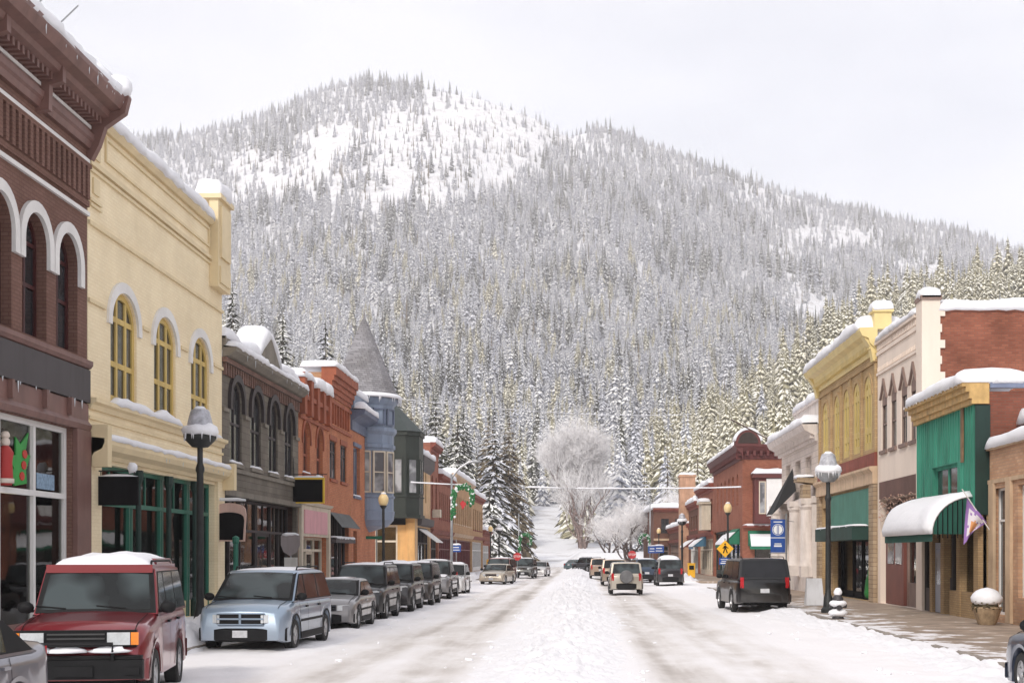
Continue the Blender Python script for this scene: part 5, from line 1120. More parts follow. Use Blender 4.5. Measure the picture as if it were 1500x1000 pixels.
def car(name, label, cat, L_=4.7, W=1.8, H=1.5, belt=.95, hood=.85, deck=.95, wb=2.7, fo=.9, A=.28, B=.9, C=.42, D=.72, wr=.31, clr=.2, col=(.2, .2, .2), paint='paint', kind='sedan', clad=True, arch=.07, taper=.13, pillars=(.5,), rearglass=CGL, sideglass=CGL,
        grille='bar', snow=.0, hoodsnow=0, rack=False, spare=False, nose=.12, lampz=None, group=None, plate=True, snowrear=1.0, metal=.35, tip=.0):
    """A, B: where the glasshouse starts and ends along the body (0 front .. 1 rear); C, D: the same for its roof"""
    root = local(name, label, cat, group); P = carpaint(paint, col, metal) if paint not in MATS else MATS[paint]; MATS[paint] = P
    y0 = -L_ / 2; hw = W / 2; yf = y0 + fo; yr = yf + wb; yA, yB, yC, yD = (y0 + L_ * q for q in (A, B, C, D)); ra = wr + arch
    def half(y):
        e = min((y - y0), (y0 + L_ - y)); k = 1 - .10 * (1 - min(1, e / .6)) ** 2.2 - .05 * max(0, 1 - e / .12)
        return hw * k
    def top(y):
        if y < yA: t = (y - y0) / (yA - y0); return hood * (1 - .14 * (1 - min(1, t * 3)) ** 2) + (belt + .02 - hood) * t ** 1.3
        if y > yB: t = (y - yB) / max(.01, (y0 + L_ - yB)); return belt + .02 + (deck - belt - .02) * t - .05 * ss(.8, 1, t)
        return belt + .02
    def bot(y):
        z = clr
        for yw in (yf, yr):
            q = ra ** 2 - (y - yw) ** 2
            if q > 0: z = max(z, wr + math.sqrt(q))
        e = min(y - y0, y0 + L_ - y); z += .06 * max(0, 1 - e / .25)
        return z
    st = sorted(set([round(y0 + q, 4) for q in (0, .03, .08, .16, .3, .5)] + [round(y0 + L_ - q, 4) for q in (0, .03, .08, .16, .3, .5)] + [round(yw + ra * math.cos(math.pi * i / 12), 4) for yw in (yf, yr) for i in range(13)] + [round(y0 + L_ * i / 18, 4) for i in range(1, 18)]))
    st = [y for i, y in enumerate(st) if i == 0 or y - st[i - 1] > .008]
    vs = []; fs = []; K = 8
    for y in st:
        w_ = half(y); zb = bot(y); zt = top(y); zm = clr + (belt - clr) * .52
        pr = [(w_ - .1, zb - .0), (w_ * .985, zb + .012), (w_, max(zm, zb + .02)), (w_ * .985, max(zt - .16, zb + .05)), (w_ * .955, max(zt - .055, zb + .06)), (w_ * .86, zt - .012), (w_ * .5, zt + .022), (0, zt + .032)]
        for x, z in pr: vs.append((x, y, z))
        for x, z in reversed(pr[:-1]): vs.append((-x, y, z))
    n = 2 * K - 1
    for i in range(len(st) - 1):
        for k in range(n - 1): fs.append((i * n + k, i * n + k + 1, (i + 1) * n + k + 1, (i + 1) * n + k))
    fs.append(tuple(range(n))); fs.append(tuple((len(st) - 1) * n + k for k in range(n)))
    mb = MB(); mb.add(vs, fs)
    # glasshouse in body colour
    wb_, wt_ = hw * .955 * .985, hw * (.955 - taper * 1.0)
    def zr(y):
        if y < yC: t = (y - yA) / (yC - yA); return belt + (H - .03 - belt) * (t if t < .85 else t - (t - .85) ** 2 * .9 / .15 * .5)
        if y > yD: t = (yB - y) / max(.01, (yB - yD)); return belt + (H - .03 - belt) * (t if t < .85 else t - (t - .85) ** 2 * .9 / .15 * .5)
        t = (y - yC) / (yD - yC); return H - .03 + .03 * math.sin(math.pi * t)
    ys_ = rng(yA, yC, 9) + rng(yC, yD, 9)[1:] + rng(yD, yB, 7)[1:]
    vs = []; fs = []
    def xs_(z): return wb_ + (wt_ - wb_) * (z - belt) / (H - belt)
    for y in ys_:
        z = max(belt + .001, zr(y)); c_ = min(.035, (z - belt) * .3); w1 = xs_(z)
        pr = [(wb_, belt - .02), (xs_(max(belt, z - .09)), max(belt, z - .09)), (xs_(z - .03 if z - .03 > belt else z) - .01, z - .02 if z > belt + .03 else z), (w1 - .08, z + c_ * .4), (w1 * .5, z + c_ * .85), (0, z + c_)]
        for x, zz_ in pr: vs.append((x, y, zz_))
        for x, zz_ in reversed(pr[:-1]): vs.append((-x, y, zz_))
    n = 11
    for i in range(len(ys_) - 1):
        for k in range(n - 1): fs.append((i * n + k, i * n + k + 1, (i + 1) * n + k + 1, (i + 1) * n + k))
    mb.add(vs, fs); fs = []
    body = mb.build('body', P, root, smooth=True, split=52)
    mb = MB(); mb.bx((0, y0 + L_ / 2, clr + .2), (W - .5, L_ - .3, .36)); mb.bx((0, yf, .5), (W - .46, 1.0, .5)); mb.bx((0, yr, .5), (W - .46, 1.0, .5)); mb.build('chassis', CARBLK, root)
    # front and rear glass
    def glasspanel(ya, yb, marg, nm, mat, lift=0, wide=0):
        vs = []; fs = []; nu, nv = 9, 8
        for j in range(nv):
            t = marg + (1 - 2 * marg) * j / (nv - 1); y = ya + (yb - ya) * t; z = zr(y); c_ = min(.035, (z - belt) * .3); w1 = xs_(z) - .105 + wide
            for i in range(nu):
                q = -1 + 2 * i / (nu - 1); x = q * w1
                zz_ = z + c_ * (1 - .6 * abs(q) ** 1.6 * 1.0) + .012 + lift; vs.append((x, y + (.008 if yb < ya else -.008), zz_))
        for j in range(nv - 1):
            for i in range(nu - 1): fs.append((j * nu + i, j * nu + i + 1, (j + 1) * nu + i + 1, (j + 1) * nu + i))
        m_ = MB(); m_.add(vs, fs); o = m_.build(nm, mat, root, smooth=True); return o
    glasspanel(yA, yC, .02, 'windshield_seal', CARBLK, -.005, .075); wsn = glasspanel(yA, yC, .08, 'windshield', CGL); glasspanel(yB, yD, .1, 'rear_window', rearglass)
    for s_ in (-1, 1):
        mb = MB(); yy = yA + (yC - yA) * .06; mb.tube([(s_ * .42, yy, zr(yy) + .045), (s_ * .42 - .42, yy + .05 * (yC - yA), zr(yy + .05 * (yC - yA)) + .05)], .012, 5); mb.build('wiper', CARBLK, root)
    # side windows
    zb_, zt_ = belt + .035, H - .1
    def ylo(z): return yA + (yC - yA) * (z - belt) / (H - belt) + .13
    def yhi(z): return yB + (yD - yB) * (z - belt) / (H - belt) - .12
    cuts = [-9] + [y0 + L_ * p for p in pillars] + [9]
    for s_ in (-1, 1):
        pts2 = [(ylo(zb_ - .02 + (zt_ + .04 - zb_) * k / 6) - .05, yhi(zb_ - .02 + (zt_ + .04 - zb_) * k / 6) + .05, zb_ - .02 + (zt_ + .04 - zb_) * k / 6) for k in range(7)]
        m_ = MB(); m_.add([(s_ * (xs_(z) + .003), y, z) for l_, r_, z in pts2 for y in (l_, r_)], [(2 * k, 2 * k + 1, 2 * k + 3, 2 * k + 2) for k in range(6)]); m_.build('window_surround', CARBLK, root)
        for a, b in zip(cuts, cuts[1:]):
            pl = max(ylo(zb_), a + .035), max(ylo(zt_), a + .035), min(yhi(zb_), b - .035), min(yhi(zt_), b - .035)
            pts2 = []
            if pl[3] - pl[1] < .02: continue
            for k in range(7):
                t = k / 6; z = zb_ + (zt_ - zb_) * t; pts2.append((max(ylo(z), a + .035) + .02 * (t > .9), min(yhi(z), b - .035) - .02 * (t > .9), z))
            vs = [(s_ * (xs_(z) + .007), y, z) for l_, r_, z in pts2 for y in (l_, r_)]
            m_ = MB(); m_.add(vs, [(2 * k, 2 * k + 1, 2 * k + 3, 2 * k + 2) for k in range(6)])
            m_.build('side_window', sideglass if a > -5 or sideglass is CGL else CGL, root)
        # door seams, handles, sill, mirror
        m_ = MB(); yd0 = max(yf + ra + .02, y0 + L_ * A + .1)
        for yy in [yd0] + [y0 + L_ * p for p in pillars][:2]:
            zz0 = max(clr + .1, bot(yy) + .02); w1 = half(yy)
            m_.add([(s_ * (w1 * k1 + .004), yy + d_, z) for d_ in (-.007, .007) for z, k1 in ((zz0, .99), (clr + (belt - clr) * .52, 1.0), (belt - .14, .985), (belt - .03, .955))], [(0, 1, 5, 4), (1, 2, 6, 5), (2, 3, 7, 6)])
        m_.build('door_seam', CARBLK, root)
        m_ = MB(); hs = [(s_ * hw * .80, y, top(y) + .006 - .012) for y in [y0 + .12 + (yA - y0 - .2) * k / 8 for k in range(9)]]; m_.tube([(x, y, z + .012) for x, y, z in hs], .006, 4); m_.build('hood_seam', CARBLK, root)
        for p in pillars[:2]:
            yy = y0 + L_ * p - .16; MB().bx((s_ * (half(yy) * .99 + .012), yy, belt - .13), (.035, .17, .035)).build('door_handle', CARBLK if kind != 'sedan' else P, root)
        ym = yA + (yC - yA) * .28; m_ = MB(); m_.blob((s_ * (wb_ + .12), ym, belt + .1), (.12, .07, .09), 2, 10, 6, .1); m_.bx((s_ * (wb_ + .02), ym + .02, belt + .05), (.12, .05, .04)); m_.build('mirror', CARBLK, root, smooth=True)
        if clad:
            m_ = MB(); a_, b_2 = yf + ra + .03, yr - ra - .03; m_.bx((s_ * (hw - .012), (a_ + b_2) / 2, clr + .1), (.05, b_2 - a_, .15)); m_.bx((s_ * (hw - .004), (a_ + b_2) / 2, clr + (belt - clr) * .5), (.025, b_2 - a_, .055)); m_.build('side_moulding', CARBLK, root)
        for yw in (yf, yr):
            m_ = MB(); vs = []
            for i in range(17):
                a = math.pi * i / 16
                for r_, dx in ((ra, .004), (ra + .055, .012)): 
                    yy = yw + r_ * math.cos(a); vs.append((s_ * (half(yy) * .995 + dx), yy, wr + r_ * math.sin(a)))
            m_.add(vs, [(2 * i, 2 * i + 1, 2 * i + 3, 2 * i + 2) for i in range(16)]); m_.build('wheel_arch', CARBLK if clad else P, root)
            wheel(s_ * (hw - .115), yw, wr, .21, s_, root, 5 if kind != 'van' else 7)
    # nose
    lz = lampz or hood - .17; bumper_m = CARBLK if clad else P
    def bump(yc, z0_, z1_, sgn, nm, mat, d=.05, ww=.985):
        m_ = MB(); vs = []; nn = 12
        for i in range(nn + 1):
            q = -1 + 2 * i / nn; x = q * hw * ww; y = yc + sgn * (d - .24 * abs(q) ** 3.2)
            for (z, o_) in ((z0_, -.03), (z0_ + .03, 0), (z1_ - .03, 0), (z1_, -.04)): vs.append((x, y + sgn * o_, z))
        m_.add(vs, [(4 * i + k, 4 * i + k + 1, 4 * i + 5 + k, 4 * i + 4 + k) for i in range(nn) for k in range(3)])
        vb = [(v[0], v[1] - sgn * .22, v[2]) for v in vs]; q0 = len(vs)
        m_.add([vs[4 * i + 3] for i in range(nn + 1)] + [vb[4 * i + 3] for i in range(nn + 1)], [(i, i + 1, nn + 2 + i, nn + 1 + i) for i in range(nn)])
        return m_.build(nm, mat, root, smooth=True, split=40)
    bh = .24 if kind == 'sedan' else .28
    fb = bump(y0, clr + .04, clr + .04 + bh, -1, 'front_bumper', bumper_m); rb = bump(y0 + L_, clr + .06, clr + .08 + bh, 1, 'rear_bumper', bumper_m)
    yfc = y0 - .012
    if grille == 'bar':
        m_ = MB(); m_.bx((0, y0 + .0, lz), (W * .42, .06, .15)); g = m_.build('grille', CARBLK, root); m_ = MB()
        for k in (-1, 0, 1): m_.bx((0, y0 - .035, lz + .05 * k), (W * .42, .02, .012))
        m_.build('grille_bar', CHROME, g)
    elif grille == 'cross':
        m_ = MB(); m_.prism2 = None; m_.bx((0, y0 + .0, lz - .0), (W * .52, .08, .22)); g = m_.build('grille', CARBLK, root)
        m_ = MB(); m_.bx((0, y0 - .045, lz), (W * .52, .03, .035)); m_.bx((0, y0 - .045, lz), (.045, .03, .22)); m_.bx((0, y0 - .04, lz + .115), (W * .54, .03, .025)); m_.bx((0, y0 - .04, lz - .115), (W * .5, .03, .02)); m_.build('grille_cross', P, g)
    elif grille == 'slots':
        m_ = MB(); m_.bx((0, y0 + .0, lz), (W * .5, .07, .24)); g = m_.build('grille', CHROME if not clad else P, root)
        m_ = MB()
        for k in range(7): m_.bx(((k - 3) * W * .066, y0 - .028, lz), (W * .042, .03, .19))
        m_.build('grille_slot', CARBLK, g)
    else:
        m_ = MB(); m_.bx((0, y0 - .0, lz), (W * .85, .08, .23)); g = m_.build('grille', CARBLK, root); m_ = MB(); m_.bx((0, y0 - .045, lz), (W * .4, .02, .02)); m_.bx((0, y0 - .045, lz + .06), (W * .4, .02, .02)); m_.bx((0, y0 - .045, lz - .06), (W * .4, .02, .02)); m_.build('grille_bar', M('dull_grey_bar', (.06, .06, .06), .5, .1, 5, coord='obj'), g)
    for s_ in (-1, 1):
        if grille == 'plain':
            hl_ = MB().bx((s_ * .56, y0 - .05, lz), (.3, .05, .17)).build('headlight', HEADL, root); MB().bx((s_ * .77, y0 - .048, lz), (.1, .05, .17)).build('indicator', AMBER, hl_)
        lw = W * .19; cx = s_ * (hw * .8 - lw * .45)
        fr_ = Fr((cx, y0 + .035, 0), Vector((s_ * 1, .38, 0)).normalized(), Vector((s_ * .38, -1, 0)).normalized())
        m_ = MB(fr_); lh = .085 if kind == 'sedan' else .1; m_.prism([(-lw / 2, lz - lh * .9), (lw * .45, lz - lh * .8), (lw * .55, lz + lh * .7), (lw * .3, lz + lh), (-lw / 2, lz + lh * .8)], -.08, .03); hl_ = m_.build('headlight', HEADL, root) if grille != 'plain' else hl_
        if grille != 'plain': m_ = MB(fr_); m_.box(lw * .54, lw * .74, lz - lh * .75, lz + lh * .6, -.14, -.005); m_.build('indicator', AMBER, hl_)
        zt0 = (deck - .24) if kind == 'sedan' else belt - .28; zt1 = (deck - .08) if kind == 'sedan' else belt + .1
        fr_ = Fr((s_ * (hw * .84), y0 + L_ - .02, 0), Vector((s_, -.45, 0)).normalized(), Vector((s_ * .45, 1, 0)).normalized()); m_ = MB(fr_)
        if kind == 'sedan': m_.box(-.2, .03, zt0, zt1, -.06, .012)
        else: m_.box(-.1, .03, zt0 + tip, zt1 + tip, -.06, .012)
        m_.build('taillight', REDL, root)
    if plate:
        MB().bx((0, y0 - .062, clr + .2), (.32, .015, .15)).build('license_plate', PLATE, root); MB().bx((0, y0 + L_ + (.012 if kind == 'sedan' else .012), (deck - .22) if kind == 'sedan' else clr + .48), (.32, .03, .15)).build('license_plate', PLATE, root)
    if rack:
        for s_ in (-1, 1):
            x = s_ * (wt_ - .1); MB().tube([(x, yC + .25, H + .0), (x, yC + .32, H + .07), (x, yD - .25, H + .07), (x, yD - .1, H + .0)], .018, 6).build('roof_rail', CARBLK, root)
    if spare:
        m_ = MB(); m_.lathe([(0, .2), (.3, .2), (.345, .15), (.345, .02), (.3, -.02), (0, -.02)], (0, y0 + L_ - .0, belt - .08), 24, axis='y'); m_.build('spare_wheel_cover', M('grey_spare_cover', (.13, .13, .135), .5, .2, 4, coord='obj'), root, smooth=True, split=40)
    if snow:
        def sheet(ya, yb, xw, zf, th, nm, seed):
            nx_, ny_ = 14, max(8, int((yb - ya) / .12)); vs = []; fs = []
            for j in range(ny_ + 1):
                for i in range(nx_ + 1):
                    u, v = -1 + 2 * i / nx_, -1 + 2 * j / ny_; x = u * xw; y = (ya + yb) / 2 + v * (yb - ya) / 2
                    x *= 1 + .05 * noise.noise(Vector((y * 2, seed, 1 if u > 0 else 5)))
                    e = (max(0, 1 - abs(u) ** 5)) ** .5 * (max(0, 1 - abs(v) ** 6)) ** .5
                    vs.append((x, y, zf(x, y) - .015 + th * e * (1 + .45 * noise.noise(Vector((x * 1.7, y * 1.5, seed))) + .2 * noise.noise(Vector((x * 5, y * 5, seed))))))
            for j in range(ny_):
                for i in range(nx_): fs.append((j * (nx_ + 1) + i, j * (nx_ + 1) + i + 1, (j + 1) * (nx_ + 1) + i + 1, (j + 1) * (nx_ + 1) + i))
            m_ = MB(); m_.add(vs, fs); m_.build(nm, SNOW, root, smooth=True)
        sheet(yC + .02, yD - .02 if snowrear == 1 else yC + (yD - yC) * snowrear, wt_ - .06, lambda x, y: H - .03 + .05 * (1 - (x / wt_) ** 2), snow, 'roof_snow', hash(label) % 50)
        if hoodsnow: sheet(y0 + .2, yA - .12, hw * .78, lambda x, y: top(y) + .02, hoodsnow, 'hood_snow', 5)
    CUR['root'] = None
    return root
def put(o, x, y, face='cam', yaw=0):
    """x, y: middle of the car; face: nose towards the camera or away from it"""
    o.location = (x, y, .015); o.rotation_euler = (0, 0, R(yaw) + (0 if face == 'cam' else math.pi)); return o
GP = 'cars parked along the left kerb facing the viewer'; GRt = 'vehicles on the right half of the street seen from behind'
# nearest left: grey sedan (tail towards the red car), red boxy four by four, pale blue minivan ...
put(car('parked_car', 'grey metallic sedan cut off by the lower left corner beside the red off-roader', 'car', 4.8, 1.84, 1.47, 1.02, .88, 1.12, 2.75, .95, .26, .9, .42, .74, .33, .18, lin((112, 110, 120)), 'grey_metallic', 'sedan', clad=False, grille='bar', pillars=(.5, .74), group=GP), -6.95, 13.35)
put(car('parked_car', 'dirty red boxy off-roader with thick snow on its roof and a black bull bar', 'car', 4.5, 1.86, 1.92, 1.22, 1.12, 1.2, 2.54, .85, .3, .985, .385, .93, .38, .34, (.20, .010, .018), 'dark_red_paint', 'suv', clad=False, grille='plain', snow=.17, pillars=(.5, .72), rack=True, taper=.12, lampz=.95, arch=.09, group=GP), -7.17, 20.7, yaw=9)
red = CUR['root'] = bpy.data.objects.get('parked_car.001')
mb = MB(); mb.bx((0, -2.36, .54), (1.78, .14, .26)); mb.bx((0, -2.32, .7), (1.74, .14, .05)); mb.bx((0, -2.44, .52), (.5, .04, .14)); mb.tube([(-.5, -2.42, .66), (-.5, -2.44, .88), (.5, -2.44, .88), (.5, -2.42, .66)], .03, 8); mb.bx((-.75, -2.44, .52), (.2, .03, .1)); mb.bx((.75, -2.44, .52), (.2, .03, .1)); mb.build('bull_bar', CARBLK, red, local=True)
mb = MB(); mb.bx((0, .6, 1.88), (1.5, 2.4, .12)); mb.add([(-.72, .1, 1.9), (.72, .1, 1.9), (-.66, .35, 2.03), (.66, .35, 2.03), (-.66, 1.9, 2.03), (.66, 1.9, 2.03), (-.72, 2.0, 1.85), (.72, 2.0, 1.85)], [(0, 1, 3, 2), (2, 3, 5, 4), (4, 5, 7, 6), (0, 2, 4, 6), (1, 3, 5, 7)]); mb.build('raised_roof', MATS['dark_red_paint'], red, local=True)
mb = MB()
for x, s in ((-.55, 1), (-.1, 2), (.45, 3)): mb.blob((x, -2.36, .79), (.27, .11, .055), s, 10, 6, .5, .765)
mb.build('bumper_snow', SNOW, red, local=True, smooth=True)
put(car('parked_van', 'pale blue minivan with a dark lower bumper and split grille, second behind the grey sedan', 'minivan', 4.85, 1.94, 1.74, 1.06, .98, 1.02, 3.0, .92, .19, .985, .375, .9, .34, .2, lin((134, 154, 176)), 'pale_blue_paint', 'van', clad=True, grille='cross', snow=.05, pillars=(.43, .68), rack=True, taper=.14, lampz=.72, group=GP), -7.15, 31.5, yaw=-2)
put(car('parked_car', 'small silver grey sedan with dark bumper parked between the minivan and the first dark off-roader', 'car', 4.4, 1.72, 1.4, .92, .8, .93, 2.6, .88, .28, .88, .43, .72, .3, .18, lin((120, 118, 120)), 'silver_grey_paint', 'sedan', clad=True, grille='bar', pillars=(.52,), group=GP, snow=.03), -7.05, 39.6)
s1 = car('parked_car', 'black off-roader with bright headlights behind the small silver sedan', 'car', 4.5, 1.84, 1.76, 1.08, 1.02, 1.1, 2.62, .85, .25, .985, .36, .93, .36, .24, (.018, .018, .02), 'black_paint_metallic', 'suv', clad=True, grille='bar', snow=.06, pillars=(.5, .74), rack=True, taper=.13, lampz=.86, group=GP)
put(s1, -7.1, 45.2)
put(car('parked_car', 'dark charcoal off-roader with slotted grille, second of the dark row', 'car', 4.5, 1.8, 1.76, 1.1, 1.05, 1.12, 2.6, .82, .25, .985, .36, .93, .37, .26, (.03, .028, .03), 'charcoal_paint', 'suv', grille='slots', snow=.10, pillars=(.5, .74), taper=.13, lampz=.88, group=GP), -6.95, 51.2)
def again(src, label, x, y, paint=None, col=None, face='cam', yaw=0, sc=1, metal=.3, snow=True):
    c = copy_tree(src, label=label)
    put(c, x, y, face, yaw); c.scale = (sc, sc, sc)
    if paint:
        old = [o for o in COL.objects if o.parent == c and o.name.startswith('body')][0].data.materials[0]
        P = MATS.get(paint) or carpaint(paint, col, metal); MATS[paint] = P
        def rec(o):
            if o.type == 'MESH' and old in list(o.data.materials):
                o.data = o.data.copy(); 
                for i, m_ in enumerate(o.data.materials):
                    if m_ == old: o.data.materials[i] = P
            for ch in [q for q in COL.objects if q.parent == o]: rec(ch)
        rec(c)
    return c
again(s1, 'brown black off-roader, third of the dark row before the white pickup', -6.95, 57.6, 'brown_black_paint', (.035, .028, .026))
put(car('parked_truck', 'dark pickup with pale hood near the wreath pole, fourth of the dark row', 'pickup truck', 5.4, 1.94, 1.82, 1.12, 1.1, 1.1, 3.4, .9, .26, .62, .35, .56, .39, .3, (.16, .155, .16), 'dusty_grey_paint', 'suv', grille='slots', snow=.06, pillars=(.45,), taper=.13, lampz=.92, group=GP, hoodsnow=.04), -7.0, 65.8)
put(car('parked_car', 'white hatchback with a dark rear wheel, last car before the cross street on the left', 'car', 4.3, 1.76, 1.6, 1.0, .95, 1.0, 2.5, .85, .25, .98, .38, .88, .34, .2, (.55, .54, .54), 'white_paint', 'suv', clad=False, grille='bar', snow=.08, taper=.12, lampz=.78, group=GP), -6.9, 73.2)
far_sedan = car('parked_car', 'pale gold sedan facing the viewer beyond the cross street', 'car', 4.7, 1.8, 1.42, .95, .84, .95, 2.7, .9, .27, .88, .42, .72, .32, .2, lin((186, 172, 150)), 'gold_paint', 'sedan', clad=False, grille='bar', pillars=(.51,), group=GP)
put(far_sedan, -5.9, 97.5, yaw=-8)
again(s1, 'red and silver off-roader directly behind the pale gold sedan', -6.1, 104.5, 'faded_silver_red', (.34, .16, .15), yaw=-6, sc=1.04)
again(s1, 'dark green grey off-roader right of the gold sedan, further up the street', -4.95, 123, 'green_grey_paint', (.07, .07, .065), yaw=-4)
again(far_sedan, 'white sedan furthest up the left side beside the snow road', -4.0, 133, 'white_paint', (.55, .54, .54), yaw=-5)
# right half
put(car('parked_truck', 'large black tinted suburban style wagon parked at the right kerb seen from behind', 'suv', 5.2, 2.02, 1.94, 1.18, 1.08, 1.14, 2.95, .95, .27, .985, .37, .95, .4, .32, (.006, .0055, .006), 'gloss_black_paint', 'suv', clad=False, grille='bar', pillars=(.47, .7), rack=True, taper=.11, rearglass=CGL_D, sideglass=CGL_D, group=GRt), 6.45, 51.3, 'away', 3)
put(car('driving_car', 'pale beige compact off-roader with a round grey spare wheel cover driving away', 'car', 4.2, 1.78, 1.68, 1.02, .95, 1.02, 2.5, .8, .24, .985, .36, .95, .35, .24, lin((176, 166, 150)), 'beige_paint', 'suv', clad=True, grille='bar', pillars=(.5, .75), spare=True, taper=.12, group=GRt), 2.4, 73.1, 'away')
g1 = again(s1, 'tan off-roader ahead of the beige one, partly hidden by it', 2.35, 95.5, 'tan_paint', lin((140, 120, 100)), 'away'); g1['group'] = GRt
g2 = put(car('driving_truck', 'tan pickup truck furthest ahead in the right lane', 'pickup truck', 5.3, 1.9, 1.75, 1.1, 1.05, 1.12, 3.3, .9, .26, .6, .35, .55, .38, .28, lin((168, 140, 118)), 'light_brown_paint', 'suv', pillars=(.45,), taper=.13, group=GRt, snow=.05), 1.75, 120, 'away')
g3 = again(s1, 'black off-roader capped with deep snow parked right of the beige one', 6.0, 93, 'snowy_black_paint', (.02, .02, .024), 'away'); g3['group'] = GRt
CUR['root'] = g3; MB().roll(-1.5, 1.9, 0, 0, 0, 0) if False else None
mb = MB(); mb.blob((0, .35, 1.76), (.78, 1.6, .3), 3, 16, 8, .12, 1.76); mb.build('deep_roof_snow', SNOW, g3, local=True, smooth=True)
g4 = again(far_sedan, 'silver sedan parked just beyond the snow capped black off-roader', 5.4, 112, 'silver_paint', (.4, .38, .38), 'away', 4, 1.08); g4['group'] = GRt
g5 = again(s1, 'dark blue off-roader between the beige one and the silver sedan', 4.75, 104, 'dark_blue_paint', (.035, .055, .09), 'away', 6); g5['group'] = GRt
g6 = again(s1, 'dark car half hidden behind the end of the snow ridge', 0.9, 168, 'black_paint_far', (.03, .035, .045), 'away', 35); g6['group'] = 'far cars at the end of the street'
g7 = again(far_sedan, 'dark teal sedan half buried left of the dark car at the end of the ridge', -.4, 186, 'dark_teal_paint', (.05, .09, .1), 'away', -30); g7['group'] = 'far cars at the end of the street'
put(car('parked_car', 'dark blue sedan cut off by the lower right corner of the street', 'car', 4.7, 1.82, 1.45, .98, .9, 1.0, 2.7, .95, .28, .88, .42, .72, .33, .18, lin((52, 66, 92)), 'deep_blue_paint', 'sedan', clad=False, group=GRt), 7.35, 18.6, 'away')
# ------------------------------------------------------------------ street furniture
LBLK = M('black_cast_iron', (.02, .022, .022), .5, .3, 4); GALV = M('galvanised_steel', (.32, .33, .34), .45, .15, 3, metal=.6); GLOBE = M('cream_globe_glass', lin((232, 200, 140)), .3, .06); FROST = M('frosted_lantern', lin((176, 176, 184)), .4, .35, 6)
GL = 'black street lamps'
def shaded_lamp(x, y, h, label, pale=False):
    begin('street_lamp', (x, y, .15), label, 'street lamp', GL); c = (x, y, .15)
    MB().lathe([(.24, 0), (.24, .12), (.17, .2), (.15, .5), (.11, .6), (.095, .8), (.085, h - 1.55), (.11, h - 1.5), (.11, h - 1.42), (.07, h - 1.3), (.07, h - .85)], c, 14).build('pole', LBLK, smooth=True, split=30)
    MB().lathe([(.07, h - .92), (.2, h - .9), (.36, h - .74), (.4, h - .66), (.4, h - .58), (.33, h - .5)], c, 18).build('lamp_shade', GALV if pale else LBLK, smooth=True, split=30)
    MB().lathe([(.33, h - .56), (.31, h - .3), (.24, h - .02), (.2, h + .04), (0, h + .06)], c, 16).build('lantern', FROST, smooth=True, split=30)
    mb = MB(); vs = []
    mb.lathe([(.30, h - .58), (.42, h - .62), (.46, h - .52), (.42, h - .4), (.3, h - .33), (.24, h - .33)], c, 22)
    rr = random.Random(int(x * 10 + y)); 
    mb.v = [v + Vector((noise.noise(v * 3) * .04, noise.noise(v * 3 + Vector((5, 0, 0))) * .04, noise.noise(v * 4) * .06)) for v in mb.v]
    for i in range(18):
        a = rr.random() * 6.28; l = .08 + .16 * rr.random(); mb.tube([(x + .41 * math.cos(a), y + .41 * math.sin(a), .15 + h - .56), (x + .41 * math.cos(a), y + .41 * math.sin(a), .15 + h - .6 - l)], [.02, .003], 4)
    mb.blob((x, y, .15 + h + .05), (.16, .16, .08), 2, 10, 5, .2); mb.build('snow_ring', SNOW, smooth=True)
shaded_lamp(-9.55, 34.3, 5.55, 'black street lamp with snow ringed shade in front of the yellow building')
shaded_lamp(8.35, 46.0, 5.3, 'street lamp with frosted silver shade and dark pole in front of the green shop sign', True)
shaded_lamp(8.8, 118, 5.4, 'snow ringed street lamp among the far shops on the right')
shaded_lamp(-9.4, 158, 5.4, 'far street lamp with snowy shade before the last tan house on the left')
def globe_lamp(x, y, h, label):
    begin('street_lamp', (x, y, .15), label, 'street lamp', GL); c = (x, y, .15)
    MB().lathe([(.2, 0), (.2, .15), (.12, .25), (.1, .6), (.075, .7), (.06, h - .75), (.1, h - .7), (.16, h - .62), (.16, h - .58)], c, 12).build('pole', LBLK, smooth=True, split=30)
    MB().lathe([(.12, h - .6), (.2, h - .5), (.24, h - .36), (.24, h - .22), (.17, h - .08), (.06, h - .02), (.03, h + .08), (0, h + .1)], c, 16).build('globe', GLOBE, smooth=True)
    MB().blob((x, y, .15 + h - .02), (.14, .14, .07), 3, 8, 5, .2).build('snow_cap', SNOW, smooth=True)
globe_lamp(-9.3, 64.5, 4.85, 'cream acorn globe lamp on a black post in front of the blue turret')
globe_lamp(8.7, 80.5, 5.0, 'cream acorn globe lamp before the red brick pediment corner')
globe_lamp(8.8, 153, 4.9, 'far cream acorn globe lamp before the end brown brick building')
globe_lamp(-9.2, 140, 4.9, 'far acorn globe lamp on the left beneath the snowy firs')
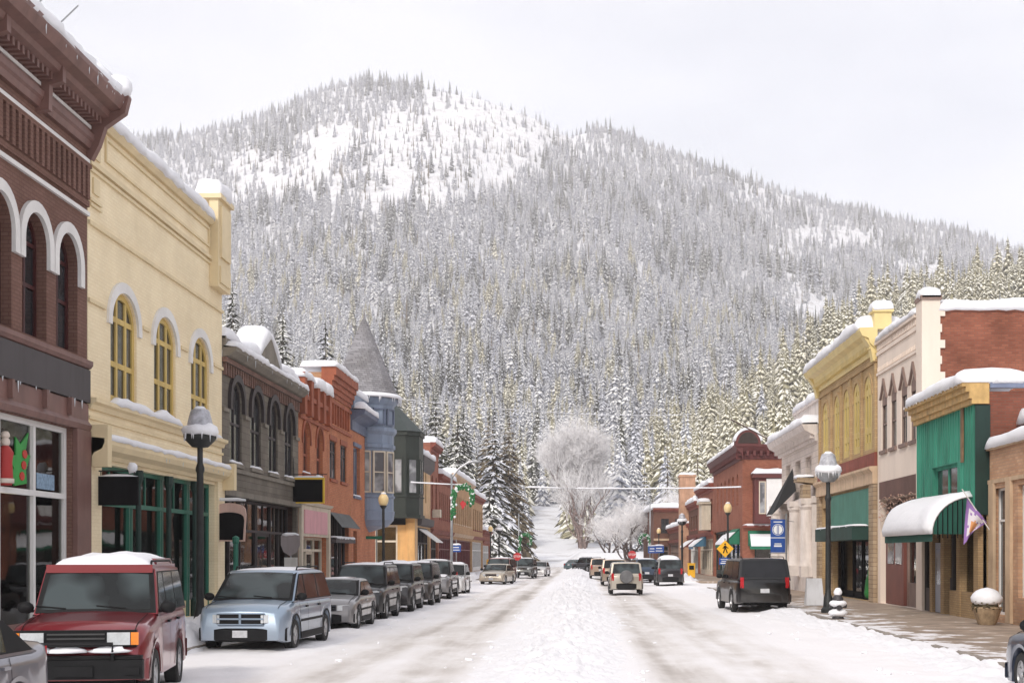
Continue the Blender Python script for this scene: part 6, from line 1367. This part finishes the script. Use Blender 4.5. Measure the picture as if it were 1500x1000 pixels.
# hanging signs
def panel_sign(name, label, y, x0, x1, z0, z1, mat, frame=None, arm=None, rounded=False, top=None):
    begin(name, ((x0 + x1) / 2, y, z0), label, 'sign'); f = facing(y)
    n = 8; pts_ = [(x0, z0), (x1, z0), (x1, z1), (x0, z1)]
    if rounded:
        c, h, r = (x0 + x1) / 2, (x1 - x0) / 2, (z1 - z0) * .3
        pts_ = [(x0 + .05, z0), (x1 - .05, z0)] + [(c + h * math.cos(math.pi * i / 10), z1 - r + r * math.sin(math.pi * i / 10) ** .6) for i in range(11)]
    MB(f).prism(pts_, -.05, .05).build('panel', frame or mat)
    cx, cz = (x0 + x1) / 2, (z0 + z1) / 2
    k = .9 if frame else 1
    if frame:
        q = [(cx + (a - cx) * .9, z0 + .05 + (b - z0) * (.72 if rounded else .88)) for a, b in pts_]; MB(f).prism(q, -.054, .054).build('face', mat)
    mb = MB(f)
    for u in (x0 + .1, x1 - .1): mb.tube([f.pt(u, z1 - .06, 0), f.pt(u, z1 + .14, 0)], .014, 5)
    mb.tube([f.pt(XL, z1 + .14, 0), f.pt(x1 + .1, z1 + .14, 0)], .02, 6); mb.tube([f.pt(XL, z1 + .85, 0), f.pt(XL + .04, z1 - .1, 0)], .02, 6); mb.build('bracket', LBLK)
    MB(f).roll(x0 + .02, x1 - .02, -.05, .05, z1 if not rounded else z1 + .12, .07, 3).build('snow_cap', SNOW, smooth=True)
panel_sign('hanging_sign', 'blank black rectangular sign on an iron bracket at the brown and yellow building joint', 34.6, -12.25, -11.2, 3.35, 4.08, BLACK)
MB(facing(34.6)).blob((-11.35, 34.6, 4.3), (.14, .12, .14), 4, 8, 6, .4).build('snow_lump', SNOW, smooth=True)
panel_sign('hanging_sign', 'black arched sign with pinkish tan top rim at the far end of the yellow shopfront', 46.2, -12.45, -11.3, 2.55, 3.85, BLACK, M('pinkish_tan_frame', lin((206, 170, 156)), .6, .06), rounded=True)
panel_sign('hanging_sign', 'blank black sign in a bright yellow frame between grey stone and orange brick buildings', 58.5, -12.45, -10.95, 4.3, 5.4, BLACK, M('yellow_frame_paint', lin((226, 180, 40)), .5, .06))
# items in the brown building's window
begin('window_decoration', (-12.6, 30.3, 3.6), 'green holly leaf cutout with red berries hung in the upper shop window', 'decoration'); f = FL.off(-.19)
hp = [(30.1, 3.62), (30.75, 3.7), (30.7, 4.0), (30.95, 4.35), (30.65, 4.35), (30.85, 4.85), (30.4, 4.55), (30.15, 4.7), (30.15, 4.3), (29.8, 4.25), (30.05, 4.0), (29.85, 3.8)]
MB(f).prism(hp, 0, .03).build('leaf', M('holly_green', lin((40, 160, 60)), .5, .1)); mb = MB(f)
for u, v in ((30.55, 4.1), (30.6, 4.35), (30.45, 3.85)): mb.prism([(u + .13 * math.cos(a * .785), v + .1 * math.sin(a * .785)) for a in range(8)], .031, .05)
mb.build('berries', M('berry_red', lin((210, 50, 40)), .5, .1))
begin('window_figure', (-12.6, 29.2, 3.6), 'small red and white holiday figure standing in the upper shop window', 'decoration')
MB().lathe([(.13, 0), (.16, .1), (.14, .5), (.17, .7), (.1, .82), (.05, .86)], (-12.4, 29.45, 3.6), 12).build('body', M('holiday_red', lin((186, 50, 46)), .6, .1), smooth=True)
mb = MB(); mb.blob((-12.4, 29.45, 4.53), (.1, .1, .11), 1, 10, 6, .05); mb.blob((-12.4, 29.45, 4.68), (.1, .1, .09), 2, 8, 5, .1); mb.lathe([(.165, .04), (.18, .04), (.18, .14), (.165, .14)], (-12.4, 29.45, 3.6), 12); mb.build('head', M('doll_white', (.7, .6, .52), .6, .1), smooth=True)
begin('poster', (-12.58, 31.7, 3.6), 'pale blue notice stuck inside the upper shop window beside the holly leaf', 'poster'); MB(f).box(31.35, 32.4, 3.62, 3.98, .0, .01).build('sheet', M('pale_blue_paper', lin((130, 158, 184)), .7, .3, 14))
# posts and small signs
REDS = M('stop_red', lin((196, 40, 44)), .45, .08); BLUS = M('sign_blue', lin((28, 74, 158)), .45, .06); YELS = M('sign_yellow', lin((244, 178, 20)), .45, .05); GRS = M('street_sign_green', lin((20, 100, 70)), .45, .06); WHS = M('sign_white', (.75, .75, .74), .5, .05)
def post(x, y, h, mat=GALV, r=.03): return MB().tube([(x, y, .1), (x, y, h)], r, 8).build('post', mat)
def text(s, fr, u, v, size, d, mat, parent, align='CENTER'):
    c = bpy.data.curves.new('lettering', 'FONT'); c.body = s; c.size = size; c.align_x = align; c.align_y = 'CENTER'; c.extrude = .002; c.materials.append(mat)
    t_ = bpy.data.objects.new('tmp', c); COL.objects.link(t_); bpy.context.view_layer.update(); me_ = bpy.data.meshes.new_from_object(t_); bpy.data.objects.remove(t_)
    o = bpy.data.objects.new('lettering', me_); COL.objects.link(o); o.parent = CUR['root']
    m = Matrix((fr.u, Vector((0, 0, 1)), fr.n)).transposed().to_4x4(); m.translation = fr.pt(u, v, d) - CUR['org']; o.matrix_local = m; return o
begin('shield_sign', (-10.6, 50, .15), 'plain grey shield shaped sign on a post with a white box below, behind the minivan', 'sign'); post(-10.6, 50, 2.9); f = facing(49.94)
MB(f).prism([(-10.95, 2.45), (-10.85, 2.2), (-10.6, 2.05), (-10.35, 2.2), (-10.25, 2.45), (-10.25, 2.8), (-10.4, 2.84), (-10.8, 2.84), (-10.95, 2.8)], 0, .02).build('plate', M('weathered_grey_plate', lin((140, 130, 130)), .6, .1)); MB(f).box(-10.83, -10.37, .7, 2.0, -.15, .0).build('box', M('pale_box', lin((190, 186, 180)), .6, .1))
MB(f).roll(-10.9, -10.3, -.03, .04, 2.85, .06, 2).build('snow_cap', SNOW, smooth=True)
begin('sign_post', (-10.9, 43.5, .15), 'green painted post standing by the far end of the yellow shopfront', 'post'); MB().lathe([(.11, 0), (.11, .3), (.08, .36), (.08, 2.3), (.11, 2.34), (.11, 2.5), (0, 2.56)], (-10.9, 43.2, .15), 10).build('shaft', GRN)
begin('stop_sign', (4.1, 133, 0), 'red octagonal stop sign seen above the dark blue car on the right', 'stop sign', 'stop signs at the far junction'); post(4.15 + .9, 133, 2.6)
f = facing(132.9); MB(f).prism([(5.05 + .42 * math.cos(R(22.5 + 45 * i)), 2.1 + .42 * math.sin(R(22.5 + 45 * i))) for i in range(8)], 0, .02).build('plate', REDS); text('STOP', f, 5.05, 2.1, .3, .025, WHS, None)
begin('stop_sign', (-5.2, 118, 0), 'red octagonal stop sign above the green grey car on the left', 'stop sign', 'stop signs at the far junction'); post(-5.45, 118.2, 2.6)
f = facing(118); MB(f).prism([(-5.45 + .36 * math.cos(R(22.5 + 45 * i)), 1.95 + .36 * math.sin(R(22.5 + 45 * i))) for i in range(8)], 0, .02).build('plate', REDS); text('STOP', f, -5.45, 1.95, .25, .025, WHS, None)
begin('crossing_sign', (7.95, 75, .1), 'yellow diamond pedestrian crossing sign over a small blue plate', 'traffic sign'); post(7.95, 75, 3.0); f = facing(74.94)
MB(f).prism([(7.95, 1.96), (8.42, 2.43), (7.95, 2.9), (7.48, 2.43)], 0, .02).build('diamond', YELS); mb = MB(f); mb.prism([(7.95 + .05 * math.cos(a), 2.68 + .05 * math.sin(a)) for a in [i * .785 for i in range(8)]], .021, .03); mb.prism([(7.89, 2.6), (8.0, 2.62), (8.02, 2.42), (7.9, 2.4)], .021, .03); mb.prism([(7.9, 2.42), (7.96, 2.42), (7.88, 2.18), (7.82, 2.2)], .021, .03); mb.prism([(7.96, 2.42), (8.02, 2.42), (8.1, 2.2), (8.04, 2.18)], .021, .03); mb.prism([(8.0, 2.58), (8.14, 2.46), (8.11, 2.43), (7.98, 2.52)], .021, .03); mb.prism([(7.9, 2.58), (7.8, 2.46), (7.83, 2.43), (7.92, 2.5)], .021, .03); mb.build('walking_symbol', BLACK)
MB(f).box(7.62, 8.3, 1.55, 1.93, 0, .02).build('lower_plate', BLUS); mb = MB(f); mb.box(7.7, 8.2, 1.83, 1.86, .021, .026); mb.box(7.75, 8.15, 1.73, 1.76, .021, .026); mb.box(7.7, 8.22, 1.61, 1.67, .021, .026); mb.build('markings', WHS)
begin('banner_sign', (8.6, 60, .15), 'tall blue banner sign with a white roundel above the black wagon', 'sign'); post(9.05, 60, 3.9, GALV, .035); f = facing(59.93); MB(f).box(8.35, 8.99, 2.2, 3.65, 0, .03).build('panel', BLUS)
mb = MB(f); mb.box(8.35, 8.99, 2.83, 2.86, .031, .036); mb.ring([(8.67 + .25 * math.cos(a * .3927), 3.2 + .25 * math.sin(a * .3927)) for a in range(16)], [(8.67 + .23 * math.cos(a * .3927), 3.2 + .23 * math.sin(a * .3927)) for a in range(16)], .031, .037)
for s_ in (-1, 1):
    mb.prism([(8.67 + s_ * .045, 3.2 - .2), (8.67 + s_ * .045, 3.2 + .2)] + [(8.67 + s_ * .2 * math.cos(R(q)), 3.2 + .2 * math.sin(R(q))) for q in (60, 30, 0, -30, -60)], .031, .037)
mb.box(8.655, 8.685, 3.0, 3.4, .031, .037); mb.box(8.48, 8.86, 3.52, 3.56, .031, .036); mb.box(8.5, 8.84, 2.45, 2.52, .031, .036); mb.box(8.52, 8.82, 2.56, 2.6, .031, .036); mb.build('emblem', WHS)
mb = MB(); mb.tube([(8.3, 60, 3.7), (9.4, 60, 3.55)], .015, 5); mb.tube([(8.3, 60, 2.17), (9.1, 60, 2.17)], .015, 5); mb.build('arm', GALV)
for x, y, lab in ((9.3, 175, 'small blue sign on a post beside the white tree at the far right'), (8.2, 142, 'wide blue sign near the far snow capped lamp on the right'), (-8.9, 98, 'small blue sign on the wreath pole side of the left kerb')):
    begin('street_sign', (x, y, .1), lab, 'sign', 'small blue signs'); post(x, y, 3.2); f = facing(y - .05); s_ = y / 100
    MB(f).box(x - .35 * s_, x + .35 * s_, 2.3, 2.3 + .55 * s_, 0, .02).build('plate', BLUS); mb = MB(f); mb.box(x - .22 * s_, x + .2 * s_, 2.3 + .3 * s_, 2.3 + .36 * s_, .021, .03); mb.box(x - .25 * s_, x + .25 * s_, 2.3 + .12 * s_, 2.3 + .17 * s_, .021, .03); mb.build('markings', WHS)
    MB(f).roll(x - .35 * s_, x + .35 * s_, -.04, .05, 2.3 + .55 * s_, .08, 1).build('snow_cap', SNOW, smooth=True)
begin('street_sign', (-9.6, 66, .15), 'green street name blade beside the cream acorn globe lamp', 'sign'); post(-9.85, 66, 3.3); MB(facing(65.9)).box(-10.35, -9.55, 2.85, 3.0, 0, .02).build('blade', GRS)
begin('yellow_board', (-9.9, 150, .15), 'small yellow stand board on the far left sidewalk', 'board'); mb = MB(facing(150)); mb.box(-10.3, -9.5, .3, 1.6, 0, .1); mb.build('board', YELS); mb = MB(facing(150)); mb.box(-10.2, -9.6, 1.2, 1.3, .1, .11); mb.box(-10.2, -9.6, .8, .9, .1, .11); mb.build('markings', BLACK)
begin('newspaper_box', (8.9, 116, .15), 'yellow street box beside the far snow ringed lamp', 'box'); mb = MB(); mb.bx((9.35, 115, .75), (.6, .6, 1.1)); mb.bx((9.35, 115, 1.35), (.66, .66, .1)); mb.build('box', YELS); MB(facing(114.69)).box(9.15, 9.55, .85, 1.2, 0, .02).build('window', BLACK)
# hydrant, board, planter
begin('fire_hydrant', (7.85, 41.5, .0), 'snow capped dark fire hydrant at the right kerb', 'hydrant'); x, y = 7.85, 41.6
HYD = M('dark_hydrant_paint', (.05, .045, .05), .5, .2); MB().lathe([(.17, 0), (.19, .05), (.16, .1), (.14, .2), (.14, .55), (.17, .6), (.16, .66), (.1, .76), (.04, .8), (.04, .86)], (x, y, .12), 14).build('barrel', HYD, smooth=True, split=30)
mb = MB(); mb.lathe([(.07, -.26), (.07, .26)], (x, y, .55), 10, axis='x'); mb.lathe([(.08, -.24), (.08, 0)], (x, y, .5), 10, axis='y'); mb.build('outlet', HYD); mb = MB(); mb.blob((x, y, .33), (.3, .26, .13), 1, 12, 6, .15); mb.blob((x, y, .62), (.28, .24, .12), 2, 12, 6, .15); mb.blob((x, y, .96), (.13, .13, .14), 3, 10, 6, .15); mb.build('snow_cap', SNOW, smooth=True)
begin('sandwich_board', (9.0, 52, .15), 'blank white sandwich board on the sidewalk before the limestone building', 'board')
mb = MB(); c = (8.95, 52.3, 0)
for s_ in (-1, 1): mb.add([(8.62, 52.3 + s_ * .28, .17), (9.3, 52.3 + s_ * .28, .17), (9.25, 52.3 + s_ * .04, 1.2), (8.67, 52.3 + s_ * .04, 1.2), (8.62, 52.34 + s_ * .28, .17), (9.3, 52.34 + s_ * .28, .17), (9.25, 52.34 + s_ * .04, 1.2), (8.67, 52.34 + s_ * .04, 1.2)], [(0, 1, 2, 3), (4, 5, 6, 7), (0, 1, 5, 4), (1, 2, 6, 5), (2, 3, 7, 6), (3, 0, 4, 7)])
mb.build('board', M('whiteboard_grey', lin((196, 196, 200)), .5, .05))
begin('planter', (11.2, 38.0, .15), 'round planter heaped with a dome of snow by the sandy brick wall', 'planter'); x, y = 11.35, 38.1
MB().lathe([(.22, 0), (.26, .05), (.38, .4), (.41, .46), (.4, .5), (.34, .5)], (x, y, .15), 20).build('pot', M('stone_pot', lin((170, 144, 112)), .8, .3, 6, bump=.3), smooth=True, split=40)
mb = MB(); rr = random.Random(3)
for i in range(90):
    a = rr.random() * 6.28; e = rr.random() * 1.2 - .25; r_ = .42; p = Vector((x + r_ * math.cos(a) * math.cos(e), y + r_ * math.sin(a) * math.cos(e), .68 + .3 * math.sin(e))); t = Vector((rr.random() - .5, rr.random() - .5, rr.random() - .7)) * .18; s = Vector((-math.sin(a), math.cos(a), 0)) * .04
    mb.add([p - s, p + s, p + t + s * .5, p + t - s * .5], [(0, 1, 2, 3)])
mb.blob((x, y, .66), (.36, .36, .2), 7, 12, 6, .3); mb.build('withered_plant', M('withered_leaves', lin((86, 74, 48)), .9, .4, 9)); MB().blob((x, y, .86), (.44, .44, .3), 5, 18, 9, .12, .72).build('snow_dome', SNOW, smooth=True)
# flag
begin('flag', (11.5, 40.2, 3.2), 'purple edged white flag with orange motif hanging diagonally from a wall pole', 'flag'); MB().tube([(X2 - .02, 40.6, 2.75), (11.35, 40.6, 4.05)], .018, 6).build('flagpole', WHITE)
fc = Fr((0, 40.6, 0), (1, 0, 0), (0, -1, 0)); vs = []; fs = []; nu, nv = 12, 14
A_, B_, C_, D_ = (11.4, 3.95), (12.2, 3.0), (11.55, 2.35), (11.35, 2.05)
def fp(u, v):
    tp = Vector((11.5, 3.78)).lerp(Vector((12.1, 3.05)), u); bt_ = Vector((11.4, 2.4)).lerp(Vector((11.72, 2.82)), u); q = tp.lerp(bt_, v); return (q.x, 40.6 + .05 * math.sin(u * 7 + v * 3), q.y)
mb = MB()
for (a, b, c_, d_, k) in ((0, 1, 0, 1, 0),):
    for j in range(nv):
        for i in range(nu):
            u0, u1, v0_, v1_ = i / nu, (i + 1) / nu, j / nv, (j + 1) / nv; mb.k = 1 if (i < 2 or j < 2 or i > nu - 2 or j > nv - 3) else (2 if (math.hypot(i - 6, (j - 8) * .8) < 2.6) else (1 if (i + 2 * j) % 9 == 0 else 0)); mb.add([fp(u0, v0_), fp(u1, v0_), fp(u1, v1_), fp(u0, v1_)], [(0, 1, 2, 3)])
mb.build('cloth', [M('flag_white', lin((214, 206, 214)), .8, .05), M('flag_purple', lin((150, 110, 180)), .8, .1), M('flag_orange', lin((224, 150, 90)), .8, .1)], smooth=True)
# shop displays on the right
begin('shop_display', (12.9, 59, .2), 'green figure shaped display standing in the dark doorway under the green sign', 'display'); MB().lathe([(.3, 0), (.36, .2), (.3, .8), (.22, 1.0), (.2, 1.2), (.12, 1.5), (.02, 1.75)], (12.75, 59.6, .2), 12).build('cone', M('bright_green_display', lin((40, 140, 60)), .6, .2, 5), smooth=True)
begin('shop_display', (12.8, 58, .2), 'bright orange lump of goods beside the green display in the doorway', 'display'); mb = MB(); mb.blob((12.7, 58.2, .75), (.3, .55, .25), 4, 12, 8, .3); mb.bx((12.7, 58.2, .35), (.5, .9, .4)); mb.build('goods', M('bright_orange_goods', lin((224, 90, 30)), .6, .3, 6), smooth=False)
# the pole with the wreath and the other garland hooks
GAR = M('garland_green', lin((46, 120, 66)), .8, .3, 9)
def garland(x, y, z, s, flip, label, pole_h, arm=True):
    begin('lamp_pole', (x, y, .15), label, 'lamp post', 'tall steel poles with green garlands'); MB().tube([(x, y, .1), (x, y, pole_h)], [.12, .07], 10).build('pole', GALV, smooth=True)
    if arm:
        pts_ = [(x, y, pole_h - .3), (x + .5, y, pole_h + .35), (x + 1.1, y, pole_h + .75), (x + 1.7, y, pole_h + .9)]; a_ = MB().tube(pts_, .05, 8).build('arm', GALV, smooth=True); MB().blob((x + 1.75, y, pole_h + .87), (.35, .14, .1), 2, 10, 5, .05).build('lamp_head', GALV, a_, smooth=True); MB().tube([(p[0], p[1], p[2] + .06) for p in pts_], .05, 6).build('snow_cap', SNOW, a_, smooth=True)
    mb = MB(); sn = MB(); rr = random.Random(7); path = [(x + .15 * flip + (1 - math.cos(t)) * s * .5 * flip, z + s * 1.1 + math.sin(t) * s * .55) for t in [math.pi * (1 - (1 - i / 30)) * 1.25 for i in range(31)]] 
    path = [(x + .12 * flip, z + s * 1.1 * i / 12) for i in range(12)] + path
    for u, v in path:
        for k in range(5):
            a = rr.random() * 6.28; r_ = s * .13 * rr.random() + .03; c = (u + r_ * math.cos(a), y - .15 + .1 * rr.random(), v + r_ * math.sin(a)); (sn if (rr.random() < .22 and math.sin(a) > -.1) else mb).blob(c, (s * .07, s * .07, s * .07), k + u, 5, 4, .5)
    mb.build('garland', GAR); sn.build('garland_snow', SNOW)
    if arm: MB(facing(y - .15)).prism([(x + s * .6 * flip - .15 * s, z + s * .75), (x + s * .6 * flip, z + s * .9), (x + s * .6 * flip + .2 * s, z + s * .72), (x + s * .6 * flip, z + s * .4)], 0, .06).build('bow', REDS)
garland(-8.95, 95, 5.0 - .3, 1.3, 1, 'tall steel lamp pole with snowy green wreath hook left of the street', 7.7)
garland(-7.3, 162, 2.4, 1.3, 1, 'far steel pole with green candy cane garland before the snowy firs', 7.0, False)
garland(9.0, 176, 2.7, 1.2, -1, 'far steel pole with green hook garland beside the white bare tree on the right', 9.5, False)
# snow laden cables across the street
def cable(p, q, sag, r, label, clumpy=.5, seg=60, breaks=()):
    begin('overhead_cable', p, label, 'cable', 'snow laden cables over the street'); pts_ = []; P_, Q_ = Vector(p), Vector(q)
    for i in range(seg + 1): t = i / seg; v = P_.lerp(Q_, t); v.z -= sag * 4 * t * (1 - t); pts_.append(v)
    MB().tube([tuple(v) for v in pts_], .012, 5).build('wire', BLACK)
    rad = [max(.008, r * (.75 + clumpy * noise.noise(Vector((v.x * .7, v.y, 1)))) * (0.15 if any(a < i / seg < b for a, b in breaks) else 1)) for i, v in enumerate(pts_)]
    MB().tube([(v.x, v.y, v.z + rad[i] * .8) for i, v in enumerate(pts_)], rad, 7).build('wire_snow', SNOW, smooth=True)
cable((-11.8, 95, 7.1), (11.6, 98.5, 6.95), .25, .07, 'thick snow laden cable crossing the street at second storey height', .5, 80, ((.16, .34), (.44, .5)))
cable((-12.4, 92, 12.6), (12.2, 150, 17.5), .5, .035, 'thin frosted cable high above the street before the mountain', .4)
begin('wall_pole', (12, 84, 9), 'thin dark pole slanting up from the limestone building roof', 'pole'); MB().tube([(12.0, 82.2, 8.7), (9.4, 85, 10.5)], .045, 7).build('pole', M('dark_brown_pole', (.08, .05, .04), .7))
begin('rooftop_aerial', (-14, 33, 13.5), 'two thin slanted metal rods above the brown building snow', 'aerial', None)
MB().tube([(-18.4, 38, 13.0), (-14.72, 38, 16.65), (-13.97, 38, 17.37)], .022, 5).build('rod', GALV); MB().tube([(-19.2, 38, 13.0), (-15.3, 38, 17.2), (-14.6, 38, 17.95)], .022, 5).build('rod', GALV)
# litter of small snow lumps on the street
rr = random.Random(9)
mb = MB()
for i in range(170):
    y = 20 + 60 * rr.random() ** 2; x = rr.choice((-1.8, -1.6, .9, -5.4, 5.6)) + rr.gauss(0, .5); s = .015 + .04 * rr.random() ** 2
    if -8.0 < x < -5.9 or (5.3 < x < 7.7 and 47 < y < 56): continue
    mb.blob((x, y, road_z(x, y) + s * .3), (s * (1 + rr.random()), s * (1 + rr.random()), s), i, 6, 4, .8)
o = mb.build('snow_clods', SNOW, local=True); tag(o, 'small clods of snow scattered over the street', 'snow clods', kind='stuff')

# ------------------------------------------------------------------ trees at the end of the street
GN = 'tall snowy firs at the left end of the street'
def near_fir(x, y, H, Rb, seed, needle, snow, label, group=GN, name='fir_tree', lv=32, per=12, sub=5):
    if group == GN: Rb *= 1.35; lv = int(H * 1.15)
    z = land(x, y) if y > END else 0
    begin(name, (x, y, z), label, 'tree', group); CUR['org'] = Vector((0, 0, 0))
    MB().tube([(0, 0, -.5), (0, 0, H * .5), (0, 0, H * .9)], [H * .018, H * .01, .03], 8).build('trunk', BARK, local=False)
    mb = MB(); conifer(mb, H, Rb, lv, per, seed, snow, 0, .12, sub, .05); mb.build('crown', [needle, SNOW_T])
    CUR['root'].scale = (1, 1, 1); return CUR['root']
near_fir(-18.4, 205, 24.0, 3.9, 1, NEEDLE_D, .8, 'dark dense fir directly behind the left house roofs, left of the tallest snowy fir')
near_fir(-13.4, 212, 22.5, 3.6, 2, NEEDLE_D, .95, 'snow draped slim fir nearest the street on the left')
near_fir(-15.2, 236, 25.5, 3.6, 3, NEEDLE_B, .45, 'brownish fir with little snow, behind the snow draped slim fir')
near_fir(-12.6, 242, 27.0, 3.8, 4, NEEDLE_B, .5, 'broad brownish green fir next to the uphill snow road')
near_fir(-13.0, 196, 13.0, 3.4, 5, NEEDLE_D, .95, 'short bushy snow loaded fir at the corner of the last tan house')
near_fir(-22.8, 215, 23.0, 4.4, 6, NEEDLE_D, .85, 'broad dark snowy fir behind the long tan house')
near_fir(-31.5, 230, 33.0, 4.6, 7, NEEDLE_D, .5, 'tall dark brown green fir rising over the green oriel roof')
near_fir(-27.5, 222, 26.0, 3.6, 12, NEEDLE_B, .5, 'olive brown fir between the oriel roof and the broad dark fir')
near_fir(-53.5, 210, 44.0, 5.6, 8, NEEDLE_D, .85, 'tall dark fir rising just beyond the yellow building corner')
near_fir(-42, 225, 41.0, 5.0, 13, NEEDLE_D, .85, 'dark snowy fir behind the grey stone building gable')
near_fir(-12.0, 262, 17.0, 3.0, 9, NEEDLE_D, .9, 'lower snowy fir beside the road going uphill')
near_fir(-47.5, 218, 41.0, 5.2, 31, NEEDLE_D, .85, 'dark tall fir over the snowy gable of the stone building')
near_fir(-37.5, 232, 36.0, 5.0, 32, NEEDLE_D, .8, 'dark fir rising left of the shingled cone roof')
near_fir(-25.2, 238, 31.0, 4.4, 33, NEEDLE_D, .7, 'dark fir standing between the oriel roof and the slim snowy fir')
near_fir(-21.0, 246, 29.0, 4.2, 34, NEEDLE_D, .75, 'dark snowy fir behind the lamp arm of the wreath pole')
near_fir(-17.0, 252, 27.0, 4.0, 35, NEEDLE_B, .6, 'brown green fir in the gap behind the slim snowy fir')
def bare_tree(x, y, H, spread, seed, label, bark, twigm, depth=6, r0=.45, lean=0, forks=3, name='bare_tree', up=.5, group=None, stems=1, sway=.25):
    rr = random.Random(seed); z = land(x, y) if y > END else 0
    begin(name, (x, y, z), label, 'tree', group); CUR['org'] = Vector((0, 0, 0)); tr = MB(); tw = MB()
    def go(p, d, L__, r, lev):
        d = d.normalized(); n = 3; pts_ = [p]; rs = [r]; 
        for i in range(n):
            d = (d + Vector((rr.gauss(0, .16), rr.gauss(0, .16), rr.gauss(0, .1) + (.04 if 1 < lev < 4 else -.06 if lev >= 5 else 0)))).normalized(); p = p + d * (L__ / n); pts_.append(p); rs.append(r * (1 - .35 * (i + 1) / n))
        (tr if lev < 3 else tw).tube(pts_, rs, 6 if lev < 2 else (4 if lev < 4 else 3))
        if lev >= depth: return
        k = forks + (1 if lev >= 2 else 0)
        for i in range(k):
            a = rr.random() * 6.28; t = Vector((math.cos(a), math.sin(a), 0)); sp_ = spread * (.5 + .8 * rr.random()) * ((.6, .7, 1.2, 1.7, 2.2, 2.3, 2.3)[min(lev, 6)] if stems == 4 and forks == 4 and depth == 6 else 1)
            nd = (d + t * sp_ + Vector((0, 0, up * .3))).normalized(); q = pts_[-1] if i == 0 else pts_[rr.choice((1, 2, 3, 3))]
            go(q, nd, L__ * (.62 + .2 * rr.random()), r * (.5 if lev < 4 else .7), lev + 1)
    for s_ in range(stems):
        a = 6.28 * s_ / max(1, stems); go(Vector((.5 * math.cos(a) * (stems > 1), .5 * math.sin(a) * (stems > 1), -.3)), Vector((math.cos(a) * sway * (stems > 1) + lean, math.sin(a) * sway * (stems > 1), 1)), H * .3, r0, 0)
    tr.build('trunk', bark); tw.build('crown', twigm); return CUR['root']
FTW = M('frosted_twigs', (.80, .78, .78), .9, .2, .6); FTB = M('frosted_bark', lin((132, 112, 106)), .9, .45, 3); DKB = M('dark_wet_bark', lin((92, 78, 74)), .9, .3, 3)
bare_tree(.5, 300, 29, .36, 14, 'huge rounded bare tree white with frost at the middle end of the street', FTB, FTW, 6, .5, 0, 4, stems=4, sway=.12, up=.7)
bare_tree(.5, 292, 22, .55, 9, 'slender brownish bare tree in front of the huge frosted one', FTB, FTW, 5, .35, 0, 3, stems=3, sway=.12, up=1.0)
bare_tree(8.0, 205, 12.5, .8, 5, 'arching white frosted tree with leaning dark trunks beside the far right building', DKB, FTW, 6, .3, -.3, 3, stems=3, sway=.45, up=.2)
bare_tree(14.0, 235, 16, .75, 6, 'frosted bare tree behind the end brown brick building', DKB, FTW, 6, .3, 0, 3, stems=3, sway=.35, up=.3)
bare_tree(-18.5, 190, 12, .8, 7, 'frosted bare tree behind the roofs of the tan row', DKB, FTW, 5, .25, 0, 4, stems=2, up=.3)
bare_tree(5.2, 245, 9, .9, 8, 'low frosted shrub tree right of the huge white tree', DKB, FTW, 6, .2, 0, 3, stems=4, sway=.6, up=.1)
if 0: bare_tree(-6.2, 292, 10, .9, 18, 'low frosted shrub tree left of the huge white tree by the uphill road', DKB, FTW, 5, .2, 0, 4, stems=4, sway=.6, up=.1)
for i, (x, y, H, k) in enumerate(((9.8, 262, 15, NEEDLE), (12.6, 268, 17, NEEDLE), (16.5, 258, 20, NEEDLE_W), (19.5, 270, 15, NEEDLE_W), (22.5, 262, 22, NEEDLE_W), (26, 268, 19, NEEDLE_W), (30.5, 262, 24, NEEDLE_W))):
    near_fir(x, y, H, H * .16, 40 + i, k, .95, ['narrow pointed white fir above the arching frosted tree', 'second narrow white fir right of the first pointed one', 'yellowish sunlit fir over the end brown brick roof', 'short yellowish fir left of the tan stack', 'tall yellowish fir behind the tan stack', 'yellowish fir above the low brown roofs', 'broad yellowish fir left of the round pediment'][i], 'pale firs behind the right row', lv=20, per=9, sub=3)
# icicles under the eaves, each row a part of its building
def icicles(root, fr, u0, u1, d, v, n, seed=1, big=.35):
    rr = random.Random(seed); CUR['root'] = root; CUR['org'] = Vector(root.location)
    for g in range(n):
        c = u0 + (u1 - u0) * rr.random(); l = .06 + big * rr.random() ** 2
        MB(fr).tube([fr.pt(c, v + .02, d), fr.pt(c + .01, v - l, d)], [.018 + l * .03, .003], 5).build('icicle', M('ice', (.7, .74, .78), .15, .05, 5), root)
icicles(stone, FL, C0, C1, .46, 9.28, 26, 1); icicles(yellow, FL, 35.6, 46, .4, 4.98, 22, 2, .22); icicles(brown, FL, 29, 34, .93, 13.45, 14, 3, .3); icicles(brown, FL, 28.5, 33.9, .09, 5.86, 10, 4, .2)
for u in (30.9, 32.7): pass
# ------------------------------------------------------------------ the damp winter air
hm = bpy.data.materials.new('damp_air'); hm.use_nodes = True; t = hm.node_tree; t.nodes.clear()
pv = t.nodes.new('ShaderNodeVolumePrincipled'); pv.inputs['Color'].default_value = (.97, .95, .97, 1); pv.inputs['Density'].default_value = .00024; pv.inputs['Anisotropy'].default_value = .2
t.links.new(pv.outputs[0], t.nodes.new('ShaderNodeOutputMaterial').inputs['Volume'])
mb = MB(); mb.bx((0, 1670, 424), (6300, 3600, 850)); hz = mb.build('haze', hm, local=True); tag(hz, 'thin damp winter air between the street and the mountain', 'haze', kind='stuff')
